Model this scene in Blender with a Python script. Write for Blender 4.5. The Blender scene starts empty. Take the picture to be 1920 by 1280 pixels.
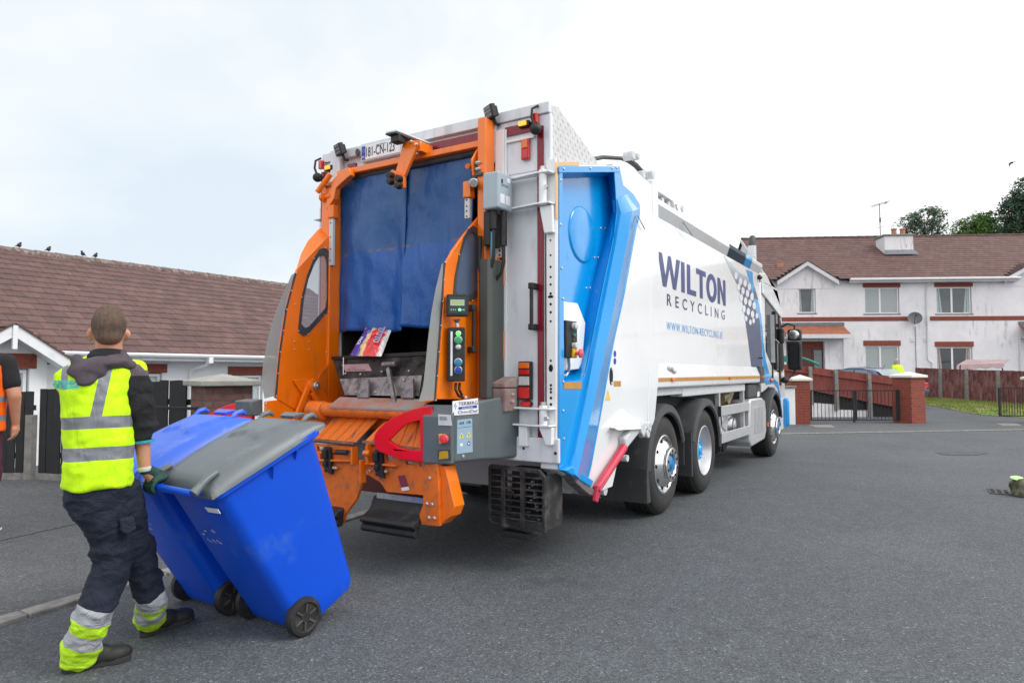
import bpy, bmesh, math, random
from mathutils import Vector, Matrix, noise
from mathutils.geometry import tessellate_polygon
random.seed(7)
sc = bpy.context.scene
# ---------------------------------------------------------------- camera
CAM = Vector((3.57, -4.4, 1.43))
cd = bpy.data.cameras.new('camera'); cam = bpy.data.objects.new('camera', cd); sc.collection.objects.link(cam)
cd.lens = 24.0; cd.sensor_width = 36.0; cd.clip_start = 0.05; cd.clip_end = 3000
YAW = math.radians(31.656); PIT = math.atan(58/1280)
cam.location = CAM; cam.rotation_euler = (math.pi/2 + PIT, 0, YAW)
sc.camera = cam
# ---------------------------------------------------------------- light: bright overcast
SUN_EL, SUN_AZ = math.radians(46), math.radians(72)       # azimuth measured from +Y towards +X
w = bpy.data.worlds.new('World'); sc.world = w; w.use_nodes = True
nt = w.node_tree; N = nt.nodes; L = nt.links
for n in list(N): N.remove(n)
out = N.new('ShaderNodeOutputWorld')
sky = N.new('ShaderNodeTexSky'); sky.sky_type = 'NISHITA'; sky.sun_disc = False
sky.sun_elevation = SUN_EL; sky.sun_rotation = SUN_AZ
bg1 = N.new('ShaderNodeBackground'); bg1.inputs['Strength'].default_value = 0.06
L.new(sky.outputs[0], bg1.inputs['Color'])
tc = N.new('ShaderNodeTexCoord'); sep = N.new('ShaderNodeSeparateXYZ'); L.new(tc.outputs['Generated'], sep.inputs[0])
mx = N.new('ShaderNodeMath'); mx.operation = 'MAXIMUM'; mx.inputs[1].default_value = 0.0; L.new(sep.outputs['Z'], mx.inputs[0])
ad = N.new('ShaderNodeMath'); ad.operation = 'ADD'; ad.inputs[1].default_value = 0.35; L.new(mx.outputs[0], ad.inputs[0])
dv = N.new('ShaderNodeVectorMath'); dv.operation = 'DIVIDE'
cmb = N.new('ShaderNodeCombineXYZ')
for i in range(3): L.new(ad.outputs[0], cmb.inputs[i])
L.new(tc.outputs['Generated'], dv.inputs[0]); L.new(cmb.outputs[0], dv.inputs[1])
nz = N.new('ShaderNodeTexNoise'); nz.inputs['Scale'].default_value = 1.35; nz.inputs['Detail'].default_value = 5; nz.inputs['Roughness'].default_value = .5
nz.inputs['Distortion'].default_value = .3
L.new(dv.outputs[0], nz.inputs['Vector'])
# thinner, bluer-grey cloud low on the left, brighter cloud to the right (a real gradient of the cloud cover)
dp = N.new('ShaderNodeVectorMath'); dp.operation = 'DOT_PRODUCT'; dp.inputs[1].default_value = (-0.93, 0.30, 0.22)
L.new(tc.outputs['Generated'], dp.inputs[0])
m1 = N.new('ShaderNodeMapRange'); m1.inputs[1].default_value = 0.45; m1.inputs[2].default_value = 0.98; m1.inputs[3].default_value = 0.0; m1.inputs[4].default_value = 1.0
L.new(dp.outputs['Value'], m1.inputs[0])
sb = N.new('ShaderNodeMath'); sb.operation = 'MULTIPLY_ADD'; sb.inputs[1].default_value = -0.27
L.new(m1.outputs[0], sb.inputs[0]); L.new(nz.outputs[0], sb.inputs[2])
cr = N.new('ShaderNodeValToRGB'); e = cr.color_ramp
e.elements[0].position = .15; e.elements[0].color = (.375, .42, .46, 1)
e.elements[1].position = .60; e.elements[1].color = (.90, .90, .90, 1)
x = e.elements.new(.33); x.color = (.46, .48, .493, 1); x = e.elements.new(.43); x.color = (.53, .533, .535, 1)
L.new(sb.outputs[0], cr.inputs[0])
bg2 = N.new('ShaderNodeBackground'); bg2.inputs['Strength'].default_value = 1.2
L.new(cr.outputs[0], bg2.inputs['Color'])
ash = N.new('ShaderNodeMixShader'); ash.inputs[0].default_value = 0.93; L.new(bg1.outputs[0], ash.inputs[1]); L.new(bg2.outputs[0], ash.inputs[2])
L.new(ash.outputs[0], out.inputs['Surface'])
sd = bpy.data.lights.new('sun', 'SUN'); sun = bpy.data.objects.new('sun', sd); sc.collection.objects.link(sun)
sd.energy = 1.05; sd.angle = math.radians(25); sd.color = (1, .97, .92)
sdir = Vector((math.sin(SUN_AZ)*math.cos(SUN_EL), math.cos(SUN_AZ)*math.cos(SUN_EL), math.sin(SUN_EL)))
sun.location = (0, 0, 20); sun.rotation_euler = sdir.to_track_quat('Z', 'Y').to_euler()
sc.view_settings.view_transform = 'Standard'; sc.view_settings.look = 'None'
sc.view_settings.exposure = 0.86; sc.view_settings.gamma = 1.0
sc.render.engine = 'CYCLES'
sc.cycles.max_bounces = 6; sc.cycles.transparent_max_bounces = 8

# ---------------------------------------------------------------- geometry helpers
CF = Vector((-math.sin(YAW)*math.cos(PIT), math.cos(YAW)*math.cos(PIT), math.sin(PIT)))
CR = Vector((math.cos(YAW), math.sin(YAW), 0)); CD = -(CR.cross(CF))
ID = Matrix.Identity(4)
def px(u, v, ax, val, M=None):
    """survey point: where the sight line of photo pixel (u,v) meets the plane axis=val of frame M, in that frame"""
    d = CR*((u-960)/1280) + CD*((v-640)/1280) + CF; o = CAM
    if M is not None:
        Mi = M.inverted(); o = Mi @ CAM; d = Mi.to_3x3() @ d
    return o + d*((val-o[ax])/d[ax])
def X(u, v, x, M=None): return px(u, v, 0, x, M)
def Y(u, v, y, M=None): return px(u, v, 1, y, M)
def Z(u, v, z, M=None): return px(u, v, 2, z, M)
def Xs(pts, x, M=None): return [px(u, v, 0, x, M) for u, v in pts]
def Ys(pts, y, M=None): return [px(u, v, 1, y, M) for u, v in pts]

class MB:
    def __init__(s): s.v = []; s.f = []; s.m = []
    def add(s, vs, fs, m=0):
        b = len(s.v); s.v += [Vector(q) for q in vs]
        for f in fs: s.f.append([b+i for i in f]); s.m.append(m)
        return s
    def box(s, x0, x1, y0, y1, z0, z1, m=0, M=None):
        vs = [Vector((x, y, z)) for x in (x0, x1) for y in (y0, y1) for z in (z0, z1)]
        if M is not None: vs = [M @ q for q in vs]
        return s.add(vs, [(0,1,3,2),(4,6,7,5),(0,4,5,1),(2,3,7,6),(0,2,6,4),(1,5,7,3)], m)
    def bar(s, a, b, w, h, up=(0,0,1), m=0):
        a = Vector(a); b = Vector(b); d = (b-a).normalized(); up = Vector(up)
        sd = d.cross(up)
        if sd.length < 1e-4: sd = d.cross(Vector((0,1,0)))
        sd.normalize(); up = sd.cross(d)
        vs = [p + sd*(w/2*i) + up*(h/2*j) for p in (a, b) for i, j in ((-1,-1),(1,-1),(1,1),(-1,1))]
        return s.add(vs, [(0,1,2,3),(7,6,5,4),(0,4,5,1),(1,5,6,2),(2,6,7,3),(3,7,4,0)], m)
    def prism(s, pts, vec, m=0, holes=()):
        pts = [Vector(p) for p in pts]; vec = Vector(vec); loops = [pts] + [[Vector(p) for p in h] for h in holes]
        flat = [p for l in loops for p in l]; n = len(flat)
        tri = tessellate_polygon(loops) if (holes or n > 4) else ([list(range(n))] )
        fs = [list(t) for t in tri] + [[n+i for i in reversed(t)] for t in tri]; o = 0
        for l in loops:
            k = len(l); fs += [(o+i, o+(i+1)%k, n+o+(i+1)%k, n+o+i) for i in range(k)]; o += k
        return s.add(flat + [p+vec for p in flat], fs, m)
    def frame_axes(s, a, b):
        d = (Vector(b)-Vector(a)).normalized(); t = Vector((0,0,1)) if abs(d.z) < .9 else Vector((1,0,0))
        p = d.cross(t).normalized(); return d, p, d.cross(p)
    def cyl(s, a, b, r, r2=None, n=16, m=0, cap=True):
        r2 = r if r2 is None else r2; a = Vector(a); b = Vector(b); d, p, q = s.frame_axes(a, b)
        vs = [c + (p*math.cos(2*math.pi*i/n) + q*math.sin(2*math.pi*i/n))*rr for c, rr in ((a, r), (b, r2)) for i in range(n)]
        fs = [(i, (i+1)%n, n+(i+1)%n, n+i) for i in range(n)]
        if cap: fs += [tuple(range(n-1, -1, -1)), tuple(range(n, 2*n))]
        return s.add(vs, fs, m)
    def lathe(s, c, d, prof, n=32, m=0, closed=False):
        c = Vector(c); d = Vector(d).normalized(); d, p, q = s.frame_axes(c, c+d); vs = []; k = len(prof)
        for r, h in prof:
            for i in range(n): vs.append(c + d*h + (p*math.cos(2*math.pi*i/n)+q*math.sin(2*math.pi*i/n))*max(r, 1e-4))
        fs = []
        for j in range(k if closed else k-1):
            j2 = (j+1) % k
            fs += [(j*n+i, j*n+(i+1)%n, j2*n+(i+1)%n, j2*n+i) for i in range(n)]
        return s.add(vs, fs, m)
    def tube(s, path, r, n=8, m=0):
        path = [Vector(p) for p in path]; vs = []; k = len(path); p = None
        for j, c in enumerate(path):
            d = (path[min(j+1, k-1)] - path[max(j-1, 0)]).normalized()
            if p is None:
                t = Vector((0,0,1)) if abs(d.z) < .9 else Vector((1,0,0)); p = d.cross(t).normalized()
            else: p = (p - d*p.dot(d)).normalized()
            q = d.cross(p); rr = r[j] if isinstance(r, (list, tuple)) else r
            vs += [c + (p*math.cos(2*math.pi*i/n)+q*math.sin(2*math.pi*i/n))*rr for i in range(n)]
        fs = [(j*n+i, j*n+(i+1)%n, (j+1)*n+(i+1)%n, (j+1)*n+i) for j in range(k-1) for i in range(n)]
        fs += [tuple(range(n-1, -1, -1)), tuple(range((k-1)*n, k*n))]
        return s.add(vs, fs, m)
    def ell(s, c, r, M=None, n=16, k=10, m=0):
        c = Vector(c); r = (r, r, r) if not isinstance(r, (tuple, list)) else r; vs = []
        for j in range(k+1):
            th = math.pi*j/k
            for i in range(n):
                ph = 2*math.pi*i/n
                o = Vector((r[0]*math.sin(th)*math.cos(ph), r[1]*math.sin(th)*math.sin(ph), r[2]*math.cos(th)))
                vs.append(c + ((M.to_3x3() @ o) if M is not None else o))
        return s.add(vs, [(j*n+i, (j+1)*n+i, (j+1)*n+(i+1)%n, j*n+(i+1)%n) for j in range(k) for i in range(n)], m)
    def loft(s, rings, m=0, cap=True, closed=True):
        n = len(rings[0]); vs = [p for r in rings for p in r]; e = n if closed else n-1
        fs = [(j*n+i, j*n+(i+1)%n, (j+1)*n+(i+1)%n, (j+1)*n+i) for j in range(len(rings)-1) for i in range(e)]
        if cap and closed: fs += [tuple(range(n-1, -1, -1)), tuple(range((len(rings)-1)*n, len(rings)*n))]
        return s.add(vs, fs, m)
    def build(s, name, mats, parent=None, smooth=40, bevel=0, seg=2, M=None, weld=True, origin=None):
        if not isinstance(mats, (list, tuple)): mats = [mats]
        xs = [min(q[i] for q in s.v) for i in range(3)]; xe = [max(q[i] for q in s.v) for i in range(3)]
        c = Vector([(a+b)/2 for a, b in zip(xs, xe)]) if origin is None else Vector(origin)
        me = bpy.data.meshes.new(name); me.from_pydata([q-c for q in s.v], [], s.f)
        for mt in mats: me.materials.append(mt)
        me.polygons.foreach_set('material_index', s.m)
        bm = bmesh.new(); bm.from_mesh(me)
        if weld: bmesh.ops.remove_doubles(bm, verts=bm.verts, dist=1e-5)
        bmesh.ops.recalc_face_normals(bm, faces=bm.faces); bm.to_mesh(me); bm.free()
        if smooth:
            me.polygons.foreach_set('use_smooth', [True]*len(me.polygons)); me.set_sharp_from_angle(angle=math.radians(smooth))
        o = bpy.data.objects.new(name, me); sc.collection.objects.link(o)
        Mw = (M if M is not None else ID) @ Matrix.Translation(c)
        attach(o, Mw, parent)
        if bevel:
            b = o.modifiers.new('bevel', 'BEVEL'); b.width = bevel; b.segments = seg; b.limit_method = 'ANGLE'; b.angle_limit = math.radians(35)
            b.harden_normals = False
        return o
WM = {}
def attach(o, Mw, parent):
    WM[o.name] = Mw.copy()
    if parent is not None:
        o.parent = parent; o.matrix_parent_inverse = WM[parent.name].inverted()
    o.matrix_basis = Mw
def reg(name, label, cat, loc, group=None, rot=0):
    o = bpy.data.objects.new(name, None); sc.collection.objects.link(o); o.empty_display_size = .2
    attach(o, Matrix.Translation(Vector(loc)) @ Matrix.Rotation(rot, 4, 'Z'), None)
    return tag(o, label, cat, group)
def tag(o, label, cat, group=None):
    o['label'] = label; o['category'] = cat
    if group: o['group'] = group
    return o
def struct(o): o['kind'] = 'structure'; return o
def disc(c, r, ax, n=14, sx=1, sz=1):
    """points of an ellipse about c in the plane normal to axis ax"""
    a, b = [i for i in range(3) if i != ax]; o = []
    for i in range(n):
        p = Vector(c); p[a] += r*sx*math.cos(2*math.pi*i/n); p[b] += r*sz*math.sin(2*math.pi*i/n); o.append(p)
    return o
def text(mb, s, o, xd, yd, h, th=.002, m=0, width=None, bold=0.0, sp=1.0):
    """lettering as raised mesh: o baseline start, xd/yd writing axes, h cap height, width total width"""
    cu = bpy.data.curves.new('t', 'FONT'); cu.body = s; cu.size = 1; cu.offset = bold; cu.space_character = sp; cu.resolution_u = 3; cu.fill_mode = 'FRONT'
    ob = bpy.data.objects.new('t', cu); sc.collection.objects.link(ob); dg = bpy.context.evaluated_depsgraph_get(); dg.update()
    me = ob.evaluated_get(dg).to_mesh(); vs = [q.co.copy() for q in me.vertices]; fs = [list(p.vertices) for p in me.polygons]
    ob.evaluated_get(dg).to_mesh_clear(); bpy.data.objects.remove(ob); bpy.data.curves.remove(cu)
    x0 = min(q.x for q in vs); x1 = max(q.x for q in vs); y1 = max(q.y for q in vs); y0 = min(0, min(q.y for q in vs)) if 0 else 0
    cap = 0.69+bold*2; ky = h/cap; kx = (width/(x1-x0)) if width else ky
    o = Vector(o); xd = Vector(xd).normalized(); yd = Vector(yd).normalized(); nn = xd.cross(yd)*th
    mb.add([o + xd*((q.x-x0)*kx) + yd*(q.y*ky+bold*ky) + nn for q in vs], fs, m)
def organic(prims, vox=.012, smooth=6, fac=.5):
    """one continuous surface grown over overlapping tapered primitives: voxel union + smoothing"""
    mb = MB()
    for p in prims:
        if p[0] == 'c':
            _, a, b, ra, rb = p; mb.cyl(a, b, ra, rb, 16); mb.ell(a, ra*.995, n=16, k=8); mb.ell(b, rb*.995, n=16, k=8)
        elif p[0] == 'e': mb.ell(p[1], p[2], p[3] if len(p) > 3 else None)
        elif p[0] == 'l': mb.loft(p[1])
    me = bpy.data.meshes.new('o'); me.from_pydata(mb.v, [], mb.f)
    bm = bmesh.new(); bm.from_mesh(me); bmesh.ops.recalc_face_normals(bm, faces=bm.faces); bm.to_mesh(me); bm.free()
    ob = bpy.data.objects.new('o', me); sc.collection.objects.link(ob)
    r = ob.modifiers.new('r', 'REMESH'); r.mode = 'VOXEL'; r.voxel_size = vox
    if smooth:
        q = ob.modifiers.new('s', 'SMOOTH'); q.iterations = smooth; q.factor = fac
    dg = bpy.context.evaluated_depsgraph_get(); dg.update(); em = ob.evaluated_get(dg).to_mesh()
    res = MB(); res.add([q.co.copy() for q in em.vertices], [list(p.vertices) for p in em.polygons])
    ob.evaluated_get(dg).to_mesh_clear(); bpy.data.objects.remove(ob)
    return res
def ring(c, rx, ry, R=None, n=20, sq=2.0, ax=0):
    """superellipse ring about c; R orients it"""
    o = []
    for i in range(n):
        t = 2*math.pi*i/n; cx, sx = math.cos(t), math.sin(t)
        p = Vector((rx*math.copysign(abs(cx)**(2/sq), cx), ry*math.copysign(abs(sx)**(2/sq), sx), 0))
        o.append(Vector(c) + ((R @ p) if R is not None else p))
    return o

# ---------------------------------------------------------------- materials
class NB:
    def __init__(s, name):
        s.m = bpy.data.materials.new(name); s.m.use_nodes = True; s.t = s.m.node_tree; s.N = s.t.nodes; s.L = s.t.links
        s.b = s.N['Principled BSDF']; s.tc = s.N.new('ShaderNodeTexCoord'); s.co = s.tc.outputs['Object']
    def put(s, x, sock):
        if hasattr(x, 'is_linked') or hasattr(x, 'links'): s.L.new(x, sock)
        else: sock.default_value = x
    def noise(s, scale, detail=4, rough=.55, vec=None, dist=0):
        n = s.N.new('ShaderNodeTexNoise'); n.inputs['Scale'].default_value = scale; n.inputs['Detail'].default_value = detail
        n.inputs['Roughness'].default_value = rough; n.inputs['Distortion'].default_value = dist
        s.L.new(vec or s.co, n.inputs['Vector']); return n.outputs[0]
    def vor(s, scale, feat='F1', vec=None, out='Distance'):
        n = s.N.new('ShaderNodeTexVoronoi'); n.inputs['Scale'].default_value = scale; n.feature = feat
        s.L.new(vec or s.co, n.inputs['Vector']); return n.outputs[out]
    def scl(s, v, vec=None):
        n = s.N.new('ShaderNodeVectorMath'); n.operation = 'MULTIPLY'; s.L.new(vec or s.co, n.inputs[0]); n.inputs[1].default_value = v; return n.outputs[0]
    def ramp(s, f, pts, mode='LINEAR'):
        n = s.N.new('ShaderNodeValToRGB'); n.color_ramp.interpolation = mode; e = n.color_ramp.elements
        while len(e) > 1: e.remove(e[0])
        e[0].position = pts[0][0]; e[0].color = s.c4(pts[0][1])
        for p, c in pts[1:]: q = e.new(p); q.color = s.c4(c)
        s.L.new(f, n.inputs[0]); return n.outputs[0]
    def c4(s, c): return (c, c, c, 1) if not isinstance(c, (tuple, list)) else (tuple(c)+(1,) if len(c) == 3 else c)
    def mix(s, f, a, b, mode='MIX'):
        n = s.N.new('ShaderNodeMix'); n.data_type = 'RGBA'; n.blend_type = mode
        s.put(f, n.inputs[0])
        for x, k in ((a, 6), (b, 7)):
            if isinstance(x, (tuple, list)): x = s.c4(x)
            s.put(x, n.inputs[k])
        return n.outputs[2]
    def math(s, op, a, b=0.0, c=None):
        n = s.N.new('ShaderNodeMath'); n.operation = op; s.put(a, n.inputs[0]); s.put(b, n.inputs[1])
        if c is not None: s.put(c, n.inputs[2])
        return n.outputs[0]
    def sep(s, vec=None):
        n = s.N.new('ShaderNodeSeparateXYZ'); s.L.new(vec or s.co, n.inputs[0]); return n.outputs
    def comb(s, x, y, z):
        n = s.N.new('ShaderNodeCombineXYZ'); s.put(x, n.inputs[0]); s.put(y, n.inputs[1]); s.put(z, n.inputs[2]); return n.outputs[0]
    def attr(s, name):
        n = s.N.new('ShaderNodeAttribute'); n.attribute_name = name; return n.outputs['Fac']
    def bump(s, h, strength=.3, dist=.01):
        n = s.N.new('ShaderNodeBump'); n.inputs['Strength'].default_value = strength; n.inputs['Distance'].default_value = dist
        s.L.new(h, n.inputs['Height'])
        if s.b.inputs['Normal'].is_linked: s.L.new(s.b.inputs['Normal'].links[0].from_socket, n.inputs['Normal'])
        s.L.new(n.outputs[0], s.b.inputs['Normal'])
    def done(s, col, rough=.5, metal=0, **k):
        if isinstance(col, (tuple, list)): col = s.c4(col)
        s.put(col, s.b.inputs['Base Color']); s.put(rough, s.b.inputs['Roughness']); s.put(metal, s.b.inputs['Metallic'])
        for a, b in k.items(): s.put(b, s.b.inputs[a.replace('_', ' ')])
        return s.m
def mat(name, col, rough=.45, metal=0, var=.12, scale=3.0, dirt=None, bump=0, bscale=60, coat=0, streak=False, spec=.5):
    """paint or plastic with slow tone variation, optional dirt (colour, amount, scale), fine bump"""
    b = NB(name); n = b.noise(scale, 5)
    c = b.mix(b.ramp(n, [(.3, 1-var), (.7, 1.0)]), (0, 0, 0), col, 'MIX') if var else col
    if var: c = b.mix(1.0, col, b.ramp(n, [(.3, 1-var), (.7, 1+var*.4)]), 'MULTIPLY')
    r = rough
    if dirt:
        dc, amt, ds = dirt
        vec = b.scl((1, 1, .25)) if streak else None
        d = b.ramp(b.noise(ds, 8, .65, vec), [(.62-amt*.35, 0.0), (.72-amt*.1, 1.0)])
        d = b.math('MULTIPLY', d, min(1, .25+amt)); c = b.mix(d, c, dc); r = b.math('MULTIPLY_ADD', d, .8-rough, rough)
    if bump: b.bump(b.noise(bscale, 3), bump, .004)
    k = dict(Coat_Weight=coat, Coat_Roughness=.05) if coat else {}
    k['Specular_IOR_Level'] = spec; return b.done(c, r, metal, **k)
def glass(name, col, alpha=.35, rough=.05):
    b = NB(name); return b.done(col, rough, 0, Alpha=alpha)
def emis(name, col, st, base=(0.02, .02, .02)):
    b = NB(name); b.b.inputs['Emission Color'].default_value = b.c4(col); return b.done(base, .3, 0, Emission_Strength=st)

M_white = mat('white_paint', (.80, .82, .84), .22, 0, .05, 1.2, ((.45, .43, .40), .12, 5), coat=.6, streak=True)
M_white2 = mat('grey_white_paint', (.70, .73, .78), .38, 0, .08, 2, ((.35, .33, .33), .25, 6), streak=True)
M_orange = mat('orange_paint', (.92, .19, .004), .28, 0, .10, 3, ((.20, .10, .05), .17, 7), coat=.3, streak=True)
M_orange_worn = mat('worn_orange_paint', (.82, .165, .008), .45, 0, .2, 5, ((.17, .10, .07), .38, 14), bump=.3, bscale=40)
M_blue = mat('blue_paint', (.0, .29, .72), .22, 0, .05, 2, ((.1, .2, .3), .06, 9), coat=.3, spec=.5)
M_navy = mat('navy_vinyl', (.035, .05, .14), .2, 0, .05, 3, coat=.6)
M_sky = mat('blue_vinyl', (.01, .36, .80), .2, 0, .03, 3, coat=.6)
M_maroon = mat('maroon_reflective_tape', (.22, .006, .022), .25, 0, .15, 30)
M_amber_tape = mat('amber_reflective_tape', (.50, .24, .035), .3, 0, .12, 8)
M_tan = mat('tan_tape', (.72, .47, .23), .5, 0, .08, 8)
M_dark = mat('dark_grey_plastic', (.055, .058, .062), .55, 0, .2, 8, ((.14, .13, .12), .3, 10), bump=.15)
M_black = mat('black_rubber', (.016, .016, .017), .6, 0, .2, 12, ((.07, .065, .06), .25, 12))
M_chassis = mat('chassis_black', (.012, .012, .013), .7, 0, .2, 5)
M_house = mat('moulded_grey_housing', (.11, .135, .145), .45, 0, .12, 5, ((.2, .18, .16), .15, 9), bump=.1, bscale=200)
M_jbox = mat('grey_cast_enclosure', (.38, .46, .52), .42, 0, .06, 8)
M_lgrey = mat('light_grey_paint', (.60, .62, .64), .4, 0, .1, 6, ((.3, .28, .26), .25, 12))
M_steel = mat('galvanised_steel', (.55, .56, .57), .35, .8, .2, 20)
M_chrome = mat('polished_alloy', (.80, .81, .82), .22, .9, .08, 20)
M_alu = mat('brushed_aluminium', (.62, .63, .65), .38, .55, .1, 12)
M_red = mat('red_bumper_plastic', (.85, .002, .012), .35, 0, .05, 8, ((.35, .02, .02), .2, 18))
M_redlens = mat('red_lens', (.62, .01, .012), .18, 0, .25, 90, coat=.5)
M_amblens = mat('amber_lens', (.85, .17, .01), .18, 0, .25, 90, coat=.5)
M_clrlens = mat('clear_lens', (.55, .55, .55), .15, 0, .2, 90, coat=.5)
M_bolt = mat('bolt_steel', (.60, .58, .56), .35, .7, .1, 30)
M_hole = mat('punched_hole', (.01, .01, .01), .9, 0, 0)
M_yellow = mat('yellow_plastic', (.75, .47, .01), .4, 0, .05, 10)
M_label = mat('white_label', (.80, .82, .86), .4, 0, .03, 10)
M_ink = mat('black_ink', (.012, .012, .02), .5, 0, 0)
M_inkblue = mat('blue_ink', (.03, .05, .38), .5, 0, 0)
M_glass_dark = mat('dark_cab_glass', (.010, .012, .014), .04, 0, 0)
M_glassblk = mat('dark_window_glass', (.06, .07, .08), .05, 0, .3, 2)
# ================================================================= SETTING
CFH = Vector((-math.sin(YAW), math.cos(YAW), 0))
def sst(a, b, x): t = max(0, min(1, (x-a)/(b-a))); return t*t*(3-2*t)
def gz(x, y):
    d = (x-CAM.x)*CFH.x + (y-CAM.y)*CFH.y
    z = 0.45*max(0, min(1, (d-20.5)/13.0)) * sst(-4, 1, x)
    return z - .75*sst(-8.2, -10.5, x)*(1-sst(14, 18, y))
def asphalt(name, base, warm=0):
    b = NB(name)
    big = b.ramp(b.noise(.35, 6, .65, None, .6), [(.3, .78), (.7, 1.14)])
    mid = b.ramp(b.noise(7, 5, .7), [(.3, .86), (.7, 1.1)])
    sp = b.ramp(b.vor(95, out='Color'), [(0, .5), (.5, .9), (.84, 1.2), (.96, 2.3)])
    sp2 = b.ramp(b.vor(210, out='Color'), [(0, .6), (.6, 1.0), (.97, 1.8)])
    c = b.mix(1.0, base, big, 'MULTIPLY'); c = b.mix(1.0, c, mid, 'MULTIPLY'); c = b.mix(1.0, c, sp, 'MULTIPLY'); c = b.mix(1.0, c, sp2, 'MULTIPLY')
    # oil spots and small pale litter of grit
    oil = b.ramp(b.noise(1.1, 3, .5), [(.64, 0), (.76, .45)]); c = b.mix(oil, c, (.03, .031, .033))
    grit = b.ramp(b.vor(9), [(0, 1), (.035, 0)]); g2 = b.ramp(b.noise(2.3, 2), [(.52, 0), (.62, 1)])
    c = b.mix(b.math('MULTIPLY', grit, g2), c, (.24, .22, .19))
    b.bump(b.vor(95), .55, .006); b.bump(b.noise(260, 2), .4, .002)
    return b.done(c, .82)
M_road = asphalt('asphalt', (.087, .096, .106))
M_path = asphalt('footpath_asphalt', (.096, .102, .109))
M_conc = mat('concrete', (.25, .245, .23), .85, 0, .35, 9, ((.14, .13, .12), .45, 14), bump=.4, bscale=90)
mb = MB()
xs = [-900, -300, -120, -60, -30, -20, -14, -12] + [-11+.5*i for i in range(10)] + [-6, -5, -4, -3, -2, -1, 0, 1, 2, 4, 6, 8, 10, 12, 14, 16, 18, 20, 23, 26, 30, 40, 60, 120, 300, 900]
ys = [-900, -300, -60, -20, -8, 0, 6, 10, 12, 14, 16, 17, 18, 19, 20, 21, 22, 23, 24, 25, 26, 27, 28, 29, 30, 31, 32, 33, 34, 35, 36, 38, 40, 44, 50, 60, 90, 300, 1200]
mb.add([(x, y, gz(x, y)) for y in ys for x in xs], [(j*len(xs)+i, j*len(xs)+i+1, (j+1)*len(xs)+i+1, (j+1)*len(xs)+i) for j in range(len(ys)-1) for i in range(len(xs)-1)])
struct(mb.build('ground', M_road, smooth=60, origin=(0, 0, 0)))
# footpath on the left, with its kerb and a patch seam
def kx(y): return -1.055 - .107*(y+2.0)       # kerb line
mb = MB()
ysl = [-14, -6, -3, -1, 1, 3, 6, 9, 14, 20, 30]
mb.add([(a, y, .004) for y in ysl for a in (kx(y)-.06, -8.1)], [(2*i, 2*i+1, 2*i+3, 2*i+2) for i in range(len(ysl)-1)])
struct(mb.build('footpath', M_path, smooth=0, origin=(0, 0, 0)))
for i in range(16):
    y0 = -7 + i*.915; y1 = y0+.905
    mb = MB(); mb.prism([(kx(y0)-.075, y0, -.02), (kx(y0)+.055, y0, -.02), (kx(y1)+.055, y1, -.02), (kx(y1)-.075, y1, -.02)], (0, 0, .042+.004*random.random()))
    o = struct(mb.build('kerb', M_conc, smooth=0, bevel=.008))
mb = MB(); a = Z(-60, 1026, .006); b_ = Z(172, 975, .006); c_ = Z(330, 950, .006)
for p, q in ((a, b_), (b_, c_)):
    n_ = Vector((-(q-p).y, (q-p).x, 0)).normalized()*.012; mb.add([p-n_, p+n_, q+n_, q-n_], [(0, 1, 2, 3)])
struct(mb.build('footpath_seam', mat('bitumen_seam', (.028, .028, .03), .9, 0, .3, 30), smooth=0))
# far kerb line and the far footpath
fa, fb = Z(1470, 814, 0), Z(1920, 806, 0); fd = (fb-fa).normalized(); fn = Vector((-fd.y, fd.x, 0))
mb = MB(); p = fa - fd*10; q = fb + fd*14
mb.prism([p-fn*.07, q-fn*.07, q+fn*.07, p+fn*.07], (0, 0, .022)); struct(mb.build('far_kerb', M_conc, smooth=0, bevel=.006))
mb = MB(); mb.add([p+fn*.07+Vector((0,0,.005)), q+fn*.07+Vector((0,0,.005)), q+fn*2.3+Vector((0,0,.005)), p+fn*2.3+Vector((0,0,.005))], [(0, 1, 2, 3)])
struct(mb.build('far_footpath', M_path, smooth=0))
# utility covers, tarmac patches
def patch(name, u0, v0, u1, v1, m, label, n=18):
    a = Z(u0, (v0+v1)/2, .006); b = Z(u1, (v0+v1)/2, .006); c = Z((u0+u1)/2, v0, .006); d = Z((u0+u1)/2, v1, .006)
    ce = (a+b)/2; U = (b-a)/2; V = (c-d)/2; mb = MB()
    mb.add([ce + U*math.cos(t)*(1+.12*math.sin(3*t)) + V*math.sin(t) for t in [2*math.pi*i/n for i in range(n)]], [list(range(n))])
    return struct(mb.build(name, m, smooth=0))
M_patch = asphalt('patched_asphalt', (.080, .088, .097))
patch('tarmac_patch', 1757, 845, 1852, 853, M_patch, '')
M_iron = mat('cast_iron', (.045, .045, .048), .6, .2, .3, 60, bump=.5, bscale=120)
def cover(u0, v0, u1, v1, m, label):
    a = Z(u0, v1, .0); b = Z(u1, v1, .0); c = Z(u1-8, v0, .0); d = Z(u0-14, v0, .0)
    mb = MB(); mb.prism([a, b, c, d], (0, 0, .012)); o = mb.build('utility_cover', m, smooth=0, bevel=.004); tag(o, label, 'manhole cover'); return o
cover(1530, 797, 1566, 801, M_conc, 'pale concrete utility cover in the footpath before the double gate')
cover(1880, 794, 1915, 798, M_conc, 'pale utility cover in the drive mouth near the single iron gate')
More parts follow.
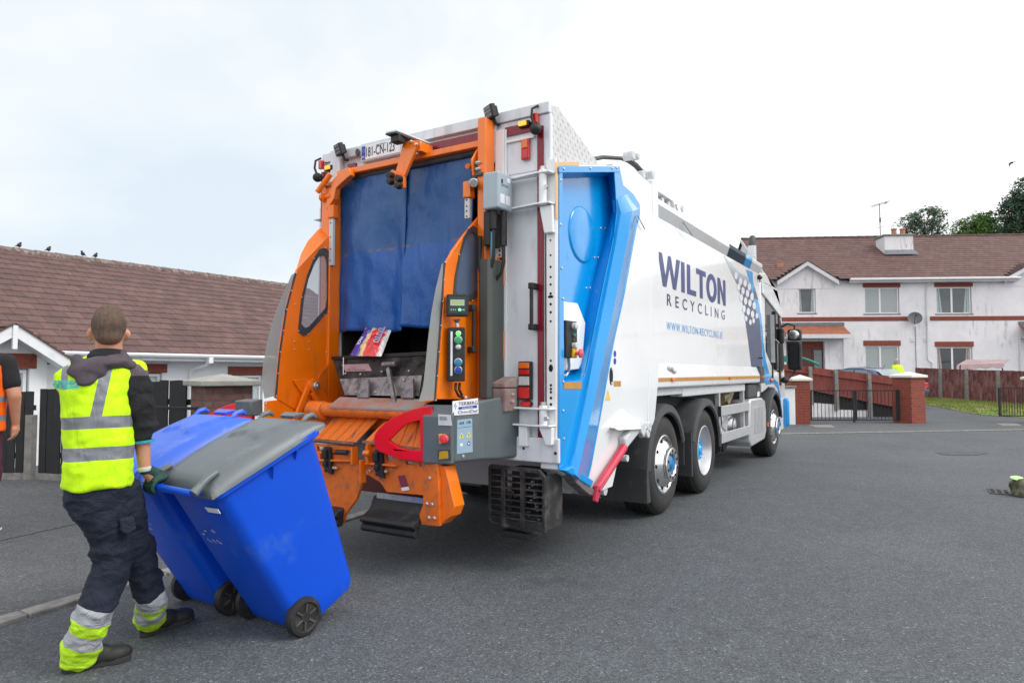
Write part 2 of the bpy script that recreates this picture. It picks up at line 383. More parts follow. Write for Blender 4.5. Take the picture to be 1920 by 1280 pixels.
# drain grate at the right edge
g = [Z(1850, 916, .0), Z(1903, 920, .0), Z(1907, 929, .0), Z(1856, 925, .0)]
mb = MB(); mb.prism(g, (0, 0, .010))
o = mb.build('drain_grate', M_iron, smooth=0, bevel=.003); tag(o, 'flat iron drain grate in the road beside the mossy stone', 'drain')
bars = MB()
for i in range(4):
    t = .08+i*.25; p0 = g[0].lerp(g[1], t); p1 = g[0].lerp(g[1], t+.14); q0 = g[3].lerp(g[2], t); q1 = g[3].lerp(g[2], t+.14)
    bars.prism([p0.lerp(q0, .15)+Vector((0,0,.0105)), p1.lerp(q1, .15)+Vector((0,0,.0105)), q1.lerp(p1, .15)+Vector((0,0,.0105)), q0.lerp(p0, .15)+Vector((0,0,.0105))], (0, 0, .004))
bars.build('slot_plate', M_hole, o, smooth=0)
# mossy stone with a green cap at the right edge
def rock(c, r, seed, sz=.7, sub=3, amp=.28):
    bm = bmesh.new(); bmesh.ops.create_icosphere(bm, subdivisions=sub, radius=1)
    vs = []
    for q in bm.verts:
        d = q.co.copy(); k = 1 + amp*noise.fractal(d*1.4+Vector((seed, 0, 0)), 1, 2, 4); vs.append(Vector(c) + Vector((d.x*r*k, d.y*r*k, d.z*r*k*sz)))
    fs = [[v.index for v in f.verts] for f in bm.faces]; bm.free(); return vs, fs
M_moss = NB('mossy_stone'); M_moss = M_moss.done(M_moss.mix(M_moss.ramp(M_moss.noise(18, 6), [(.4, 0), (.6, 1)]), (.17, .15, .12), (.05, .07, .02)), .9)
p = Z(1912, 930, 0); mb = MB(); vs, fs = rock(p+Vector((.06, .06, .06)), .16, 3, .95); mb.add(vs, fs)
o = mb.build('stone', M_moss, smooth=30); tag(o, 'rough mossy stone at the road edge on the far right', 'stone')
mb = MB(); q = Z(1908, 896, .2); mb.lathe(q, (0.1, -.2, 1), [(0, .014), (.05, .013), (.075, .0), (.06, -.012), (0, -.012)], 16)
tag(mb.build('green_cap', mat('pale_green_plastic', (.45, .75, .30), .4, 0, .05, 10), smooth=40), 'pale green plastic lid lying on top of the mossy stone', 'plastic cap')

# ---------------------------------------------------------------- shared house materials
def wall_mat(name, base, stain=.0):
    b = NB(name); c = b.mix(1.0, base, b.ramp(b.noise(1.6, 5), [(.3, .90), (.7, 1.03)]), 'MULTIPLY')
    if stain:
        v = b.scl((1.6, 1, .28)); s1 = b.ramp(b.noise(2.6, 8, .72, v), [(.53, 0), (.66, 1)])
        s2 = b.ramp(b.noise(.33, 3, .5), [(.46, 0), (.60, 1)])
        c = b.mix(b.math('MULTIPLY', b.math('MULTIPLY', s1, s2), stain), c, (.20, .12, .125))
        s3 = b.ramp(b.noise(9, 8, .7, b.scl((1, 1, .15))), [(.60, 0), (.80, .25)]); c = b.mix(s3, c, (.48, .40, .42))
    b.bump(b.noise(70, 4, .7), .35, .01); return b.done(c, .85)
M_wallH = wall_mat('stained_white_render', (.80, .785, .81), .75)
M_wallB = wall_mat('white_render', (.80, .82, .84), 0)
def brick_mat(name, c1, c2, mo, bw=.225, bh=.075, msz=.010, sc_=1.0):
    b = NB(name); s = b.sep(); v = b.comb(b.math('ADD', s[0], s[1]), s[2], 0.0)
    n = b.N.new('ShaderNodeTexBrick'); b.L.new(v, n.inputs['Vector'])
    n.inputs['Color1'].default_value = b.c4(c1); n.inputs['Color2'].default_value = b.c4(c2); n.inputs['Mortar'].default_value = b.c4(mo)
    n.inputs['Scale'].default_value = 1; n.inputs['Brick Width'].default_value = bw; n.inputs['Row Height'].default_value = bh; n.inputs['Mortar Size'].default_value = msz
    n.inputs['Bias'].default_value = 0; n.inputs['Mortar Smooth'].default_value = .1
    c = b.mix(1.0, n.outputs['Color'], b.ramp(b.noise(14, 5), [(.25, .72), (.75, 1.15)]), 'MULTIPLY')
    inv = b.math('SUBTRACT', 1.0, n.outputs['Fac']); b.bump(inv, .6, .006); b.bump(b.noise(120, 3), .3, .003)
    return b.done(c, .85)
M_brickB = brick_mat('brown_brick', (.145, .065, .058), (.21, .10, .085), (.10, .085, .08), .225, .078)
M_brickR = brick_mat('red_brick', (.30, .052, .030), (.24, .042, .028), (.20, .10, .07))
M_brickS = brick_mat('soldier_brick', (.29, .065, .045), (.25, .06, .04), (.20, .07, .05), .075, .25, .008)
def tile_mat(name, a, b2, w, spots=.5):
    b = NB(name); s = b.sep(); at = b.attr('course')
    off = b.math('MULTIPLY', b.math('MODULO', at, 2.0), w*.5)
    cell = b.math('FLOOR', b.math('DIVIDE', b.math('ADD', s[0], off), w))
    wn = b.N.new('ShaderNodeTexWhiteNoise'); wn.noise_dimensions = '2D'; b.L.new(b.comb(cell, at, 0.0), wn.inputs['Vector'])
    c = b.mix(wn.outputs['Value'], a, b2)
    fr = b.math('FRACT', b.math('DIVIDE', b.math('ADD', s[0], off), w)); gap = b.math('LESS_THAN', fr, .045)
    c = b.mix(b.math('MULTIPLY', gap, .8), c, (.02, .012, .012))
    c = b.mix(1.0, c, b.ramp(b.noise(3.5, 6, .65), [(.3, .75), (.7, 1.15)]), 'MULTIPLY')
    li = b.math('MULTIPLY', b.ramp(b.vor(5.5), [(0, 1), (.07, 0)]), spots); c = b.mix(li, c, (.60, .55, .52))
    dk = b.ramp(b.noise(6, 5), [(.66, 0), (.74, .6)]); c = b.mix(dk, c, (.04, .03, .03))
    b.bump(b.noise(60, 3), .3, .006); return b.done(c, .8)
M_tileB = tile_mat('brown_roof_tiles', (.100, .055, .051), (.142, .078, .070), .33, .9)
M_tileH = tile_mat('red_brown_roof_tiles', (.108, .056, .050), (.150, .080, .070), .30, .25)
M_pvc = mat('white_pvc', (.78, .80, .82), .35, 0, .04, 3, ((.4, .4, .4), .12, 8))
M_pvcH = mat('grey_white_pvc', (.66, .67, .70), .4, 0, .08, 3, ((.35, .33, .33), .25, 6))
M_curtain = NB('net_curtain'); _s = M_curtain.sep()
_wv = M_curtain.math('SINE', M_curtain.math('MULTIPLY', M_curtain.math('ADD', _s[0], M_curtain.noise(2.0)), 70.0))
M_curtain = M_curtain.done(M_curtain.mix(M_curtain.math('MULTIPLY_ADD', _wv, .5, .5), (.38, .45, .47), (.52, .60, .61)), .25)
M_blind = mat('pale_blind', (.36, .40, .40), .3, 0, .06, 2)
M_lead = mat('lead_flashing', (.16, .18, .21), .6, .1, .3, 8)
M_winglass = mat('window_glass', (.10, .115, .125), .06, 0, .3, 1.5)
M_terra = mat('terracotta', (.45, .20, .11), .8, 0, .2, 8)
M_capc = mat('cream_painted_cap', (.78, .75, .66), .6, 0, .1, 6)
M_wood_r = NB('red_brown_fence_boards'); _s = M_wood_r.sep()
_v = M_wood_r.comb(M_wood_r.math('MULTIPLY', M_wood_r.math('ADD', _s[0], _s[1]), 6.0), 0.0, M_wood_r.math('MULTIPLY', _s[2], .7))
M_wood_r = M_wood_r.done(M_wood_r.mix(M_wood_r.ramp(M_wood_r.noise(2.2, 6, .7, _v), [(.3, 0), (.72, 1)]), (.16, .028, .022), (.27, .075, .06)), .75)
M_wood_v = mat('weathered_maroon_boards', (.155, .045, .045), .85, 0, .45, 3, ((.26, .17, .16), .45, 9), streak=True)
M_wood_k = mat('black_stained_boards', (.014, .015, .017), .7, 0, .3, 6, ((.07, .07, .07), .12, 20), streak=True, bump=.3)
M_iron2 = mat('black_iron', (.014, .014, .016), .45, .2, .2, 20)

def roof_slope(x0, x1, ya, za, yb, zb, n, name, m, parent, M, th=.035, cuts=()):
    """tile courses laid from the eaves (ya,za) to the ridge (yb,zb); every course is a real lapped strip"""
    mb = MB(); cs = []
    for i in range(n):
        t0, t1 = i/n, (i+1.08)/n
        y0, z0 = ya+(yb-ya)*t0, za+(zb-za)*t0; y1, z1 = ya+(yb-ya)*t1, za+(zb-za)*t1
        iv = [(x0, x1)]
        for ax, hw, ta in cuts:
            if t0 < ta:
                k = hw*(1-t0/ta); iv2 = []
                for p, q in iv: iv2 += [(p, min(q, ax-k))] if ax-k > p else []; iv2 += [(max(p, ax+k), q)] if ax+k < q else []
                iv = iv2
        for xl, xr in iv: mb.add([(xl, y0, z0+th), (xr, y0, z0+th), (xr, y1, z1+.004), (xl, y1, z1+.004), (xl, y0, z0-.01), (xr, y0, z0-.01), (xr, y1, z1-.03), (xl, y1, z1-.03)],
               [(0, 1, 2, 3), (4, 5, 1, 0), (7, 6, 5, 4), (0, 3, 7, 4), (1, 5, 6, 2), (2, 6, 7, 3)]); cs += [float(i)]*6
    o = mb.build(name, m, parent, smooth=0, M=M, weld=False)
    a = o.data.attributes.new('course', 'FLOAT', 'FACE'); a.data.foreach_set('value', cs); return o
def window(M, x0, x1, z0, z1, y, parent, panes=1, gm=None, fm=None, split=None, sill=True, dep=.10):
    fm = fm or M_pvc; gm = gm or M_winglass; f = .055; mb = MB()
    mb.box(x0, x1, y-.02, y+dep, z0, z0+f); mb.box(x0, x1, y-.02, y+dep, z1-f, z1)
    mb.box(x0, x0+f, y-.018, y+dep, z0+f, z1-f); mb.box(x1-f, x1, y-.018, y+dep, z0+f, z1-f)
    for i in range(1, panes):
        xm = x0 + (x1-x0)*(split or i/panes); mb.box(xm-f*.8, xm+f*.8, y-.018, y+dep, z0+f, z1-f)
    o = mb.build('window', fm, parent, smooth=0, M=M, bevel=.008)
    g_ = MB(); g_.box(x0+f, x1-f, y+.02, y+.04, z0+f, z1-f); g_.build('pane', gm, o, smooth=0, M=M)
    if sill:
        s = MB(); s.box(x0-.08, x1+.08, y-.10, y+dep, z0-.07, z0-.003); s.build('sill', M_conc, o, smooth=0, M=M, bevel=.01)
    return o
def wall_with_openings(mb, x0, x1, z0, z1, y0, y1, ops, m=0):
    """masonry wall between y0 and y1 with rectangular openings (x0,x1,z0,z1)"""
    holes = [[(a, y0, c), (b, y0, c), (b, y0, d), (a, y0, d)] for a, b, c, d in ops]
    mb.prism([(x0, y0, z0), (x1, y0, z0), (x1, y0, z1), (x0, y0, z1)], (0, y1-y0, 0), m, holes)

# ---------------------------------------------------------------- bungalow on the left
o_ = CAM + CFH*15 + CR*((300-960)/1280*15); MG = Matrix.Translation((o_.x, o_.y, 0)) @ Matrix.Rotation(math.radians(88.36), 4, 'Z')
bung = reg('bungalow', 'white bungalow with a brown tiled roof and small front gable behind the black fence', 'house', MG @ Vector((0, 0, -.75)))
ze = Y(300, 671, -.38, MG).z; rz = Y(300, 506, 3.9, MG).z; xr = Y(574, 541, 3.9, MG).x; xl = -14
def gx(u, v, y): q = Y(u, v, y, MG); return q.x, q.z
lw = [(gx(262, 0, 0)[0], gx(321, 0, 0)[0]), (gx(447, 0, 0)[0], gx(505, 0, 0)[0])]
zt = [gx(300, 699, 0)[1], gx(480, 702, 0)[1]]
mb = MB(); wall_with_openings(mb, xl, xr, -.8, ze+.1, 0, .3, [(a, b, t-1.15, t) for (a, b), t in zip(lw, zt)])
mb.box(xl, xl+.3, .3, 7.8, -.8, ze+.1); mb.box(xr-.3, xr, .3, 7.8, -.8, ze+.1); mb.box(xl, xr, 7.8, 8.1, -.8, ze+.1)
mb.prism([(xr-.28, .0, ze+.101), (xr-.28, 8.1, ze+.101), (xr-.28, 4.0, rz-.1)], (.26, 0, 0))
mb.build('wall', M_wallB, bung, smooth=0, M=MG)
for (a, b), t in zip(lw, zt):
    mb = MB(); mb.box(a-.1, b+.1, -.012, .05, t+.003, t+.2); mb.build('lintel', M_brickS, bung, smooth=0, M=MG)
    window(MG, a+.02, b-.02, t-1.13, t-.02, .08, bung, 2, M_curtain)
rf = roof_slope(xl, xr+.15, -.42, ze+.1, 3.9, rz, 17, 'roof', M_tileB, bung, MG, .028)
roof_slope(xl, xr+.15, 8.3, ze+.1, 3.9, rz, 17, 'rear_roof', M_tileB, bung, MG, .04)
mb = MB()
k = int((xr-xl)/.45)
for i in range(k): x_ = xl + i*.45; mb.cyl((x_, 3.9, rz-.03), (x_+.46, 3.9, rz-.035), .13, .122, 12)
mb.build('ridge_tiles', mat('lichened_ridge_tiles', (.15, .10, .09), .85, 0, .4, 8, ((.42, .38, .35), .4, 12)), rf, smooth=40, M=MG)
mb = MB(); mb.prism([(xl, -.46, ze-.06), (xl, -.46, ze+.10), (xl, -.38, ze+.10), (xl, -.38, ze-.06)], (xr-xl+.1, 0, 0)); mb.box(xl, xr, -.38, -.001, ze-.06, ze-.04)
mb.build('fascia', M_pvc, bung, smooth=0, M=MG, bevel=.006)
mb = MB(); n_ = 10
mb.loft([[Vector((x_, -.525+.065*math.cos(t), ze+.07+.065*math.sin(t))) for t in [math.pi+math.pi*i/n_ for i in range(n_+1)]] + [Vector((x_, -.525+.055*math.cos(t), ze+.075+.055*math.sin(t))) for t in [2*math.pi-math.pi*i/n_ for i in range(n_+1)]] for x_ in (xl, xr+.1)])
gt = mb.build('gutter', M_pvc, bung, smooth=50, M=MG)
xp, zp = gx(392, 690, -.5); mb = MB()
mb.box(xp-.05, xp+.05, -.58, -.46, ze-.10, ze+.04); mb.tube([(xp, -.52, ze-.08), (xp-.03, -.40, ze-.16), (xp-.15, -.12, ze-.22), (xp-.17, -.05, ze-.34), (xp-.17, -.05, -.7)], .035, 10)
mb.build('downpipe', M_pvc, bung, smooth=50, M=MG)
# front gable bay
yb = -1.3
ax_, az_ = gx(27, 607, yb-.3); bx_, bz_ = gx(133, 675, yb-.3); sl = (az_-bz_)/(bx_-ax_); hw = (bx_-ax_)
wx0, wx1 = gx(-8, 0, yb)[0], gx(78, 0, yb)[0]; wz = gx(30, 691, yb)[1]
mb = MB(); y_ = yb
mb.prism([(ax_-hw+.25, y_, -.8), (ax_+hw-.25, y_, -.8), (ax_+hw-.25, y_, bz_+.1), (ax_, y_, az_-.12), (ax_-hw+.25, y_, bz_+.1)], (0, .3, 0), 0, [[(wx0, y_, wz-1.2), (wx1, y_, wz-1.2), (wx1, y_, wz), (wx0, y_, wz)]])
mb.box(ax_+hw-.55, ax_+hw-.25, yb+.3, 0, -.8, bz_); mb.build('gable_wall', M_wallB, bung, smooth=0, M=MG)
mb = MB(); mb.box(wx0-.1, wx1+.1, yb-.012, yb+.05, wz+.003, wz+.26); mb.build('lintel', M_brickS, bung, smooth=0, M=MG)
window(MG, wx0+.02, wx1-.02, wz-1.18, wz-.02, yb+.08, bung, 2, M_curtain, split=.45)
mb = MB()
for s_ in (-1, 1):
    mb.prism([(ax_, yb-.33, az_), (ax_+s_*(hw+.05), yb-.33, az_-sl*(hw+.05)), (ax_+s_*(hw+.05), yb-.33, az_-sl*(hw+.05)-.21), (ax_, yb-.33, az_-.21)], (0, .03, 0))
    mb.prism([(ax_, yb-.3, az_-.2), (ax_+s_*hw, yb-.3, az_-sl*hw-.2), (ax_+s_*hw, yb-.3, az_-sl*hw-.19), (ax_, yb-.3, az_-.19)], (0, .3, 0))
mb.box(ax_-.035, ax_+.035, yb-.36, yb-.30, az_-.42, az_-.03)
mb.build('bargeboard', M_pvc, bung, smooth=0, M=MG, bevel=.004)
for s_ in (-1, 1):
    mb = MB(); cs = []; n_ = 8
    nrm = Vector((s_*sl, 0, 1)).normalized()
    for i in range(n_):
        a = Vector((ax_+s_*(hw+.1)*(1-i/n_), 0, az_-sl*(hw+.1)*(1-i/n_))); b = Vector((ax_+s_*(hw+.1)*(1-(i+1.08)/n_), 0, az_-sl*(hw+.1)*(1-(i+1.08)/n_)))
        ys_ = (yb-.36, 2.6)
        mb.add([a+nrm*.045+Vector((0, ys_[0], 0)), a+nrm*.045+Vector((0, ys_[1], 0)), b+nrm*.01+Vector((0, ys_[1], 0)), b+nrm*.01+Vector((0, ys_[0], 0)),
                a+Vector((0, ys_[0], 0)), a+Vector((0, ys_[1], 0)), b+Vector((0, ys_[1], 0)), b+Vector((0, ys_[0], 0))], [(0,1,2,3),(4,5,1,0),(0,3,7,4),(1,2,6,5),(2,3,7,6),(4,5,6,7)]); cs += [float(i)]*6
    o = mb.build('gable_roof', M_tileB, bung, smooth=0, M=MG, weld=False); o.data.attributes.new('course', 'FLOAT', 'FACE').data.foreach_set('value', cs)
# soffit vents as marks on the wall
# birds on the ridge
M_bird = mat('dark_feathers', (.02, .02, .024), .6, 0, .3, 40)
def bird(u, v, lab, k):
    q = Y(u, v, 3.9, MG); c = MG @ Vector((q.x, 3.9, rz+.10)); mb = organic([('e', c+Vector((0, 0, .06)), (.04, .05, .048)), ('e', c+Vector((0, .025*k, .115)), (.026, .028, .026)), ('c', c+Vector((0, .04*k, .115)), c+Vector((0, .065*k, .112)), .008, .003), ('c', c+Vector((0, -.03*k, .045)), c+Vector((0, -.09*k, .02)), .02, .008), ('c', c+Vector((.012, 0, .03)), c+Vector((.012, 0, -.01)), .006, .006)], .008, 2)
    tag(mb.build('bird', M_bird, None, smooth=60), lab, 'bird', 'small dark birds sitting on the bungalow ridge')
bird(36, 462, 'leftmost of the four dark birds on the bungalow ridge', 1); bird(91, 471, 'second bird from the left on the bungalow ridge', 1)
bird(155, 480, 'third bird from the left, near its neighbour on the ridge', -1); bird(179, 484, 'rightmost of the four dark birds on the bungalow ridge', 1)

# ---------------------------------------------------------------- black board fence and brick pillar on the left
def CP(u, d, z=0): q = CAM + CFH*d + CR*((u-960)/1280*d); return Vector((q.x, q.y, z))
def board_fence(name, a, b, z0, z1a, z1b, m, label, n, gap=.006, th=.022, jit=.02, rails=True, posts=(), post_m=None, gravel=.0, group=None, slope=True):
    a = Vector(a); b = Vector(b); d = (b-a); Ln = d.length; ang = math.atan2(d.y, d.x); M = Matrix.Translation((a.x, a.y, 0)) @ Matrix.Rotation(ang, 4, 'Z')
    root = reg(name, label, 'fence', ((a.x+b.x)/2, (a.y+b.y)/2, z0), group)
    mb = MB(); w_ = Ln/n
    for i in range(n):
        t = (i+.5)/n; zt_ = z1a+(z1b-z1a)*t + random.uniform(-jit, jit); zb = (z0 if not callable(z0) else z0(t)) + gravel
        x0 = i*w_+gap/2; x1 = (i+1)*w_-gap/2; yo = random.uniform(-.006, .006)+(.012 if i % 2 else 0); k = random.uniform(-.006, .006)
        mb.prism([(x0, yo, zb), (x1, yo, zb), (x1+k, yo, zt_+random.uniform(-.006, .006)), (x0+k, yo, zt_)], (0, th, 0))
    mb.build('board_panel', m, root, smooth=0, M=M, bevel=.003, seg=1)
    if rails:
        for h in (.22, .78): mb = MB(); mb.box(0, Ln, .036, .075, z0+(z1a-z0)*h, z0+(z1a-z0)*h+.07); mb.build('rail', m, root, smooth=0, M=M)
    for t, pz in posts:
        mb = MB(); mb.box(t*Ln-.05, t*Ln+.05, -.035, .075, z0-.1, pz); mb.build('post', post_m or M_conc, root, smooth=0, M=M, bevel=.01)
    if gravel:
        mb = MB(); mb.box(0, Ln, .0, .05, z0-.05, z0+gravel-.004); mb.build('gravel_board', M_conc, root, smooth=0, M=M, bevel=.006)
    return root
zA = 1.43-36/1280*9.2; zB = 1.43-17/1280*8.4
board_fence('black_fence', CP(-170, 9.2), CP(64, 9.2), .03, zA, zA, M_wood_k, 'black boarded fence panel behind the man in orange', 15, group=None, posts=((.985, .86),), gravel=.06)
board_fence('black_fence', CP(77, 9.2), CP(200, 8.9), .03, zA+.04, zA+.1, M_wood_k, 'black boarded fence panel behind the worker in yellow', 9, gravel=.06)
board_fence('black_fence', CP(205, 8.9), CP(351, 8.25), .03, zB, zB+.02, M_wood_k, 'black fence panel with light gaps between boards next to the brown brick pillar', 9, gap=.011, gravel=.06)
a = CP(225, 8.0); b = CP(372, 7.75); zz = 1.43-66/1280*7.9
mb = MB(); mb.bar((a.x, a.y, zz), (b.x, b.y, zz), .03, .035); mb.box(b.x-.02, b.x+.02, b.y-.02, b.y+.02, 0, zz-.018); mb.box(a.x-.02, a.x+.02, a.y-.02, a.y+.02, 0, zz-.018)
tag(mb.build('handrail', M_iron2, smooth=0, bevel=.004), 'thin black rail in front of the fence beside the brown brick pillar', 'railing')
pc = CP(417, 8.2); MP_ = Matrix.Translation((pc.x, pc.y, 0)) @ Matrix.Rotation(YAW+math.radians(41), 4, 'Z')
pl = reg('brick_pillar', 'brown brick pillar with a wide pale pyramid cap left of the truck', 'pillar', (pc.x, pc.y, 0))
zc = 1.43-26/1280*8.0; hw_ = .27
mb = MB(); mb.box(-hw_, hw_, -hw_, hw_, 0, zc); mb.build('shaft', M_brickB, pl, smooth=0, M=MP_)
mb = MB(); c_ = .345; mb.loft([[Vector((x*k, y*k, z)) for x, y in ((-c_, -c_), (c_, -c_), (c_, c_), (-c_, c_))] for k, z in ((.95, zc+.002), (1, zc+.01), (1, zc+.065), (.02, zc+.145))])
mb.build('cap', mat('pale_concrete_cap', (.36, .355, .32), .8, 0, .2, 6, ((.25, .24, .2), .3, 14), bump=.2), pl, smooth=0, M=MP_, bevel=.006)
# ================================================================= RIGHT BACKGROUND
o_ = CAM + CFH*33 + CR*((1690-960)/1280*33); MH = Matrix.Translation((o_.x, o_.y, 0)) @ Matrix.Rotation(math.radians(27.16), 4, 'Z')
def hx(u, v, y=0): q = Y(u, v, y, MH); return q.x, q.z
house = reg('terraced_house', 'two storey white rendered house with brown tiled roof and brick bands behind the truck front', 'house', MH @ Vector((0, 0, .42)))
xl = hx(1441, 600)[0]; xr = xl+27; ze = hx(1740, 524, -.4)[1]; rz = hx(1700, 444, 4.6)[1]; zb0, zb1 = hx(1600, 602)[1], hx(1600, 594)[1]
W = [(1496, 540, 1530, 587, 1, 1), (1620, 539, 1687, 588, 2, 2), (1754, 538, 1823, 588, 2, 1), (1621, 648, 1688, 708, 2, 2), (1755, 650, 1825, 708, 2, 3)]
ops = []
for u0, v0, u1, v1, n_, k in W:
    x0, z1_ = hx(u0, v0); x1, z0_ = hx(u1, v1); ops.append((x0, x1, z0_, z1_))
dx0, dz1 = hx(1474, 640); dx1, _ = hx(1546, 640); dz0 = .42
d2 = (hx(1908, 0)[0], hx(1908, 0)[0]+1.9)
mb = MB(); wall_with_openings(mb, xl, xr, .0, ze+.05, 0, .3, ops+[(dx0, dx1, dz0, dz1), (d2[0], d2[1], dz0, dz1)])
mb.box(xl, xl+.3, .3, 9, 0, ze+.05); mb.box(xr-.3, xr, .3, 9, 0, ze+.05); mb.box(xl, xr, 9, 9.3, 0, ze+.05)
for x_ in (xl, xr-.3): mb.prism([(x_+.02, 0, ze+.051), (x_+.02, 9.3, ze+.051), (x_+.02, 4.6, rz-.12)], (.26, 0, 0))
mb.build('wall', M_wallH, house, smooth=0, M=MH)
mb = MB(); mb.box(xl-.003, hx(1695, 0)[0], -.018, .04, zb0, zb1); mb.box(hx(1727, 0)[0], xr, -.018, .04, zb0, zb1); mb.build('brick_band', M_brickS, house, smooth=0, M=MH)
for (x0, x1, z0_, z1_), (u0, v0, u1, v1, n_, k) in zip(ops, W):
    mb = MB(); mb.box(x0-.06, x1+.06, -.015, .04, z1_+.003, z1_+(.2 if v0 < 600 else .25)); mb.build('lintel', M_brickS, house, smooth=0, M=MH)
    wo = window(MH, x0+.02, x1-.02, z0_+.01, z1_-.01, .09, house, n_, [None, M_winglass, M_blind, M_glassblk][k], sill=v0 < 600, split=(.46 if n_ == 2 else None))
    if k in (1, 3):   # curtains drawn at the sides behind the glass
        wv = (x1-x0)*.17
        for s_, xa in ((1, x0+.08), (-1, x1-.08)):
            mb = MB(); mb.add([(xa+s_*wv*t*(1-.45*h), .105+.012*math.sin(t*14), z0_+.05+(z1_-z0_-.1)*h) for h in (0, .5, 1) for t in (0, .25, .5, .75, 1)], [(j*5+i, j*5+i+1, j*5+i+6, j*5+i+5) for j in range(2) for i in range(4)])
            mb.build('curtain', mat('curtain_cloth', (.42, .36, .36) if k == 3 else (.42, .50, .52), .9, 0, .2, 6), wo, smooth=60, M=MH)
def gparm(ua, va, ul, vl):
    a, b = hx(ua, va, -.3), hx(ul, vl, -.3); return a[0], abs(a[0]-b[0]), max(.1, (a[1]-ze-.1)/(rz-ze))
roof = roof_slope(xl-.1, xr+.1, -.42, ze+.08, 4.6, rz, 20, 'roof', M_tileH, house, MH, .03, [gparm(1514, 490, 1457, 527), gparm(1945, 488, 1884, 522)])
roof_slope(xl-.1, xr+.1, 9.7, ze+.08, 4.6, rz, 20, 'rear_roof', M_tileH, house, MH, .04)
mb = MB()
for i in range(60): x_ = xl-.1+i*.45; mb.cyl((x_, 4.6, rz), (x_+.455, 4.6, rz-.005), .10, .09, 10)
mb.build('ridge_tiles', mat('dark_ridge_tiles', (.10, .06, .05), .85, 0, .4, 4), roof, smooth=40, M=MH)
mb = MB(); mb.prism([(xl-.14, -.45, ze-.05), (xl-.14, -.45, ze+.12), (xl-.14, 4.6, rz+.02), (xl-.14, 4.6, rz-.18)], (.03, 0, 0)); mb.build('bargeboard', M_pvcH, house, smooth=0, M=MH)
# gutters between the gables
g1 = (hx(1575, 0)[0]); g2 = hx(1884, 0)[0]; mb = MB(); mb.box(g1, g2, -.40, -.37, ze-.10, ze+.09); mb.box(g1, g2, -.37, -.002, ze-.10, ze-.08)
mb.build('fascia', M_pvcH, house, smooth=0, M=MH); mb = MB()
mb.cyl((g1, -.47, ze+.03), (g2, -.47, ze+.03), .065, n=12); mb.build('gutter', M_pvcH, house, smooth=40, M=MH)
def gable(u_apex, v_apex, u_l, v_l, hwm=None):
    ax, az = hx(u_apex, v_apex, -.3); bx, bz = hx(u_l, v_l, -.3); hw = abs(ax-bx) if hwm is None else hwm; sl = (az-bz)/abs(ax-bx)
    mb = MB(); mb.prism([(ax-hw+.1, -.02, az-sl*hw-.35), (ax+hw-.1, -.02, az-sl*hw-.35), (ax+hw-.1, -.02, az-sl*hw+.0), (ax, -.02, az-.14), (ax-hw+.1, -.02, az-sl*hw+.0)], (0, .3, 0)); mb.build('gable_wall', M_wallH, house, smooth=0, M=MH)
    mb = MB()
    for s_ in (-1, 1):
        mb.prism([(ax, -.34, az), (ax+s_*hw, -.34, az-sl*hw), (ax+s_*hw, -.34, az-sl*hw-.2), (ax, -.34, az-.2)], (0, .03, 0))
        mb.prism([(ax, -.31, az-.19), (ax+s_*hw, -.31, az-sl*hw-.19), (ax+s_*hw, -.31, az-sl*hw-.18), (ax, -.31, az-.18)], (0, .29, 0))
    mb.build('bargeboard', M_pvcH, house, smooth=0, M=MH)
    for s_ in (-1, 1):
        mb = MB(); cs = []; n_ = 9; nr = Vector((s_*sl, 0, 1)).normalized(); HW = hw+.05
        for i in range(n_):
            a = Vector((ax+s_*HW*(1-i/n_), 0, az-sl*HW*(1-i/n_)+.02)); b = Vector((ax+s_*HW*(1-(i+1.05)/n_), 0, az-sl*HW*(1-(i+1.05)/n_)+.02))
            yb2 = .1+(a.z-ze)/(rz-ze)*5.2+.6
            mb.add([a+nr*.04+Vector((0,-.36,0)), a+nr*.04+Vector((0,yb2,0)), b+nr*.01+Vector((0,yb2+.3,0)), b+nr*.01+Vector((0,-.36,0)), a+Vector((0,-.36,0)), a+Vector((0,yb2,0)), b+Vector((0,yb2+.3,0)), b+Vector((0,-.36,0))], [(0,1,2,3),(4,5,1,0),(0,3,7,4),(1,2,6,5)]); cs += [float(i)]*4
        o = mb.build('gable_roof', M_tileH, house, smooth=0, M=MH, weld=False); o.data.attributes.new('course', 'FLOAT', 'FACE').data.foreach_set('value', cs)
gable(1514, 490, 1457, 527); gable(1945, 488, 1884, 522)
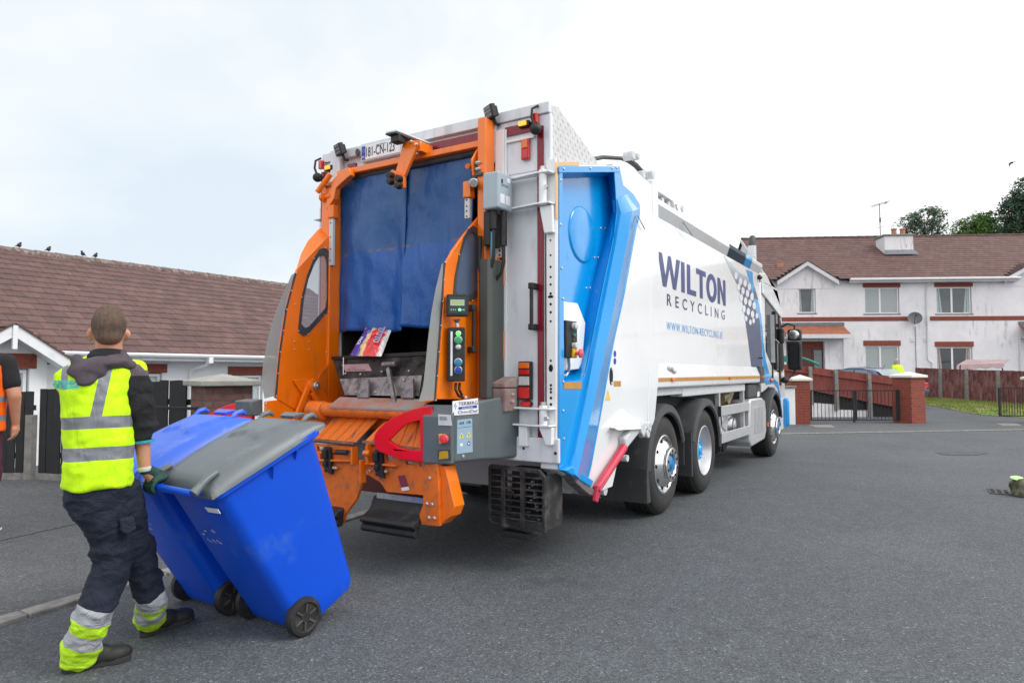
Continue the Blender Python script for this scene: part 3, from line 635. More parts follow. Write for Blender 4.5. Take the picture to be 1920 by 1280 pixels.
# chimney, pots, aerial
c0, cz0 = hx(1659, 470, 2.3); c1, cz1 = hx(1712, 442, 2.3)
zr = ze+(rz-ze)*.72
mb = MB(); mb.box(c0, c1, 2.3, 3.3, zr-1.2, cz1); ch = mb.build('chimney', M_wallH, roof, smooth=0, M=MH)
mb = MB(); mb.box(c0-.07, c1+.07, 2.23, 3.37, cz1+.002, cz1+.10); mb.build('chimney_cap', M_conc, roof, smooth=0, M=MH, bevel=.02)
mb = MB(); q = (rz-ze)/5.02
mb.prism([(c0-.08, 2.05, ze+2.47*q+.14), (c1+.14, 2.05, ze+2.47*q+.14), (c1+.04, 2.29, ze+2.71*q+.25), (c0-.03, 2.29, ze+2.71*q+.25)], (0, 0, .03)); mb.build('lead_flashing', M_lead, roof, smooth=0, M=MH)
for u in (1676, 1692):
    x_ = hx(u, 430, 2.8)[0]; mb = MB(); mb.lathe((x_, 2.8, cz1+.10), (0, 0, 1), [(.17, 0), (.16, .05), (.13, .07), (.12, .30), (.15, .32), (.15, .37), (.11, .37), (.11, .2)], 20); po = mb.build('chimney_pot', M_terra, roof, smooth=40, M=MH)
    if u == 1676:
        mb = MB()
        for i in range(6): t = i*math.pi/3; mb.tube([(x_+.12*math.cos(t), 2.8+.12*math.sin(t), cz1+.45), (x_+.10*math.cos(t), 2.8+.1*math.sin(t), cz1+.62), (x_, 2.8, cz1+.74)], .008, 5)
        mb.build('wire_cowl', M_steel, po, smooth=40, M=MH)
ax, az = hx(1651, 445, 4.0); _, at = hx(1651, 382, 4.0); mb = MB(); mb.cyl((ax, 4.0, az-.4), (ax-.02, 4.0, at), .022, n=8)
for f, l_ in ((.98, 1.0), (.62, .0), (.3, .4)):
    z_ = az+(at-az)*f
    if l_: mb.bar((ax-l_*.45, 3.9, z_-.15*l_), (ax+l_*.5, 4.05, z_+.10*l_), .02, .02)
for i in range(9):
    t = -.42+i*.11; mb.cyl((ax+t, 3.72, at+t*.27), (ax+t, 4.3, at+t*.27), .007, n=5)
mb.box(ax-.03, ax+.03, 3.95, 4.05, az+(at-az)*.45, az+(at-az)*.58)
mb.build('television_aerial', mat('aerial_metal', (.22, .16, .15), .5, .4, .2, 9), roof, smooth=30, M=MH)
vx, vz = hx(1462, 499, 1.0); mb = MB(); mb.box(vx-.16, vx+.16, .9, 1.3, vz-.12, vz+.12); mb.build('roof_vent', M_terra, roof, smooth=0, M=MH, bevel=.02)
# downpipes
px1 = hx(1722, 0)[0]; z1_ = hx(0, 600)[1] if 0 else hx(1722, 684)[1]
mb = MB(); mb.tube([(px1, -.46, ze), (px1, -.10, ze-.3), (px1-.03, -.06, ze-.6), (px1-.05, -.06, z1_+.25), (px1+.13, -.06, z1_+.1), (px1+.15, -.06, .4)], .036, 8)
mb.build('downpipe', M_pvcH, house, smooth=40, M=MH)
for u in (1566, 1889):
    x_ = hx(u, 0)[0]; mb = MB(); mb.cyl((x_, -.07, .4), (x_, -.07, hx(u, 628)[1]), .035, n=8); mb.build('downpipe', M_pvcH, house, smooth=40, M=MH)
mb = MB(); x_ = hx(1699, 0)[0]; mb.tube([(x_, -.03, .4), (x_, -.03, hx(1700, 612)[1])], .012, 6); mb.build('cable', M_ink, house, smooth=40, M=MH)
for u0, u1 in ((1707, 1716), (1731, 1742)):
    a, z_ = hx(u0, 641); b, z2 = hx(u1, 633); mb = MB(); mb.box(a, b, -.03, .01, z_, z2); mb.build('air_vent', M_pvcH, house, smooth=0, M=MH, bevel=.01)
dc = hx(1708, 598); mb = MB(); c_ = Vector((dc[0], -.38, dc[1])); d_ = Vector((-.35, -1, .35)).normalized()
mb.lathe(c_, d_, [(0, -.05), (.15, -.03), (.25, .015), (.31, .05), (.31, .06), (.25, .03), (.15, -.012), (0, -.03)], 24)
sd_ = mb.build('satellite_dish', mat('grey_dish', (.13, .14, .15), .5, 0, .2, 9), house, smooth=40, M=MH)
mb = MB(); mb.tube([c_-d_*.04, c_+Vector((0, .2, -.05)), (c_.x-.05, -.02, c_.z-.12)], .02, 6); mb.tube([c_+Vector((-.02, 0, -.28)), c_+Vector((-.2, -.35, -.1)), c_+d_*.38], .012, 6); mb.cyl(c_+d_*.36, c_+d_*.46, .035, n=8)
mb.build('dish_arm', M_ink, sd_, smooth=40, M=MH)
# porch canopies and front doors
def porch(x0, x1, parent=house):
    zt_ = hx(1500, 611)[1]; zb_ = hx(1500, 628, -.9)[1]
    roof_slope(x0, x1, -1.0, zb_, 0, zt_, 6, 'porch_roof', mat('orange_brown_tiles', (.36, .13, .07), .8, 0, .25, 5), house, MH, .03)
    mb = MB(); mb.box(x0-.05, x1+.05, -.05, -.001, zt_+.0, zt_+.16); mb.build('porch_flashing', M_lead, house, smooth=0, M=MH)
    mb = MB(); mb.box(x0-.03, x1+.03, -1.06, -1.02, zb_-.16, zb_+.03); mb.box(x0, x1, -1.02, -.003, zb_-.16, zb_-.12); mb.box(x1-.05, x1+.02, -1.02, -.02, zb_-.12, zb_+.06); mb.build('porch_fascia', M_pvcH, house, smooth=0, M=MH)
porch(hx(1452, 0)[0], hx(1567, 0)[0]); porch(hx(1891, 0)[0], hx(1891, 0)[0]+3.4)
M_door = mat('brown_front_door', (.10, .02, .012), .4, 0, .25, 4)
def door(x0, x1, flip=0):
    mb = MB(); zt_ = dz1
    mb.box(x0, x1, .20, .24, zt_-.32, zt_); mb.build('door_lintel_panel', M_brickS, house, smooth=0, M=MH)
    zt_ -= .325; w_ = x1-x0; a = x0+w_*.32; b = x0+w_*.70
    mb = MB(); mb.box(a, b, .20, .25, dz0, zt_); d = mb.build('front_door', M_door, house, smooth=0, M=MH, bevel=.01)
    mb = MB()
    for z0_ in (dz0+.2, dz0+1.05): mb.box(a+.12, b-.12, .185, .198, z0_, z0_+.7)
    mb.build('door_panel', M_door, d, smooth=0, M=MH, bevel=.012)
    for p, q in ((x0, a-.02), (b+.02, x1)):
        mb = MB(); mb.box(p, q, .20, .25, dz0, zt_); s = mb.build('side_light', M_door, house, smooth=0, M=MH)
        mb = MB(); mb.box(p+.08, q-.08, .185, .199, dz0+.3, zt_-.1); mb.build('pane', M_glassblk if q < b else mat('grey_blue_pane', (.16, .20, .22), .1, 0, .2, 2), s, smooth=0, M=MH)
    mb = MB(); mb.ell(((x0+x1)/2-.2, .05, zt_+.42), .09); mb.build('globe_light', M_pvc, house, smooth=60, M=MH)
door(dx0, dx1); door(d2[0], d2[1])

# ---------------------------------------------------------------- trees behind the roofs
M_bark = mat('bark', (.09, .065, .045), .9, 0, .4, 8)
def leafm(name, a, b2):
    b = NB(name); c = b.mix(b.ramp(b.noise(.9, 4), [(.35, 0), (.65, 1)]), a, b2); return b.done(c, .7)
def tree(label, base, h, blobs, n, ls, cols, seed, droop=0, name='tree', group=None):
    rn = random.Random(seed); root = reg(name, label, 'tree', base, group); base = Vector(base)
    mb = MB(); top = base+Vector((0, 0, h*.8)); mb.tube([base, base.lerp(top, .35)+Vector((.1, 0, 0)), base.lerp(top, .7)+Vector((-.08, .05, 0)), top], [h*.035, h*.026, h*.014, .02], 8)
    for c, r in blobs:
        c = base+Vector(c); t = base.lerp(top, max(.25, min(.9, (c.z-base.z)/h*.75))); mb.tube([t, t.lerp(c, .5)+Vector((0, 0, .1)), c], [h*.013, h*.008, .01], 6)
        for k in range(5):
            e_ = c+Vector((rn.gauss(0, 1), rn.gauss(0, 1), rn.gauss(0, .8))).normalized()*(r[0]*.8); mb.tube([c.lerp(t, .3), c.lerp(e_, .5), e_], [.03, .018, .006], 5)
    mb.build('trunk', M_bark, root, smooth=50)
    vs = []; fs = []; tot = sum(r[0]*r[1]*r[2] for c, r in blobs)
    for c, r in blobs:
        c = base+Vector(c); k = max(3, int(n*r[0]*r[1]*r[2]/tot/26))
        for _ in range(k):
            d = Vector((rn.gauss(0, 1), rn.gauss(0, 1), rn.gauss(0, 1))).normalized()*(rn.random()**.45)
            cc = c + Vector((d.x*r[0], d.y*r[1], d.z*r[2])); cr_ = ls*rn.uniform(1.6, 3.2)
            if noise.noise(cc*1.1+Vector((seed, 0, 0))) < -.22: continue
            for _ in range(26):
                p = cc + Vector((rn.gauss(0, 1), rn.gauss(0, 1), rn.gauss(0, .6)-droop*.3))*cr_*.62
                a = Vector((rn.gauss(0, 1), rn.gauss(0, 1), rn.gauss(0, .7)-droop)).normalized(); q = a.cross(Vector((rn.gauss(0, 1), rn.gauss(0, 1), rn.gauss(0, 1)))).normalized()
                s_ = ls*rn.uniform(.6, 1.25); b0 = len(vs); vs += [p-a*s_*.9, p+q*s_*.38, p+a*s_*.9, p-q*s_*.38]; fs.append((b0, b0+1, b0+2, b0+3))
    mb = MB(); mb.add(vs, fs); mb.build('crown', cols, root, smooth=0, weld=False)
def TP(u, v, d): q = CAM + (CR*((u-960)/1280) + CD*((v-640)/1280) + CF)*d; return q
def blobs_px(lst, d, base, k=1.0):
    o = []
    for u, v, ru, rv in lst:
        c = TP(u, v, d)-Vector(base); o.append((c, (ru*d/1280*k, ru*d/1280*k*.9, rv*d/1280*k)))
    return o
b_ = TP(1730, 600, 52); b_.z = .45
tree('loose round grey-green tree rising behind the roof to the right of the chimney', b_, 10.8, blobs_px([(1734, 405, 26, 14), (1755, 402, 17, 12), (1712, 414, 22, 13), (1694, 418, 10, 8), (1735, 428, 26, 12), (1762, 420, 10, 14), (1708, 434, 18, 8), (1745, 440, 22, 8)], 52, b_), 3600, .13, leafm('grey_green_leaves', (.15, .21, .13), (.08, .13, .085)), 5)
b_ = TP(1838, 600, 48); b_.z = .45
tree('bright green bushy tree behind the roof beside the dark tall evergreen', b_, 9.8, blobs_px([(1845, 412, 22, 14), (1822, 422, 26, 14), (1800, 432, 20, 10), (1866, 424, 18, 18), (1840, 436, 40, 12), (1788, 440, 14, 5), (1806, 440, 22, 8)], 48, b_), 7600, .12, leafm('bright_green_leaves', (.10, .20, .03), (.05, .13, .02)), 9)
b_ = TP(1915, 600, 46); b_.z = .45
tree('tall dark evergreen tree behind the roof at the right edge', b_, 14, blobs_px([(1911, 352, 12, 12), (1925, 340, 14, 12), (1905, 378, 20, 12), (1890, 385, 18, 10), (1930, 380, 30, 25), (1905, 405, 26, 14), (1888, 410, 18, 10), (1935, 420, 40, 30), (1900, 432, 34, 14), (1877, 432, 12, 12), (1965, 360, 30, 40), (1908, 365, 18, 12), (1905, 392, 24, 12)], 46, b_), 13000, .13, leafm('dark_evergreen_needles', (.028, .070, .038), (.05, .10, .042)), 12, .5)

# ---------------------------------------------------------------- front garden piers, gates, fences
def pier(c, ang, hw, z0, zc, name, label, capm, hc=.10, ov=.06):
    M = Matrix.Translation((c.x, c.y, 0)) @ Matrix.Rotation(ang, 4, 'Z'); r = reg(name, label, 'pillar', (c.x, c.y, z0))
    mb = MB(); mb.box(-hw, hw, -hw, hw, z0-.1, zc); mb.build('shaft', M_brickR, r, smooth=0, M=M)
    mb = MB(); k = hw+ov; mb.loft([[Vector((x*q, y*q, z)) for x, y in ((-k, -k), (k, -k), (k, k), (-k, k))] for q, z in ((.96, zc+.002), (1, zc+.015), (1, zc+.07), (.05, zc+.07+hc))])
    mb.build('cap', capm, r, smooth=0, M=M, bevel=.008); return M
def D(u, d, v): return CP(u, d), 1.43-(v-698)/1280*d
c, z = D(1499, 19.2, 714); pier(c, YAW-.15, .21, 0, z, 'gate_pillar', 'red brick gate pillar with cream cap just right of the truck cab', M_capc)
c, z = D(1702, 19.6, 708); pier(c, YAW+math.radians(24), .29, 0, z, 'gate_pillar', 'wide red brick gate pillar with cream cap in front of the blue car', M_capc)
c, z = D(1943, 19.4, 712); pier(c, YAW, .22, 0, z, 'gate_pillar', 'red brick gate pillar cut by the right edge with the iron gate', M_capc)
# white rendered wall end beside the left pillar
a = CP(1462, 19.0); z = 1.43-25/1280*19; Mw = Matrix.Translation((a.x, a.y, 0)) @ Matrix.Rotation(YAW-.1, 4, 'Z')
wr = reg('garden_wall', 'low white rendered wall with a grey coping between truck cab and brick pillar', 'wall', (a.x, a.y, 0)); mb = MB(); mb.box(-1.5, .36, -.11, .11, -.1, z-.07); mb.build('wall', M_wallB, wr, smooth=0, M=Mw, bevel=.01)
mb = MB(); mb.box(-1.53, .39, -.15, .15, z-.067, z); mb.build('coping', M_conc, wr, smooth=0, M=Mw, bevel=.015)
def gate(u0, u1, d0, d1, v0, v1, n, label, leaves=1):
    a, zt_ = D(u0, d0, v0); _, zb_ = D(u0, d0, v1); b = CP(u1, d1); dd = b-a; Ln = dd.length; M = Matrix.Translation((a.x, a.y, 0)) @ Matrix.Rotation(math.atan2(dd.y, dd.x), 4, 'Z')
    r = reg('iron_gate', label, 'gate', (a.x, a.y, 0))
    for k in range(leaves):
        x0 = Ln*k/leaves; x1 = Ln*(k+1)/leaves; mb = MB()
        mb.box(x0+.02, x1-.02, -.01, .01, zt_-.03, zt_); mb.box(x0+.02, x1-.02, -.01, .01, zb_, zb_+.03); mb.box(x0+.01, x0+.05, -.016, .016, zb_-.0, zt_+.0); mb.box(x1-.05, x1-.01, -.016, .016, zb_, zt_)
        if k == 0 and leaves > 1: mb.box(x1-.06, x1-.012, -.022, .022, zb_-.05, zt_-.0)
        if k == leaves-1: mb.box(x1-.09, x1-.055, -.016, .016, zb_-.03, zt_+.015)
        for i in range(1, n): x_ = x0+(x1-x0)*i/n; mb.cyl((x_, 0, zb_+.02), (x_, 0, zt_-.02), .008, n=6)
        mb.build('gate_leaf', M_iron2, r, smooth=0, M=M)
gate(1517, 1685, 19.3, 19.5, 731, 788, 12, 'low black iron double gate between the two red brick pillars', 2)
gate(1869, 1925, 18.9, 18.9, 726, 780, 11, 'single black iron gate beside grass verge at the right edge')
# stepped brown fence on a white wall behind the double gate
def sfence():
    d = 21.5; r = reg('stepped_fence', 'red-brown board fence on a stepped white wall behind the double gate', 'fence', CP(1600, d))
    P = lambda u, v, dd=0: (lambda a: Vector((a.x, a.y, 1.43-(v-698)/1280*(d+dd))))(CP(u, d+dd))
    tf = lambda u: 686+(u-1500)*.112 if u > 1500 else 683+(u-1470)*.1
    bf = lambda u: 730+(u-1517)*.205
    fwd = CFH*.03
    for u0, u1 in ((1440, 1478), (1478, 1515), (1519, 1562), (1568, 1624), (1631, 1690)):
        mb = MB(); n = max(4, int((u1-u0)/4.5))
        for i in range(n):
            a = u0+(u1-u0)*i/n; b = u0+(u1-u0)*(i+.94)/n; mb.prism([P(a, bf(a)), P(b, bf(b)), P(b, tf(b)+random.uniform(-.4, .4)), P(a, tf(a))], fwd)
        o = mb.build('board_panel', M_wood_r, r, smooth=0)
        for h in (.22, .95):
            mb = MB(); va, vb = tf(u0)+(bf(u0)-tf(u0))*h, tf(u1)+(bf(u1)-tf(u1))*h
            mb.prism([P(u0, va+3.2), P(u1, vb+3.2), P(u1, vb), P(u0, va)], -CFH*.06)
            mb.build('rail', M_wood_r, o, smooth=0)
        mb = MB(); st = bf(u1)+16 if u0 > 1500 else 752
        mb.prism([P(u0, bf(u0)-1, .05), P(u0, st, .05), P(u1, st, .05), P(u1, bf(u1)-1, .05)], fwd); mb.build('gravel_board', M_wood_k, r, smooth=0)
        mb = MB(); mb.prism([P(u0-2, st-1), P(u1+4, st-1+(4 if u0 > 1500 else 0)), P(u1+4, 800), P(u0-2, 800)], CFH*.2); mb.build('rendered_base', M_wallH, r, smooth=0)
    for u in (1517, 1565, 1627):
        mb = MB(); t = tf(u)-1; mb.prism([P(u-3, t), P(u+3, t), P(u+4, bf(u)+28), P(u-3, bf(u)+28)], -CFH*.10); mb.build('post', M_conc, r, smooth=0)
sfence()
# weathered maroon fence on the right with grass in front
def D2(u, v, d): a = CP(u, d); return Vector((a.x, a.y, 1.43-(v-698)/1280*d))
us = [1716, 1762, 1811, 1870, 1940, 2050]; vt = [689, 691, 693, 694, 696, 699]; vb = [742, 747, 751, 755, 760, 767]; dd = [29.5, 28.6, 27.7, 26.7, 25.6, 24]
for k in range(5):
    lab = ['short maroon fence panel directly right of the wide brick pillar', 'maroon board fence panel between the first and second concrete posts', 'maroon fence panel in front of the swing seat canopy', 'maroon fence panel behind the black iron gate at right', 'end panel of the maroon fence at the right edge'][k]
    r = reg('board_fence', lab, 'fence', D2(us[k], vb[k], dd[k]), 'maroon fence panels behind the grass verge')
    mb = MB(); n = int((us[k+1]-us[k])/3.6)
    for i in range(n):
        f = lambda t: D2(us[k]+(us[k+1]-us[k])*t, vt[k]+(vt[k+1]-vt[k])*t+random.uniform(-.35, .35), dd[k]+(dd[k+1]-dd[k])*t)
        g_ = lambda t: D2(us[k]+(us[k+1]-us[k])*t, vb[k]+(vb[k+1]-vb[k])*t, dd[k]+(dd[k+1]-dd[k])*t)
        mb.prism([g_(i/n), g_((i+.93)/n), f((i+.93)/n), f(i/n)], CFH*(.02+.012*(i % 2)))
    mb.build('board_panel', M_wood_v, r, smooth=0)
    if k < 4:
        p = D2(us[k+1], vt[k+1], dd[k+1]); p0 = D2(us[k+1], vb[k+1], dd[k+1]); M = Matrix.Translation((p.x, p.y, 0)) @ Matrix.Rotation(YAW, 4, 'Z'); mb = MB(); mb.box(-.055, .055, -.06, .06, p0.z-.1, p.z-.03)
        mb.build('post', M_conc, r, smooth=0, M=M, bevel=.01)
# grass verge: a ground sheet with real blades on it
gp = [D2(1728, 741, 29.6), D2(1762, 746, 28.5), D2(1811, 750, 27.6), D2(1870, 754, 26.6), D2(1940, 759, 25.5), D2(2050, 766, 24), D2(2050, 792, 19.9), D2(1925, 786, 20.3), D2(1875, 779, 20.9), D2(1838, 774, 22.1), D2(1790, 766, 24), D2(1728, 757, 26.5)]
for p in gp: p.z = gz(p.x, p.y)+.012
b = NB('grass_soil'); M_grass = b.done(b.mix(b.ramp(b.noise(.8, 6, .7), [(.42, 0), (.58, 1)]), (.10, .17, .025), (.30, .24, .11)), .95)
mb = MB()
def quadgrid(a, b_, c, d, n=12):
    vs = []
    for j in range(n+1):
        for i in range(n+1):
            p = a.lerp(b_, i/n).lerp(d.lerp(c, i/n), j/n); vs.append((p.x, p.y, gz(p.x, p.y)+.012))
    mb.add(vs, [(j*(n+1)+i, j*(n+1)+i+1, (j+1)*(n+1)+i+1, (j+1)*(n+1)+i) for j in range(n) for i in range(n)])
quadgrid(gp[0], gp[2], gp[9], gp[11]); quadgrid(gp[2], gp[5], gp[6], gp[9])
struct(mb.build('verge', M_grass, smooth=0))
vs = []; fs = []; rn = random.Random(4)
for _ in range(9000):
    k = rn.random()
    A, B, C_, D_ = (gp[0], gp[2], gp[9], gp[11]) if k < .5 else (gp[2], gp[5], gp[6], gp[9])
    s, t = rn.random(), rn.random()**1.35; p = A.lerp(B, s).lerp(D_.lerp(C_, s), t); p.z = gz(p.x, p.y)+.01
    a_ = rn.random()*6.28; h_ = rn.uniform(.04, .11)*(1.3-t); w_ = Vector((math.cos(a_), math.sin(a_), 0))*.016; b0 = len(vs)
    vs += [p-w_, p+w_, p+Vector((rn.uniform(-.04, .04), rn.uniform(-.04, .04), h_))]; fs.append((b0, b0+1, b0+2))
b = NB('grass_blades'); _s = b.noise(.8, 6, .7); M_gb = b.done(b.mix(b.ramp(_s, [(.40, 0), (.62, 1)]), (.13, .24, .03), (.30, .27, .10)), .8)
mb = MB(); mb.add(vs, fs); o = mb.build('grass', M_gb, smooth=0, weld=False); tag(o, 'patchy green and straw coloured grass verge below the maroon fence', 'grass'); o['kind'] = 'stuff'
# swing seat canopy behind the fence
r = reg('swing_seat', 'faded pink scalloped swing seat canopy showing above the maroon fence', 'garden seat', D2(1838, 745, 30))
f0 = D2(1788, 690, 30.2); f1 = D2(1880, 686, 29.3); t0 = D2(1812, 674, 31.3); t1 = D2(1891, 674, 30.6)
mb = MB(); n = 20; top = []; mid = []; bot = []
for i in range(n+1):
    t = i/n; a = t0.lerp(t1, t); b = f0.lerp(f1, t); top.append(a); mid.append(b.lerp(a, .25)+Vector((0, 0, .05))); bot.append(b.lerp(a, .18)-Vector((0, 0, .10+.05*abs(math.sin(t*math.pi*4)))))
mb.loft([top, mid, bot], closed=False, cap=False); q = [p-Vector((0, 0, .02)) for p in top]; mb.loft([top, q, [p-Vector((0, 0, .03)) for p in mid]], closed=False, cap=False)
mb.build('canopy', mat('faded_pink_canvas', (.42, .30, .31), .9, 0, .2, 3), r, smooth=30)
mb = MB(); a = D2(1873, 680, 30); mb.tube([a, a+Vector((.12, 0, -.3)), a+Vector((.14, 0, -1.4))], .025, 8); a = D2(1800, 684, 30); mb.tube([a, a+Vector((-.1, 0, -1.4))], .025, 8); mb.build('frame', M_iron2, r, smooth=40)
mb = MB(); a = D2(1840, 730, 30.2); M = Matrix.Translation(a) @ Matrix.Rotation(YAW, 4, 'Z'); mb.box(-.9, .9, -.25, .3, -.05, .05); mb.box(-.9, .9, .25, .35, .05, .5); mb.build('bench', mat('canvas_seat', (.35, .25, .25), .9, 0, .2, 3), r, smooth=0, M=M, bevel=.03)
# green tube and canopy behind the cab mirror
mb = MB(); a = D2(1503, 671, 23); b = D2(1536, 684, 22.5); mb.tube([a, a.lerp(b, .5)+Vector((0, 0, .02)), b], .045, 10); a2 = D2(1466, 668, 23.2); b2 = D2(1490, 671, 23); mb.bar(a2-Vector((0, 0, .07)), b2-Vector((0, 0, .07)), .3, .2); mb.tube([b2, a], .04, 8)
mb.tube([D2(1476, 676, 23.1), D2(1473, 760, 23.1)], .02, 6)
tag(mb.build('garden_parasol', mat('green_canvas', (.03, .24, .16), .6, 0, .2, 12), smooth=40), 'tilted closed green parasol behind the truck mirror and brick pillar', 'parasol')

# ---------------------------------------------------------------- blue saloon car
def car():
    cpos = CP(1612, 26.5); z0 = gz(cpos.x, cpos.y); al = YAW+math.radians(180-69)      # heading: away to the left
    M = Matrix.Translation((cpos.x, cpos.y, z0)) @ Matrix.Rotation(al, 4, 'Z')        # +x forward
    r = reg('parked_car', 'dark blue saloon car parked behind the brown fence and brick pillar', 'car', (cpos.x, cpos.y, z0))
    paint = mat('dark_blue_car_paint', (.03, .05, .14), .2, .2, .05, 3, coat=.8); gl = mat('car_glass', (.20, .26, .27), .06, 0, .3, 1.5)
    secs = [(-2.25, .42, .68, .70), (-2.2, .32, .86, .80), (-2.0, .27, .98, .85), (-1.4, .25, 1.02, .88), (-.6, .24, .98, .89), (.4, .24, .96, .89), (1.2, .25, .93, .87), (1.9, .28, .80, .82), (2.2, .34, .68, .72), (2.27, .42, .58, .62)]
    mb = MB(); rings = []
    for x_, zl, zh, hw in secs:
        rings.append([Vector((x_, y, z)) for y, z in ((-hw*.9, zl), (-hw, zl+.12), (-hw*1.0, (zl+zh)/2), (-hw*.96, zh-.07), (-hw*.85, zh), (0, zh+.02), (hw*.85, zh), (hw*.96, zh-.07), (hw, (zl+zh)/2), (hw, zl+.12), (hw*.9, zl))])
    mb.loft(rings); mb.build('body', paint, r, smooth=50, M=M)
    mb = MB(); cab = [(-1.62, 1.0, .74), (-1.05, 1.33, .60), (-.55, 1.43, .56), (.1, 1.43, .56), (.55, 1.34, .58), (1.25, .96, .74)]
    mb.loft([[Vector((x_, y, z)) for y, z in ((-.80, .9), (-hw-.02, (z_+.95)/2), (-hw+.03, z_-.04), (-hw*.6, z_), (0, z_+.015), (hw*.6, z_), (hw-.03, z_-.04), (hw+.02, (z_+.95)/2), (.80, .9))] for x_, z_, hw in cab]); mb.build('roof', paint, r, smooth=50, M=M)
    mb = MB(); mb.add([(-1.60, -.60, 1.035), (-1.60, .60, 1.035), (-1.10, .50, 1.335), (-1.10, -.50, 1.335)], [(0, 1, 2, 3)]); mb.v = [q+Vector((-.02, 0, .012)) for q in mb.v]; mb.build('rear_window', gl, r, smooth=0, M=M)
    mb = MB(); mb.add([(1.20, -.60, 1.0), (1.20, .60, 1.0), (.62, .50, 1.33), (.62, -.50, 1.33)], [(0, 1, 2, 3)]); mb.v = [q+Vector((.02, 0, .015)) for q in mb.v]; mb.build('windscreen', gl, r, smooth=0, M=M)
    for s in (-1, 1):
        for p in ([(-1.15, .99), (-.35, .99), (-.35, 1.32), (-.85, 1.30)], [(-.28, .99), (.62, .99), (.35, 1.31), (-.28, 1.33)], [(-1.45, 1.0), (-1.22, .99), (-.95, 1.24)]):
            mb = MB(); mb.prism([(x_, s*(.80-(z-.95)*.48), z) for x_, z in p], (0, s*.012, 0)); mb.build('side_window', gl, r, smooth=0, M=M)
    for s in (-1, 1):
        mb = MB(); mb.box(-2.24, -2.12, s*.58, s*.80, .66, .86); mb.build('tail_light', M_redlens, r, smooth=0, M=M, bevel=.02)
        mb = MB(); mb.box(.55, .7, s*.88, s*1.02, .95, 1.07); mb.build('door_mirror', paint, r, smooth=0, M=M, bevel=.03)
        for x_ in (-1.35, 1.4):
            mb = MB(); mb.lathe((x_, s*.66, .31), (0, s, 0), [(.0, .03), (.2, .03), (.21, 0), (.31, 0), (.31, .2), (.21, .2), (.2, .17), (0, .16)], 24); mb.build('wheel', M_black, r, smooth=40, M=M)
    mb = MB(); mb.tube([(-1.0, 0, 1.34), (-1.12, 0, 1.5)], .008, 5); mb.build('aerial', M_ink, r, smooth=0, M=M)
    mb = MB(); mb.box(-2.30, -2.2, -.78, .78, .45, .62); mb.build('rear_bumper', paint, r, smooth=0, M=M, bevel=.04)
    mb = MB(); mb.box(-2.262, -2.245, -.26, .26, .68, .79); mb.build('number_plate', M_label, r, smooth=0, M=M)
car()
# flying birds
def fly(u, v, d, s, lab):
    c = TP(u, v, d); a = CR; mb = MB()
    mb.loft([ring(c+a*t*s+Vector((0, 0, h*s)), w_*s, .02*s, Matrix.Rotation(0, 3, 'X'), 6) for t, h, w_ in ((-.30, -.32, .02), (-.22, -.05, .10), (-.05, .10, .13), (.10, .14, .12), (.3, .12, .02))])
    mb.ell(c+Vector((0, 0, .02*s)), (.09*s, .2*s, .07*s)); tag(mb.build('bird', M_bird, smooth=60), lab, 'bird')
fly(1898, 306, 40, .62, 'dark bird flying in the sky above the tall evergreen'); fly(1662, 380, 45, .35, 'tiny bird in flight beside the television aerial')
# ================================================================= REFUSE TRUCK (truck frame = world frame: x right, y forward, rear face y=0)
truck = reg('refuse_truck', 'white recycling truck with blue side panels and an orange bin lift, seen from behind', 'truck', (0, 3.5, 0))
T = truck
def bolts(parent, pts, ax, r=.008, m=None, h=.008, sgn=1, name='bolt'):
    mb = MB(); d = Vector((0, 0, 0)); d[ax] = sgn
    for p in pts: mb.lathe(p, d, [(r, 0), (r, h*.6), (r*.6, h), (0, h)], 8)
    if pts: return mb.build(name, m or M_bolt, parent, smooth=40)
def poly(name, m, pts, vec, parent=T, holes=(), bevel=.004, smooth=0, **k):
    mb = MB(); mb.prism(pts, vec, 0, holes); return mb.build(name, m, parent, smooth=smooth or 30, bevel=bevel, **k)
# chequer plate
b = NB('chequer_plate'); s = b.sep(); v1 = b.math('SINE', b.math('MULTIPLY', b.math('ADD', s[1], s[2]), 75.0)); v2 = b.math('SINE', b.math('MULTIPLY', b.math('SUBTRACT', s[1], s[2]), 75.0))
bm_ = b.math('MAXIMUM', b.math('MULTIPLY', v1, b.math('GREATER_THAN', v2, 0.0)), 0.0); b.bump(bm_, .8, .006)
M_chq = b.done(b.mix(b.noise(25, 4), (.42, .42, .42), (.66, .66, .65)), .38, .45)

# ---- tailgate shell
prof = [(0, .775), (0, 2.955), (.04, 2.985), (1.18, 3.275), (1.26, 3.275), (1.98, 3.32), (1.98, 2.4), (1.80, .916), (.95, .965), (1.25, .94), (.99, .475), (.54, .465), (.02, .72)]
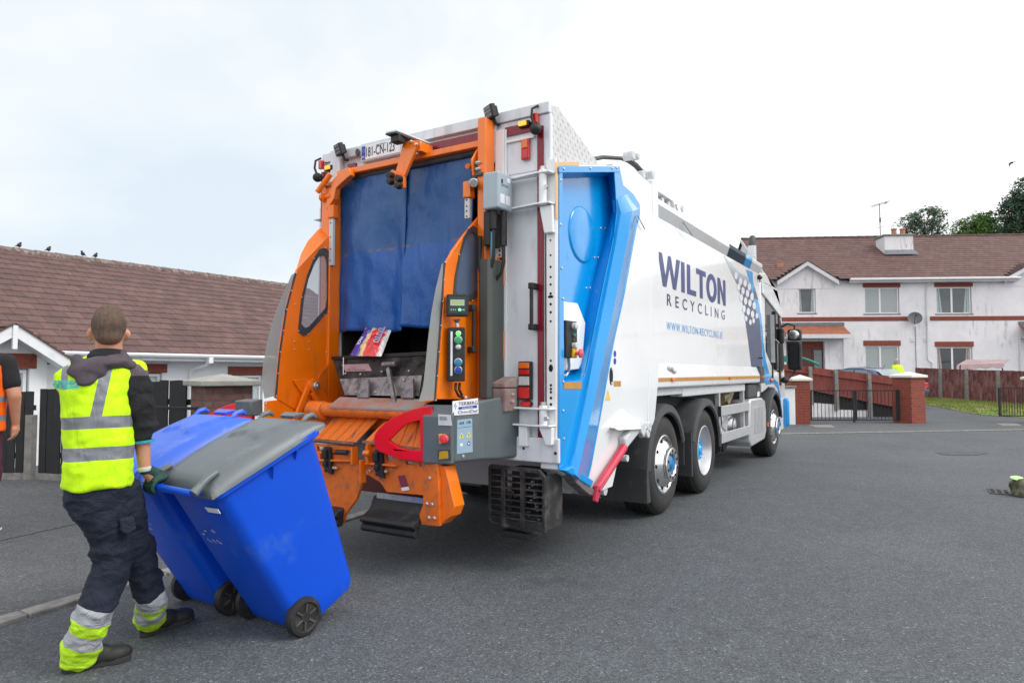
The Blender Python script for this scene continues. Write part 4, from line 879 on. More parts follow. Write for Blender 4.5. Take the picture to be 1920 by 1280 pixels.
# (y,z) outline of the side plates
prof = [(0.002, .775), (0.002, 2.955), (1.10, 3.235), (1.22, 3.30), (1.55, 3.31), (1.99, 3.28), (1.99, 2.4), (1.80, .916), (1.26, .945), (.98, .475), (.54, .465), (.42, .53), (.0, .73)]
for sx, nm in ((1, 'tailgate_side'), (-1, 'tailgate_side')):
    x0, x1 = (1.10, 1.25) if sx > 0 else (-1.25, -1.10)
    hl_ = [[Vector((x0, p.y, p.z)) for p in Xs([(1051, 319), (1157, 319), (1164, 350), (1169, 395), (1160, 445), (1137, 545), (1118, 640), (1105, 706), (1097, 718), (1052, 721)], 1.2505)]] if sx > 0 else []
    poly(nm, M_white, [(x0, y, z) for y, z in prof], (x1-x0, 0, 0), holes=hl_, bevel=.008)
mb = MB(); mb.box(-1.10, 1.10, .35, 1.98, 2.95, 3.22); mb.box(-1.1, 1.1, 1.0, 1.97, .80, 3.0); mb.prism([(-1.10, .5, .47), (-1.10, .95, .47), (-1.10, 1.0, .80), (-1.10, .5, .80)], (2.2, 0, 0))
mb.build('tailgate_core', M_white2, T, smooth=0)
# rear frame: right and left columns, top beam, sill
XR = 1.245
mb = MB(); mb.box(.72, XR, .004, .03, .78, 2.94); mb.box(.73, 1.09, .031, .35, .79, 2.93); mb.box(.72, 1.19, .004, .05, 2.9405, 3.36); mb.build('rear_column', M_white2, T, smooth=0, bevel=.01)
mb = MB(); mb.box(-1.22, -.96, .004, .35, .78, 2.94); mb.box(-1.2, -.96, .004, .05, 2.9405, 3.36); mb.build('rear_column', M_white2, T, smooth=0, bevel=.01)
mb = MB(); mb.box(-.96, .72, .03, .35, 3.10, 3.36); mb.build('top_beam', M_white2, T, smooth=0, bevel=.008)
# chequer plate head box, slopes down towards the front
for z in (0,):
    mb = MB(); mb.prism([(-1.185, .032, 2.962), (-1.185, .032, 3.43), (-1.185, .14, 3.455), (-1.185, .86, 3.22), (-1.185, .90, 3.19)], (2.365, 0, 0))
    hb = mb.build('head_box', M_chq, T, smooth=0, bevel=.004)
    mb = MB(); mb.box(-1.20, 1.185, -.012, .035, 3.362, 3.445); mb.build('edge_trim', M_white2, hb, smooth=0, bevel=.006)
# white verticals standing proud at the post positions
for xa, xb in ((.62, .72), (-1.08, -.955)):
    mb = MB(); mb.box(xa, xb, -.03, .02, 3.05, 3.455); mb.build('lamp_post', M_white2, T, smooth=0, bevel=.01)
col = MB(); col.box(.72, .80, -.03, .0035, .96, 3.30); c1 = col.build('perforated_strip', M_white, T, smooth=0, bevel=.006)
mb = MB()
for i in range(46):
    z = 1.0+i*.034
    if 1.47 < z < 2.45 or z < 1.4: mb.lathe((.765, -.0312, z), (0, -1, 0), [(.0085, 0), (.0085, .001), (0, .001)], 10)
for z in (2.93, 2.86): mb.lathe((.765, -.0312, z), (0, -1, 0), [(.014, 0), (.014, .001), (0, .001)], 10)
mb.build('punched_holes', M_hole, c1, smooth=0)
col = MB(); col.box(1.165, 1.245, -.022, .0035, .78, 3.0); c2 = col.build('perforated_strip', M_white, T, smooth=0, bevel=.006)
mb = MB()
for v, r in ((395, .007), (402, .010), (414, .014), (425, .010), (450, .007), (478, .008), (500, .009), (519, .009), (533, .009), (550, .010), (570, .010), (585, .010), (602, .009), (676, .009), (684, .006), (722, .010), (729, .010), (735, .010), (746, .011), (758, .011)):
    p = Y(1036.5, v, -.0225); p.x = 1.203; mb.lathe(p, (0, -1, 0), [(r, 0), (r, .001), (0, .001)], 10)
mb.prism(disc((1.203, -.0225, Y(1036, 690, -.02).z), .018, 1, 12, 1, 1.5), (0, -.001, 0)); mb.prism(disc((1.203, -.0225, Y(1036, 556, -.02).z), .018, 1, 12, 1.3, .6), (0, -.001, 0))
mb.build('punched_holes', M_hole, c2, smooth=0)
mb = MB(); mb.box(1.150, 1.163, -.012, .003, .80, 2.95); mb.build('dark_gap_strip', M_dark, T, smooth=0)  # dark strip laid on the face in place of the shaded gap
# raised panel edges, lilac white field
mb = MB(); mb.box(.80, .815, -.016, .003, .96, 3.30); mb.box(.815, 1.06, -.016, .003, 3.19, 3.21); mb.build('panel_rib', M_white, T, smooth=0, bevel=.004)
# maroon tapes
mb = MB(); mb.box(1.085, 1.135, -.010, .0035, .95, 3.27); mb.build('reflective_tape', M_maroon, T, smooth=0)
mb = MB(); mb.box(.80, 1.08, -.0105, .0035, 3.245, 3.315); mb.build('reflective_tape', M_maroon, T, smooth=0)
mb = MB(); mb.box(.0, .62, .016, .0295, 3.262, 3.335); mb.build('reflective_tape', M_maroon, T, smooth=0)
mb = MB(); mb.box(-1.215, -1.165, -.010, .0035, 1.0, 3.28); mb.build('reflective_tape', M_maroon, T, smooth=0)
mb = MB(); mb.box(-1.16, -1.085, -.0105, .0035, 3.24, 3.31); mb.build('reflective_tape', M_maroon, T, smooth=0)
mb = MB(); mb.box(-.90, -.80, .012, .0295, 3.22, 3.31); mb.build('reflective_tape', M_maroon, T, smooth=0)
# hinge arms on the right column
def brk(z0, z1, post=True, low=False):
    mb = MB(); 
    for z in (z0, z1): mb.prism([(.80, -.06, z), (1.13, -.11, z), (1.235, -.10, z), (1.245, -.02, z), (1.20, -.0025-.02, z), (.80, -.0165, z)], (0, 0, .014))
    mb.cyl((1.165, -.07, z0-.005), (1.165, -.07, z1+.03), .03, n=16)
    o = mb.build('hinge_bracket', M_white, T, smooth=40, bevel=.003)
    mb = MB(); mb.cyl((1.165, -.07, z1+.03), (1.165, -.07, z1+.055), .022, n=6); mb.cyl((1.215, -.105, (z0+z1)/2), (1.215, -.125, (z0+z1)/2), .018, n=6); mb.build('nut', M_bolt, o, smooth=0)
    return o
zA_, zB_ = Y(1025, 383, -.07).z, Y(1025, 325, -.07).z
b_ = brk(zA_, zB_); mb = MB(); mb.prism([(1.13, -.03, zA_-.005), (1.24, -.03, zA_-.005), (1.245, -.03, zA_-.21), (1.17, -.03, zA_-.21)], (0, -.035, 0)); mb.build('wedge', M_white, b_, smooth=0, bevel=.008)
zC_, zD_ = Y(1025, 800, -.07).z, Y(1025, 768, -.07).z
b_ = brk(zC_, zD_); mb = MB(); mb.prism([(1.13, -.03, zC_-.005), (1.24, -.03, zC_-.005), (1.235, -.03, zC_-.13), (1.19, -.03, zC_-.13)], (0, -.05, 0)); mb.build('wedge', M_white, b_, smooth=0, bevel=.006); mb = MB(); mb.box(.955, 1.03, -.07, -.017, zC_-.15, zC_-.003); mb.build('wedge', M_white, b_, smooth=0, bevel=.006)
mb = MB(); mb.box(.72, 1.27, -.035, .0, .775, .955); mb.build('rear_sill', M_white2, T, smooth=0, bevel=.01)
bolts(T, [Vector((.98, -.035, .87))], 1, .010, M_hole, .002, -1, 'sill_hole'); bolts(T, [Vector((1.245, -.035, .85))], 1, .012, M_hole, .002, -1, 'sill_hole')
# vertical black grab handle
def handle(p0, p1, off, parent=T, r=.014, name='grab_handle'):
    off = Vector(off); p0, p1 = Vector(p0), Vector(p1); mb = MB(); mb.tube([p0+off, p1+off], r, 12)
    for p, s in ((p0, 1), (p1, -1)):
        e = (p1-p0).normalized()*s; mb.bar(p-e*.0, p+off*1.25, .042, .045, e)
    return mb.build(name, M_black, parent, smooth=40, bevel=.006)
a = Y(1008, 545, -.01); b = Y(1008, 606, -.01); handle((1.075, -.012, a.z+.03), (1.075, -.012, b.z-.03), (0, -.07, 0))

# ---- lights on the rear
def lens_block(name, x0, x1, z0, z1, y, segs, body=M_black, dep=.05, parent=T):
    mb = MB(); mb.box(x0, x1, y-dep, y, z0, z1); o = mb.build(name, body, parent, smooth=0, bevel=.008)
    for a, b, m in segs:
        h = z1-z0; q = MB(); q.box(x0+.010, x1-.010, y-dep-.012, y-dep+.004, z0+h*a+.004, z0+h*b-.004); q.build('lens', m, o, smooth=0, bevel=.006)
    return o
q0 = Y(980, 762, -.05); q1 = Y(1006, 677, -.05)
M_lensred_on = M_redlens
lens_block('tail_light', .935, 1.045, q0.z+.05, q1.z, -.004, [(0.02, .34, M_redlens), (.36, .62, M_clrlens), (.64, .80, M_redlens), (.80, .98, M_amblens)], dep=.04)
mb = MB(); zc = q0.z+.02; mb.prism(disc((.995, -.004, zc), .05, 1, 12, 1, .55), (0, -.03, 0)); o = mb.build('reflector', M_black, T, smooth=0, bevel=.004)
mb = MB(); mb.box(.955, 1.035, -.040, -.03, zc-.018, zc+.018); mb.build('lens', M_redlens, o, smooth=0, bevel=.005)
lens_block('tail_light', .955, 1.025, Y(990, 298, -.03).z, Y(990, 259, -.03).z, -.004, [(0, .5, M_redlens), (.5, 1, M_amblens)], body=M_redlens, dep=.028)
M_amb_on = emis('lit_amber_lamp', (1, .34, .02), 1.0, (.6, .2, .01))
for x0, x1, u, v0, v1 in ((.935, 1.03, 987, 236, 225), (-1.135, -1.045, 624, 317, 308)):
    mb = MB(); z0, z1 = Y(u, v0, -.04).z, Y(u, v1, -.04).z; mb.box(x0, x1, -.04, -.004, z0, z1); o = mb.build('marker_lamp', M_black, T, smooth=0, bevel=.006)
    mb = MB(); mb.box(x0+.008, x1-.02, -.055, -.038, z0+.006, z1-.006); mb.build('lens', M_amb_on, o, smooth=0, bevel=.006)
for x, u, v in ((1.085, 1005, 222), (-1.19, 610, 307)):
    z = Y(u, v, -.04).z; mb = MB(); mb.box(x-.022, x+.022, -.05, -.0115, z-.04, z+.04); mb.build('red_marker', M_redlens, T, smooth=0, bevel=.006)
for x, u, v in ((1.10, 1006, 242), (-1.205, 609, 330)):
    z = Y(u, v, -.06).z; mb = MB(); mb.ell((x, -.06, z), (.045, .045, .042)); mb.tube([(x-.01, -.06, z+.03), (x-.03, -.07, z+.09), (x-.03, -.06, z+.16), (x, -.02, z+.19)], .010, 8); mb.build('side_marker_ball', M_black, T, smooth=50)
def worklamp(c, yaw, tilt):
    M = Matrix.Translation(c) @ Matrix.Rotation(yaw, 4, 'Z') @ Matrix.Rotation(tilt, 4, 'X'); mb = MB(); mb.box(-.06, .06, -.03, .015, -.05, .055); mb.box(-.045, .045, .015, .04, -.04, .04); o = mb.build('work_lamp', M_black, T, smooth=0, M=M, bevel=.01)
    mb = MB(); mb.box(-.05, .05, -.034, -.029, -.04, .045); mb.build('lens', mat('lamp_glass', (.10, .10, .11), .1, 0, .5, 60), o, smooth=0, M=M, bevel=.002)
    mb = MB()
    for i in range(9): mb.ell(((-.032, 0, .032)[i % 3], -.034, (-.025, .003, .031)[i//3]), (.011, .003, .011), n=8, k=4)
    mb.build('lamp_cell', mat('lamp_reflector', (.3, .3, .32), .2, .6, .2, 90), o, smooth=50, M=M)
    mb = MB(); mb.tube([(0, .01, -.045), (.0, .02, -.09), (0, .05, -.10)], .014, 8); mb.build('lamp_bracket', M_black, o, smooth=40, M=M)
p = Y(921, 211, -.08); worklamp(p, math.radians(-28), math.radians(16)); p = Y(638, 281, -.08); worklamp(p, math.radians(-20), math.radians(18))
# number plate
pm = MB(); a, b = Y(679, 299, -.012), Y(756, 263, -.012); pz0, pz1 = 3.30, 3.425
pm.box(-.705, -.235, -.02, .029, pz0-.01, pz1+.025); pb = pm.build('number_plate_holder', M_white2, T, smooth=0, bevel=.006)
pm = MB(); pm.box(-.69, -.25, -.026, -.021, pz0, pz1); pp = pm.build('number_plate', M_label, T, smooth=0, bevel=.003)
mb = MB(); mb.box(-.687, -.645, -.0275, -.0255, pz0+.003, pz1-.003); mb.build('blue_band', M_inkblue, pp, smooth=0)
mb = MB(); text(mb, '181-CN-123', (-.635, -.0275, pz0+.022), (1, 0, 0), (0, 0, 1), .084, .001, width=.33, bold=.008); mb.build('characters', M_ink, pp, smooth=0)
mb = MB(); text(mb, 'AN CABHÁN', (-.52, -.0275, pz0+.102), (1, 0, 0), (0, 0, 1), .012, .001, width=.12); mb.build('county_name', M_ink, pp, smooth=0)
mb = MB(); text(mb, 'IRL', (-.682, -.0283, pz0+.018), (1, 0, 0), (0, 0, 1), .016, .0005, width=.032, bold=.01)
for i in range(12): t = i*math.pi/6; mb.ell((-.666+.013*math.cos(t), -.0283, pz0+.082+.013*math.sin(t)), (.002, .0006, .002), n=6, k=3)
mb.build('band_marks', M_label, pp, smooth=0)
mb = MB(); mb.prism(disc((-.725, -.03, 3.375), .022, 1, 12, 1, 1.6), (0, -.02, 0)); mb.build('plate_lamp', M_dark, T, smooth=40, bevel=.006)

# ---- hopper interior
M_grime = mat('grimy_steel', (.085, .07, .072), .45, .5, .35, 6, ((.012, .011, .011), .85, 7), bump=.2, bscale=40)
M_grimeL = mat('scuffed_steel', (.30, .27, .28), .4, .5, .35, 8, ((.02, .017, .018), .5, 12), bump=.2)
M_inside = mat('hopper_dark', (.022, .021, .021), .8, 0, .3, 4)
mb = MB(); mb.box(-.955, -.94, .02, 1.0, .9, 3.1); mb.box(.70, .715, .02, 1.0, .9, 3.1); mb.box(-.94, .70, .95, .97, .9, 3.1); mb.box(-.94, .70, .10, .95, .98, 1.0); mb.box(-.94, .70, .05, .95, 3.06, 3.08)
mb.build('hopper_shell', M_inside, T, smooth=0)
# blue strip curtain
cu_l, cu_r = -.925, .50; zt_, zb_ = Y(790, 286, -.12).z-.06, Y(700, 622, -.02).z
b = NB('blue_curtain_sheet'); s = b.sep()
lower = b.math('LESS_THAN', b.math('ADD', s[2], b.math('MULTIPLY', b.noise(3.0), .05)), .03)
c = b.mix(b.ramp(b.noise(1.6, 6, .6), [(.35, 0), (.7, 1)]), (.003, .066, .25), (.018, .10, .28)); c = b.mix(b.math('MULTIPLY', lower, .7), c, (.0, .085, .38))
c = b.mix(b.ramp(b.noise(10, 7, .7), [(.58, 0), (.80, .30)]), c, (.12, .17, .25))
sc1 = b.math('MULTIPLY', b.math('LESS_THAN', b.math('ABSOLUTE', b.math('SUBTRACT', s[2], b.math('MULTIPLY_ADD', s[0], .02, .01))), .012), b.ramp(b.noise(8, 4), [(.5, 0), (.6, .6)])); c = b.mix(sc1, c, (.20, .12, .06))
b.bump(b.noise(3.5, 6, .6, b.scl((1, 1, .5))), .7, .05); M_curt = b.done(c, .36)
def sheet(x0, x1, ph, lap, zb):
    nx, nz = 40, 46; vs = []
    for j in range(nz+1):
        t = j/nz; z = zt_+(zb-zt_)*t
        for i in range(nx+1):
            s_ = i/nx; x = x0+(x1-x0)*s_
            fold = .022*t*math.sin(s_*7.5+ph+t*1.3)+.018*t*math.sin(s_*17+ph*2) + .04*noise.noise(Vector((x*3.2+z, z*2.0-x, ph)))*min(1, t*3) + .014*noise.noise(Vector((x*9+z*3, z*5, ph)))*(.3+t)
            edge = .045*t*math.exp(-((s_-(1 if lap > 0 else 0))*9)**2)
            vs.append((x, -.035-lap*.012+fold-edge-.05*t*t*math.sin(math.pi*min(1, t*1.0))*.5 - .02*max(0, t-.9)*5, z+.012*math.sin(s_*5+ph)*t))
    m2 = MB(); m2.add(vs, [(j*(nx+1)+i, j*(nx+1)+i+1, (j+1)*(nx+1)+i+1, (j+1)*(nx+1)+i) for j in range(nz) for i in range(nx)])
    o = m2.build('curtain_sheet', M_curt, T, smooth=70); so = o.modifiers.new('s', 'SOLIDIFY'); so.thickness = .006; return o
sheet(cu_l, -.145, .6, 1, zb_); sheet(-.165, cu_r, 2.4, -1, zb_+.02)
mb = MB(); mb.cyl((-.93, -.04, zt_), (.62, -.04, zt_), .028, n=14); mb.build('curtain_roller', M_dark, T, smooth=40)

# ---- orange lift frame
mb = MB(); bz = Y(790, 286, -.12).z; mb.box(-.90, .64, -.12, -.035, bz-.05, bz); mb.build('frame_top_bar', M_orange, T, smooth=0, bevel=.006)
mb = MB(); mb.box(.645, .72, -.16, -.034, 1.0, 3.37); mb.build('frame_upright', M_orange, T, smooth=0, bevel=.008)
mb = MB(); mb.box(-1.04, -.93, -.16, -.034, 1.0, 3.12); mb.build('frame_upright', M_orange, T, smooth=0, bevel=.008)
poly('corner_gusset', M_orange, Ys([(641, 318), (654, 314), (657, 328), (642, 341), (630, 352), (626, 372), (613, 392), (611, 352)], -.175), (0, .06, 0))
mb = MB(); mb.tube([Y(553, 0, 0)*0+Vector((-.90, -.19, 3.17)), Vector((-1.03, -.22, 3.02))], .025, 12); mb.build('corner_strut', M_orange, T, smooth=40)
# triangular plate and linkage on the right
tp = Xs([(882, 300), (906, 256), (922, 250), (922, 280), (905, 318), (898, 330), (885, 330)], .60); poly('linkage_plate', M_orange, tp, (.02, 0, 0))
tp = Xs([(922, 285), (928, 290), (903, 310), (897, 306)], .66); poly('linkage_brace', M_orange, tp, (.03, 0, 0))
mb = MB(); p = X(888, 302, .59); q = X(890, 345, .59); mb.cyl(p, q, .016, n=10); mb.cyl(X(876, 312, .57), X(884, 312, .57), .02, n=10); mb.build('linkage_rod', M_orange, T, smooth=40)
mb = MB(); a = X(893, 302, .63); b = X(893, 333, .63); mb.bar(a, b, .012, .07, (1, 0, 0)); d = mb.build('clamp_plate', M_dark, T, smooth=0, bevel=.003)
bolts(d, [X(893, 306, .64), X(893, 318, .64)], 0, .015, h=.04); 
mb = MB(); mb.bar(X(893, 328, .64), X(906, 326, .70), .04, .025); mb.build('enclosure_arm', M_dark, T, smooth=0, bevel=.003)
mb = MB(); mb.cyl(X(888, 343, .60), X(888, 343, .67), .035, n=18); mb.build('pivot_bolt', M_steel, T, smooth=40, bevel=.006)
# slide rails: orange head, pale wear strip with holes (left and right)
for (u0, v0, u1, v1, w0, x) in ((868, 341, 881, 372, 410, .56), (614, 385, 626, 410, 498, -.93)):
    a = X(u0+6, v0, x); b = X(u0+6, v1, x); c = X(u0+6, w0, x)
    mb = MB(); mb.box(x-.02, x+.05, a.y-.02, a.y+.05, b.z, a.z); mb.build('slide_head', M_orange, T, smooth=0, bevel=.01)
    mb = MB(); mb.box(x-.012, x+.035, a.y-.005, a.y+.025, c.z, b.z-.002); o = mb.build('wear_strip', M_lgrey, T, smooth=0, bevel=.004)
    bolts(o, [Vector((x+.01, a.y-.005, b.z+(c.z-b.z)*t)) for t in (.1, .4, .65, .9)], 1, .007, M_hole, .002, -1, 'screw')
mb = MB(); a = X(606, 371, -1.02); mb.cyl(a, a+Vector((.10, 0, 0)), .025, n=12); mb.cyl(X(603, 371, -1.02), X(603, 371, -1.02)+Vector((.03, 0, 0)), .035, n=12); mb.build('pivot_tube', M_orange, T, smooth=40)
mb = MB(); a = X(622, 350, -.93); mb.box(a.x-.05, a.x+.03, a.y-.03, a.y+.02, a.z-.02, a.z+.01); mb.build('roller_bracket', mat('rusty_bracket', (.18, .12, .06), .6, .3, .3, 20), T, smooth=0, bevel=.004)
mb = MB(); mb.box(-1.16, -1.08, -.14, -.02, 2.80, 2.81); mb.box(-1.16, -1.08, -.14, -.02, 2.63, 2.64); mb.box(-1.12, -1.10, -.10, -.03, 2.64, 2.80); o = mb.build('hinge_bracket', M_white2, T, smooth=0, bevel=.002); bolts(o, [Vector((-1.09, -.10, 2.76)), Vector((-1.09, -.10, 2.68))], 1, .016, M_bolt, .012, -1)
# centre arm on the top bar with the camera roof
mb = MB(); A = [Y(754, 255, -.16), Y(786, 262, -.16)]
y0 = -.30
pc_ = [Y(724, 248, -.34), Y(737, 246, -.34), Y(806, 271, -.0), Y(790, 276, -.02)]
a0, a1 = Y(722, 249, -.36), Y(745, 246, -.36)
sq = [Y(724, 250, -.34), Y(744, 246, -.34), Y(806, 270, -.03), Y(786, 276, -.03)]; mb.prism(sq, (0, 0, .014)); ca = mb.build('camera_shield', M_white2, T, smooth=0, bevel=.003)
mb = MB(); mb.prism([p-Vector((.004, .004, .014)) for p in sq], (0, 0, .012)); mb.build('shield_underside', M_dark, ca, smooth=0)
mb = MB(); cq = sq[0].lerp(sq[1], .6); mb.box(cq.x-.04, cq.x+.05, -.32, -.24, cq.z-.075, cq.z-.016); mb.build('reversing_camera', M_black, T, smooth=0, bevel=.008); 
def armplate(x): return [Vector((x, y, z)) for y, z in ((-.03, 3.40), (-.16, 3.47), (-.22, 3.42), (-.25, 3.27), (-.30, 3.10), (-.24, 3.08), (-.17, 3.26), (-.05, 3.30))]
L0 = Ys([(756, 268), (771, 262), (781, 270), (775, 290), (752, 345), (736, 343)], -.22)
poly('centre_arm', M_orange, L0, (0, .03, 0)); L1 = Ys([(768, 262), (788, 264), (790, 283), (778, 285)], -.19); poly('centre_arm_lug', M_orange, L1, (0, .16, 0))
L2 = Ys([(730, 322), (736, 318), (757, 332), (757, 352), (744, 354), (730, 342)], -.255); ca2 = poly('arm_end_plate', M_orange, L2, (0, .03, 0))
for u, v in ((735, 330), (735, 341), (751, 336), (750, 349)):
    mb = MB(); p = Y(u, v, -.256); mb.lathe(p, (0, -1, 0), [(.028, 0), (.03, .01), (.026, .045), (.015, .048), (0, .048)], 14); mb.build('rubber_buffer', M_black, ca2, smooth=40)
bolts(T, Ys([(771, 266), (781, 271)], -.222), 1, .014, h=.014, sgn=-1)

# ---- cheeks
XL_, XRc = -.95, .62
def cheek(outer, hole, x, th, guard, gin, nm):
    pts = Xs(outer, x); h = Xs(hole, x); o = poly(nm, M_orange, pts, (th, 0, 0), T, [h], bevel=.003)
    cen = sum(h, Vector())/len(h); big = [cen+(p-cen)*1.13 for p in h]; sm = [cen+(p-cen)*.93 for p in h]; sg = .012 if x > 0 else .012
    f0 = th+.001 if th > 0 else .001
    rm = MB(); rm.prism([p+Vector((max(th, 0)+.001, 0, 0)) for p in big], (.006, 0, 0), 0, [[p+Vector((max(th, 0)+.001, 0, 0)) for p in sm]]); fr = rm.build('window_rim', M_dark, o, smooth=0)
    g_ = MB(); g_.prism([p+Vector((th/2, 0, 0)) for p in h], (.003, 0, 0)); g_.build('window_pane', glass('smoked_polycarbonate', (.42, .45, .48), .38, .08) if x < 0 else glass('dark_polycarbonate', (.13, .17, .26), .80, .06), o, smooth=0)
    bolts(fr, [big[i]+Vector((max(th, 0)+.004, 0, 0)) for i in range(0, len(big), 2)], 0, .007)
    return o
oL = [(618, 440), (603, 456), (588, 471), (572, 488), (557, 505), (546, 535), (537, 570), (529, 610), (522, 660), (518, 700), (516, 745), (560, 772), (640, 775), (645, 720), (637, 690), (628, 670), (626, 560), (626, 430)]
hL = [(607, 474), (598, 476), (588, 492), (577, 520), (568, 556), (564, 592), (562, 612), (570, 620), (578, 617), (595, 598), (611, 580), (614, 560), (614, 490), (612, 478)]
ckL = cheek(oL, hL, XL_, -.02, None, None, 'lift_side_panel')
oR = [(908, 385), (896, 405), (880, 424), (862, 446), (845, 470), (833, 492), (830, 520), (828, 560), (824, 620), (819, 690), (814, 748), (908, 748)]
hR = [(889, 437), (882, 432), (874, 436), (866, 450), (858, 480), (851, 515), (848, 548), (852, 556), (880, 556), (889, 548), (893, 520), (893, 460)]
ckR = cheek(oR, hR, XRc, .02, None, None, 'lift_side_panel')
# flared rims that close the cheeks towards the rear (outside curve)
def rim(edge, x, dx, nm, parent):
    a = Xs(edge, x); mb = MB(); mb.loft([[p, p+Vector((dx, .03, 0)), p+Vector((dx, .045, 0)), p+Vector((0, .015, 0))] for p in a]); return mb.build(nm, M_orange, parent, smooth=50)
ha = Xs([(618, 440), (603, 456), (588, 471), (572, 488), (557, 505)], XL_-.002); hb_ = Xs([(616, 419), (596, 431), (577, 452), (564, 477), (556, 504)], XL_-.10)
mb = MB(); mb.loft([[a, b, b+Vector((0, .02, -.01)), a+Vector((0, .02, -.01))] for a, b in zip(ha, hb_)]); mb.build('curved_hood', M_orange, ckL, smooth=50)
rim([(908, 385), (896, 405), (880, 424), (862, 446), (845, 470), (833, 492), (830, 520), (828, 560), (824, 620), (819, 690), (814, 748)], XRc, .0-.012, 'edge_flange', ckR)
M_guard = glass('scuffed_clear_guard', (.36, .37, .36), .68, .3)
def guard(inn, outn, x, parent):
    a = Xs(inn, x); b = Xs(outn, x); mb = MB(); k = len(a); vs = a+b+[p+Vector((.004, 0, 0)) for p in a+b]
    mb.add(vs, [(i, i+1, k+i+1, k+i) for i in range(k-1)]+[(2*k+i, 2*k+k+i, 2*k+k+i+1, 2*k+i+1) for i in range(k-1)]+[(k+i, k+i+1, 3*k+i+1, 3*k+i) for i in range(k-1)]); g_ = mb.build('plastic_guard', M_guard, parent, smooth=60)
    c = MB(); 
    for i in range(k-1): c.bar(a[i]+Vector((.006, .008, 0)), a[i+1]+Vector((.006, .008, 0)), .016, .010, (1, 0, 0))
    c.build('guard_clamp', M_dark, parent, smooth=0); bolts(parent, [p+Vector((.012, .008, 0)) for p in a], 0, .007)
guard([(552, 512), (543, 545), (534, 580), (528, 620), (522, 660), (518, 700), (515, 742)], [(546, 516), (527, 560), (510, 605), (499, 650), (492, 695), (492, 725), (496, 747)], XL_-.006, ckL)
guard([(831, 492), (829, 525), (826, 565), (823, 610), (819, 660), (816, 705), (813, 750)], [(828, 496), (817, 540), (808, 590), (802, 640), (797, 690), (793, 725), (785, 752)], XRc+.002, ckR)
bolts(ckL, Xs([(553, 571), (560, 620), (552, 640), (607, 590), (612, 660), (579, 640), (552, 655), (579, 655), (620, 480)], XL_), 0, .007)
bolts(ckR, Xs([(900, 410), (898, 447), (899, 495), (905, 575), (905, 700)], XRc+.02), 0, .008)
# knee bracket and arms on the left cheek
a = X(583, 723, XL_+.01); kb = poly('pivot_bracket', M_orange, Xs([(548, 712), (590, 708), (612, 740), (620, 775), (600, 790)], XL_+.008), (.012, 0, 0))
mb = MB(); mb.cyl(a, a+Vector((.08, 0, 0)), .035, n=20); mb.cyl(a+Vector((.08, 0, 0)), a+Vector((.095, 0, 0)), .02, n=6); mb.build('pivot_pin', M_steel, kb, smooth=40, bevel=.004)
mb = MB(); mb.lathe(a+Vector((.005, 0, 0)), (1, 0, 0), [(.055, 0), (.055, .05), (.036, .05), (.036, 0)], 20); mb.build('pivot_ring', M_orange, kb, smooth=40)
mb = MB(); mb.bar(X(577, 727, XL_+.06), X(548, 800, XL_+.06), .03, .045); mb.build('lift_arm', M_orange, T, smooth=0, bevel=.006)
mb = MB(); mb.bar(X(585, 735, XL_+.05), X(622, 800, XL_+.05), .03, .05); mb.build('lift_arm', M_orange, T, smooth=0, bevel=.006)
poly('left_base_plate', M_orange, Xs([(495, 752), (560, 745), (645, 770), (640, 800), (495, 800)], XL_-.03), (.022, 0, 0))
bolts(T, Xs([(499, 757), (505, 773), (512, 778), (508, 786)], XL_-.008), 0, .008)
poly('end_block', M_house, Xs([(469, 752), (493, 748), (493, 778), (472, 780)], XL_-.05), (-.2, 0, 0), bevel=.01)
e_ = Ys([(471, 751), (450, 753), (430, 758), (410, 765), (390, 776), (372, 793), (366, 815), (380, 838), (410, 852), (440, 860), (471, 866)], -.72); poly('red_bumper', M_red, e_, (0, .04, 0), bevel=.006)
# slope plate from the pivot down to hopper floor (orange inner wall)
# ---- hopper mouth
M_ledge = mat('black_ledge', (.02, .019, .019), .5, .3, .2, 9)
mb = MB(); zl = 1.555; mb.prism([(-.93, -.62, zl), (-.93, .9, zl+.02), (-.93, .9, zl-.02), (-.93, -.60, zl-.04)], (.0+1.53, 0, 0)) if 0 else None
t0, t1, t2, t3 = Y(622, 668, -.28), Y(800, 660, -.28), Y(790, 744, -.40), Y(645, 742, -.40)
fl = MB(); fl.prism([t0, t1, t2, t3], (0, .03, 0)); hf = fl.build('hopper_flap', M_grime, T, smooth=0, bevel=.004)
mid = lambda s, t: t0.lerp(t1, s).lerp(t3.lerp(t2, s), t)
fl = MB(); fl.prism([mid(.02, .58)-Vector((0, .012, 0)), mid(.99, .52)-Vector((0, .012, 0)), mid(.98, .98)-Vector((0, .012, 0)), mid(.03, .98)-Vector((0, .012, 0))], (0, .008, 0)); fl.build('wear_plate', M_grimeL, hf, smooth=0, bevel=.002)
fl = MB(); q0, q1 = Y(621, 668, -.30), Y(800, 659, -.30); fl.prism([q0, q0+Vector((0, .35, .02)), q0+Vector((0, .35, -.03)), q0+Vector((0, 0, -.03))], (q1.x-q0.x, 0, q1.z-q0.z)); fl.build('flap_ledge', M_ledge, T, smooth=0, bevel=.004)
fl = MB(); st = [mid(s, t)-Vector((0, .004, 0)) for s, t in ((.09, .22), (.40, .22), (.43, .40), (.12, .40))]; fl.prism(st, (0, -.002, 0)); sk = fl.build('warning_sticker', mat('faded_pink_label', (.42, .25, .27), .5, 0, .15, 20), hf, smooth=0)
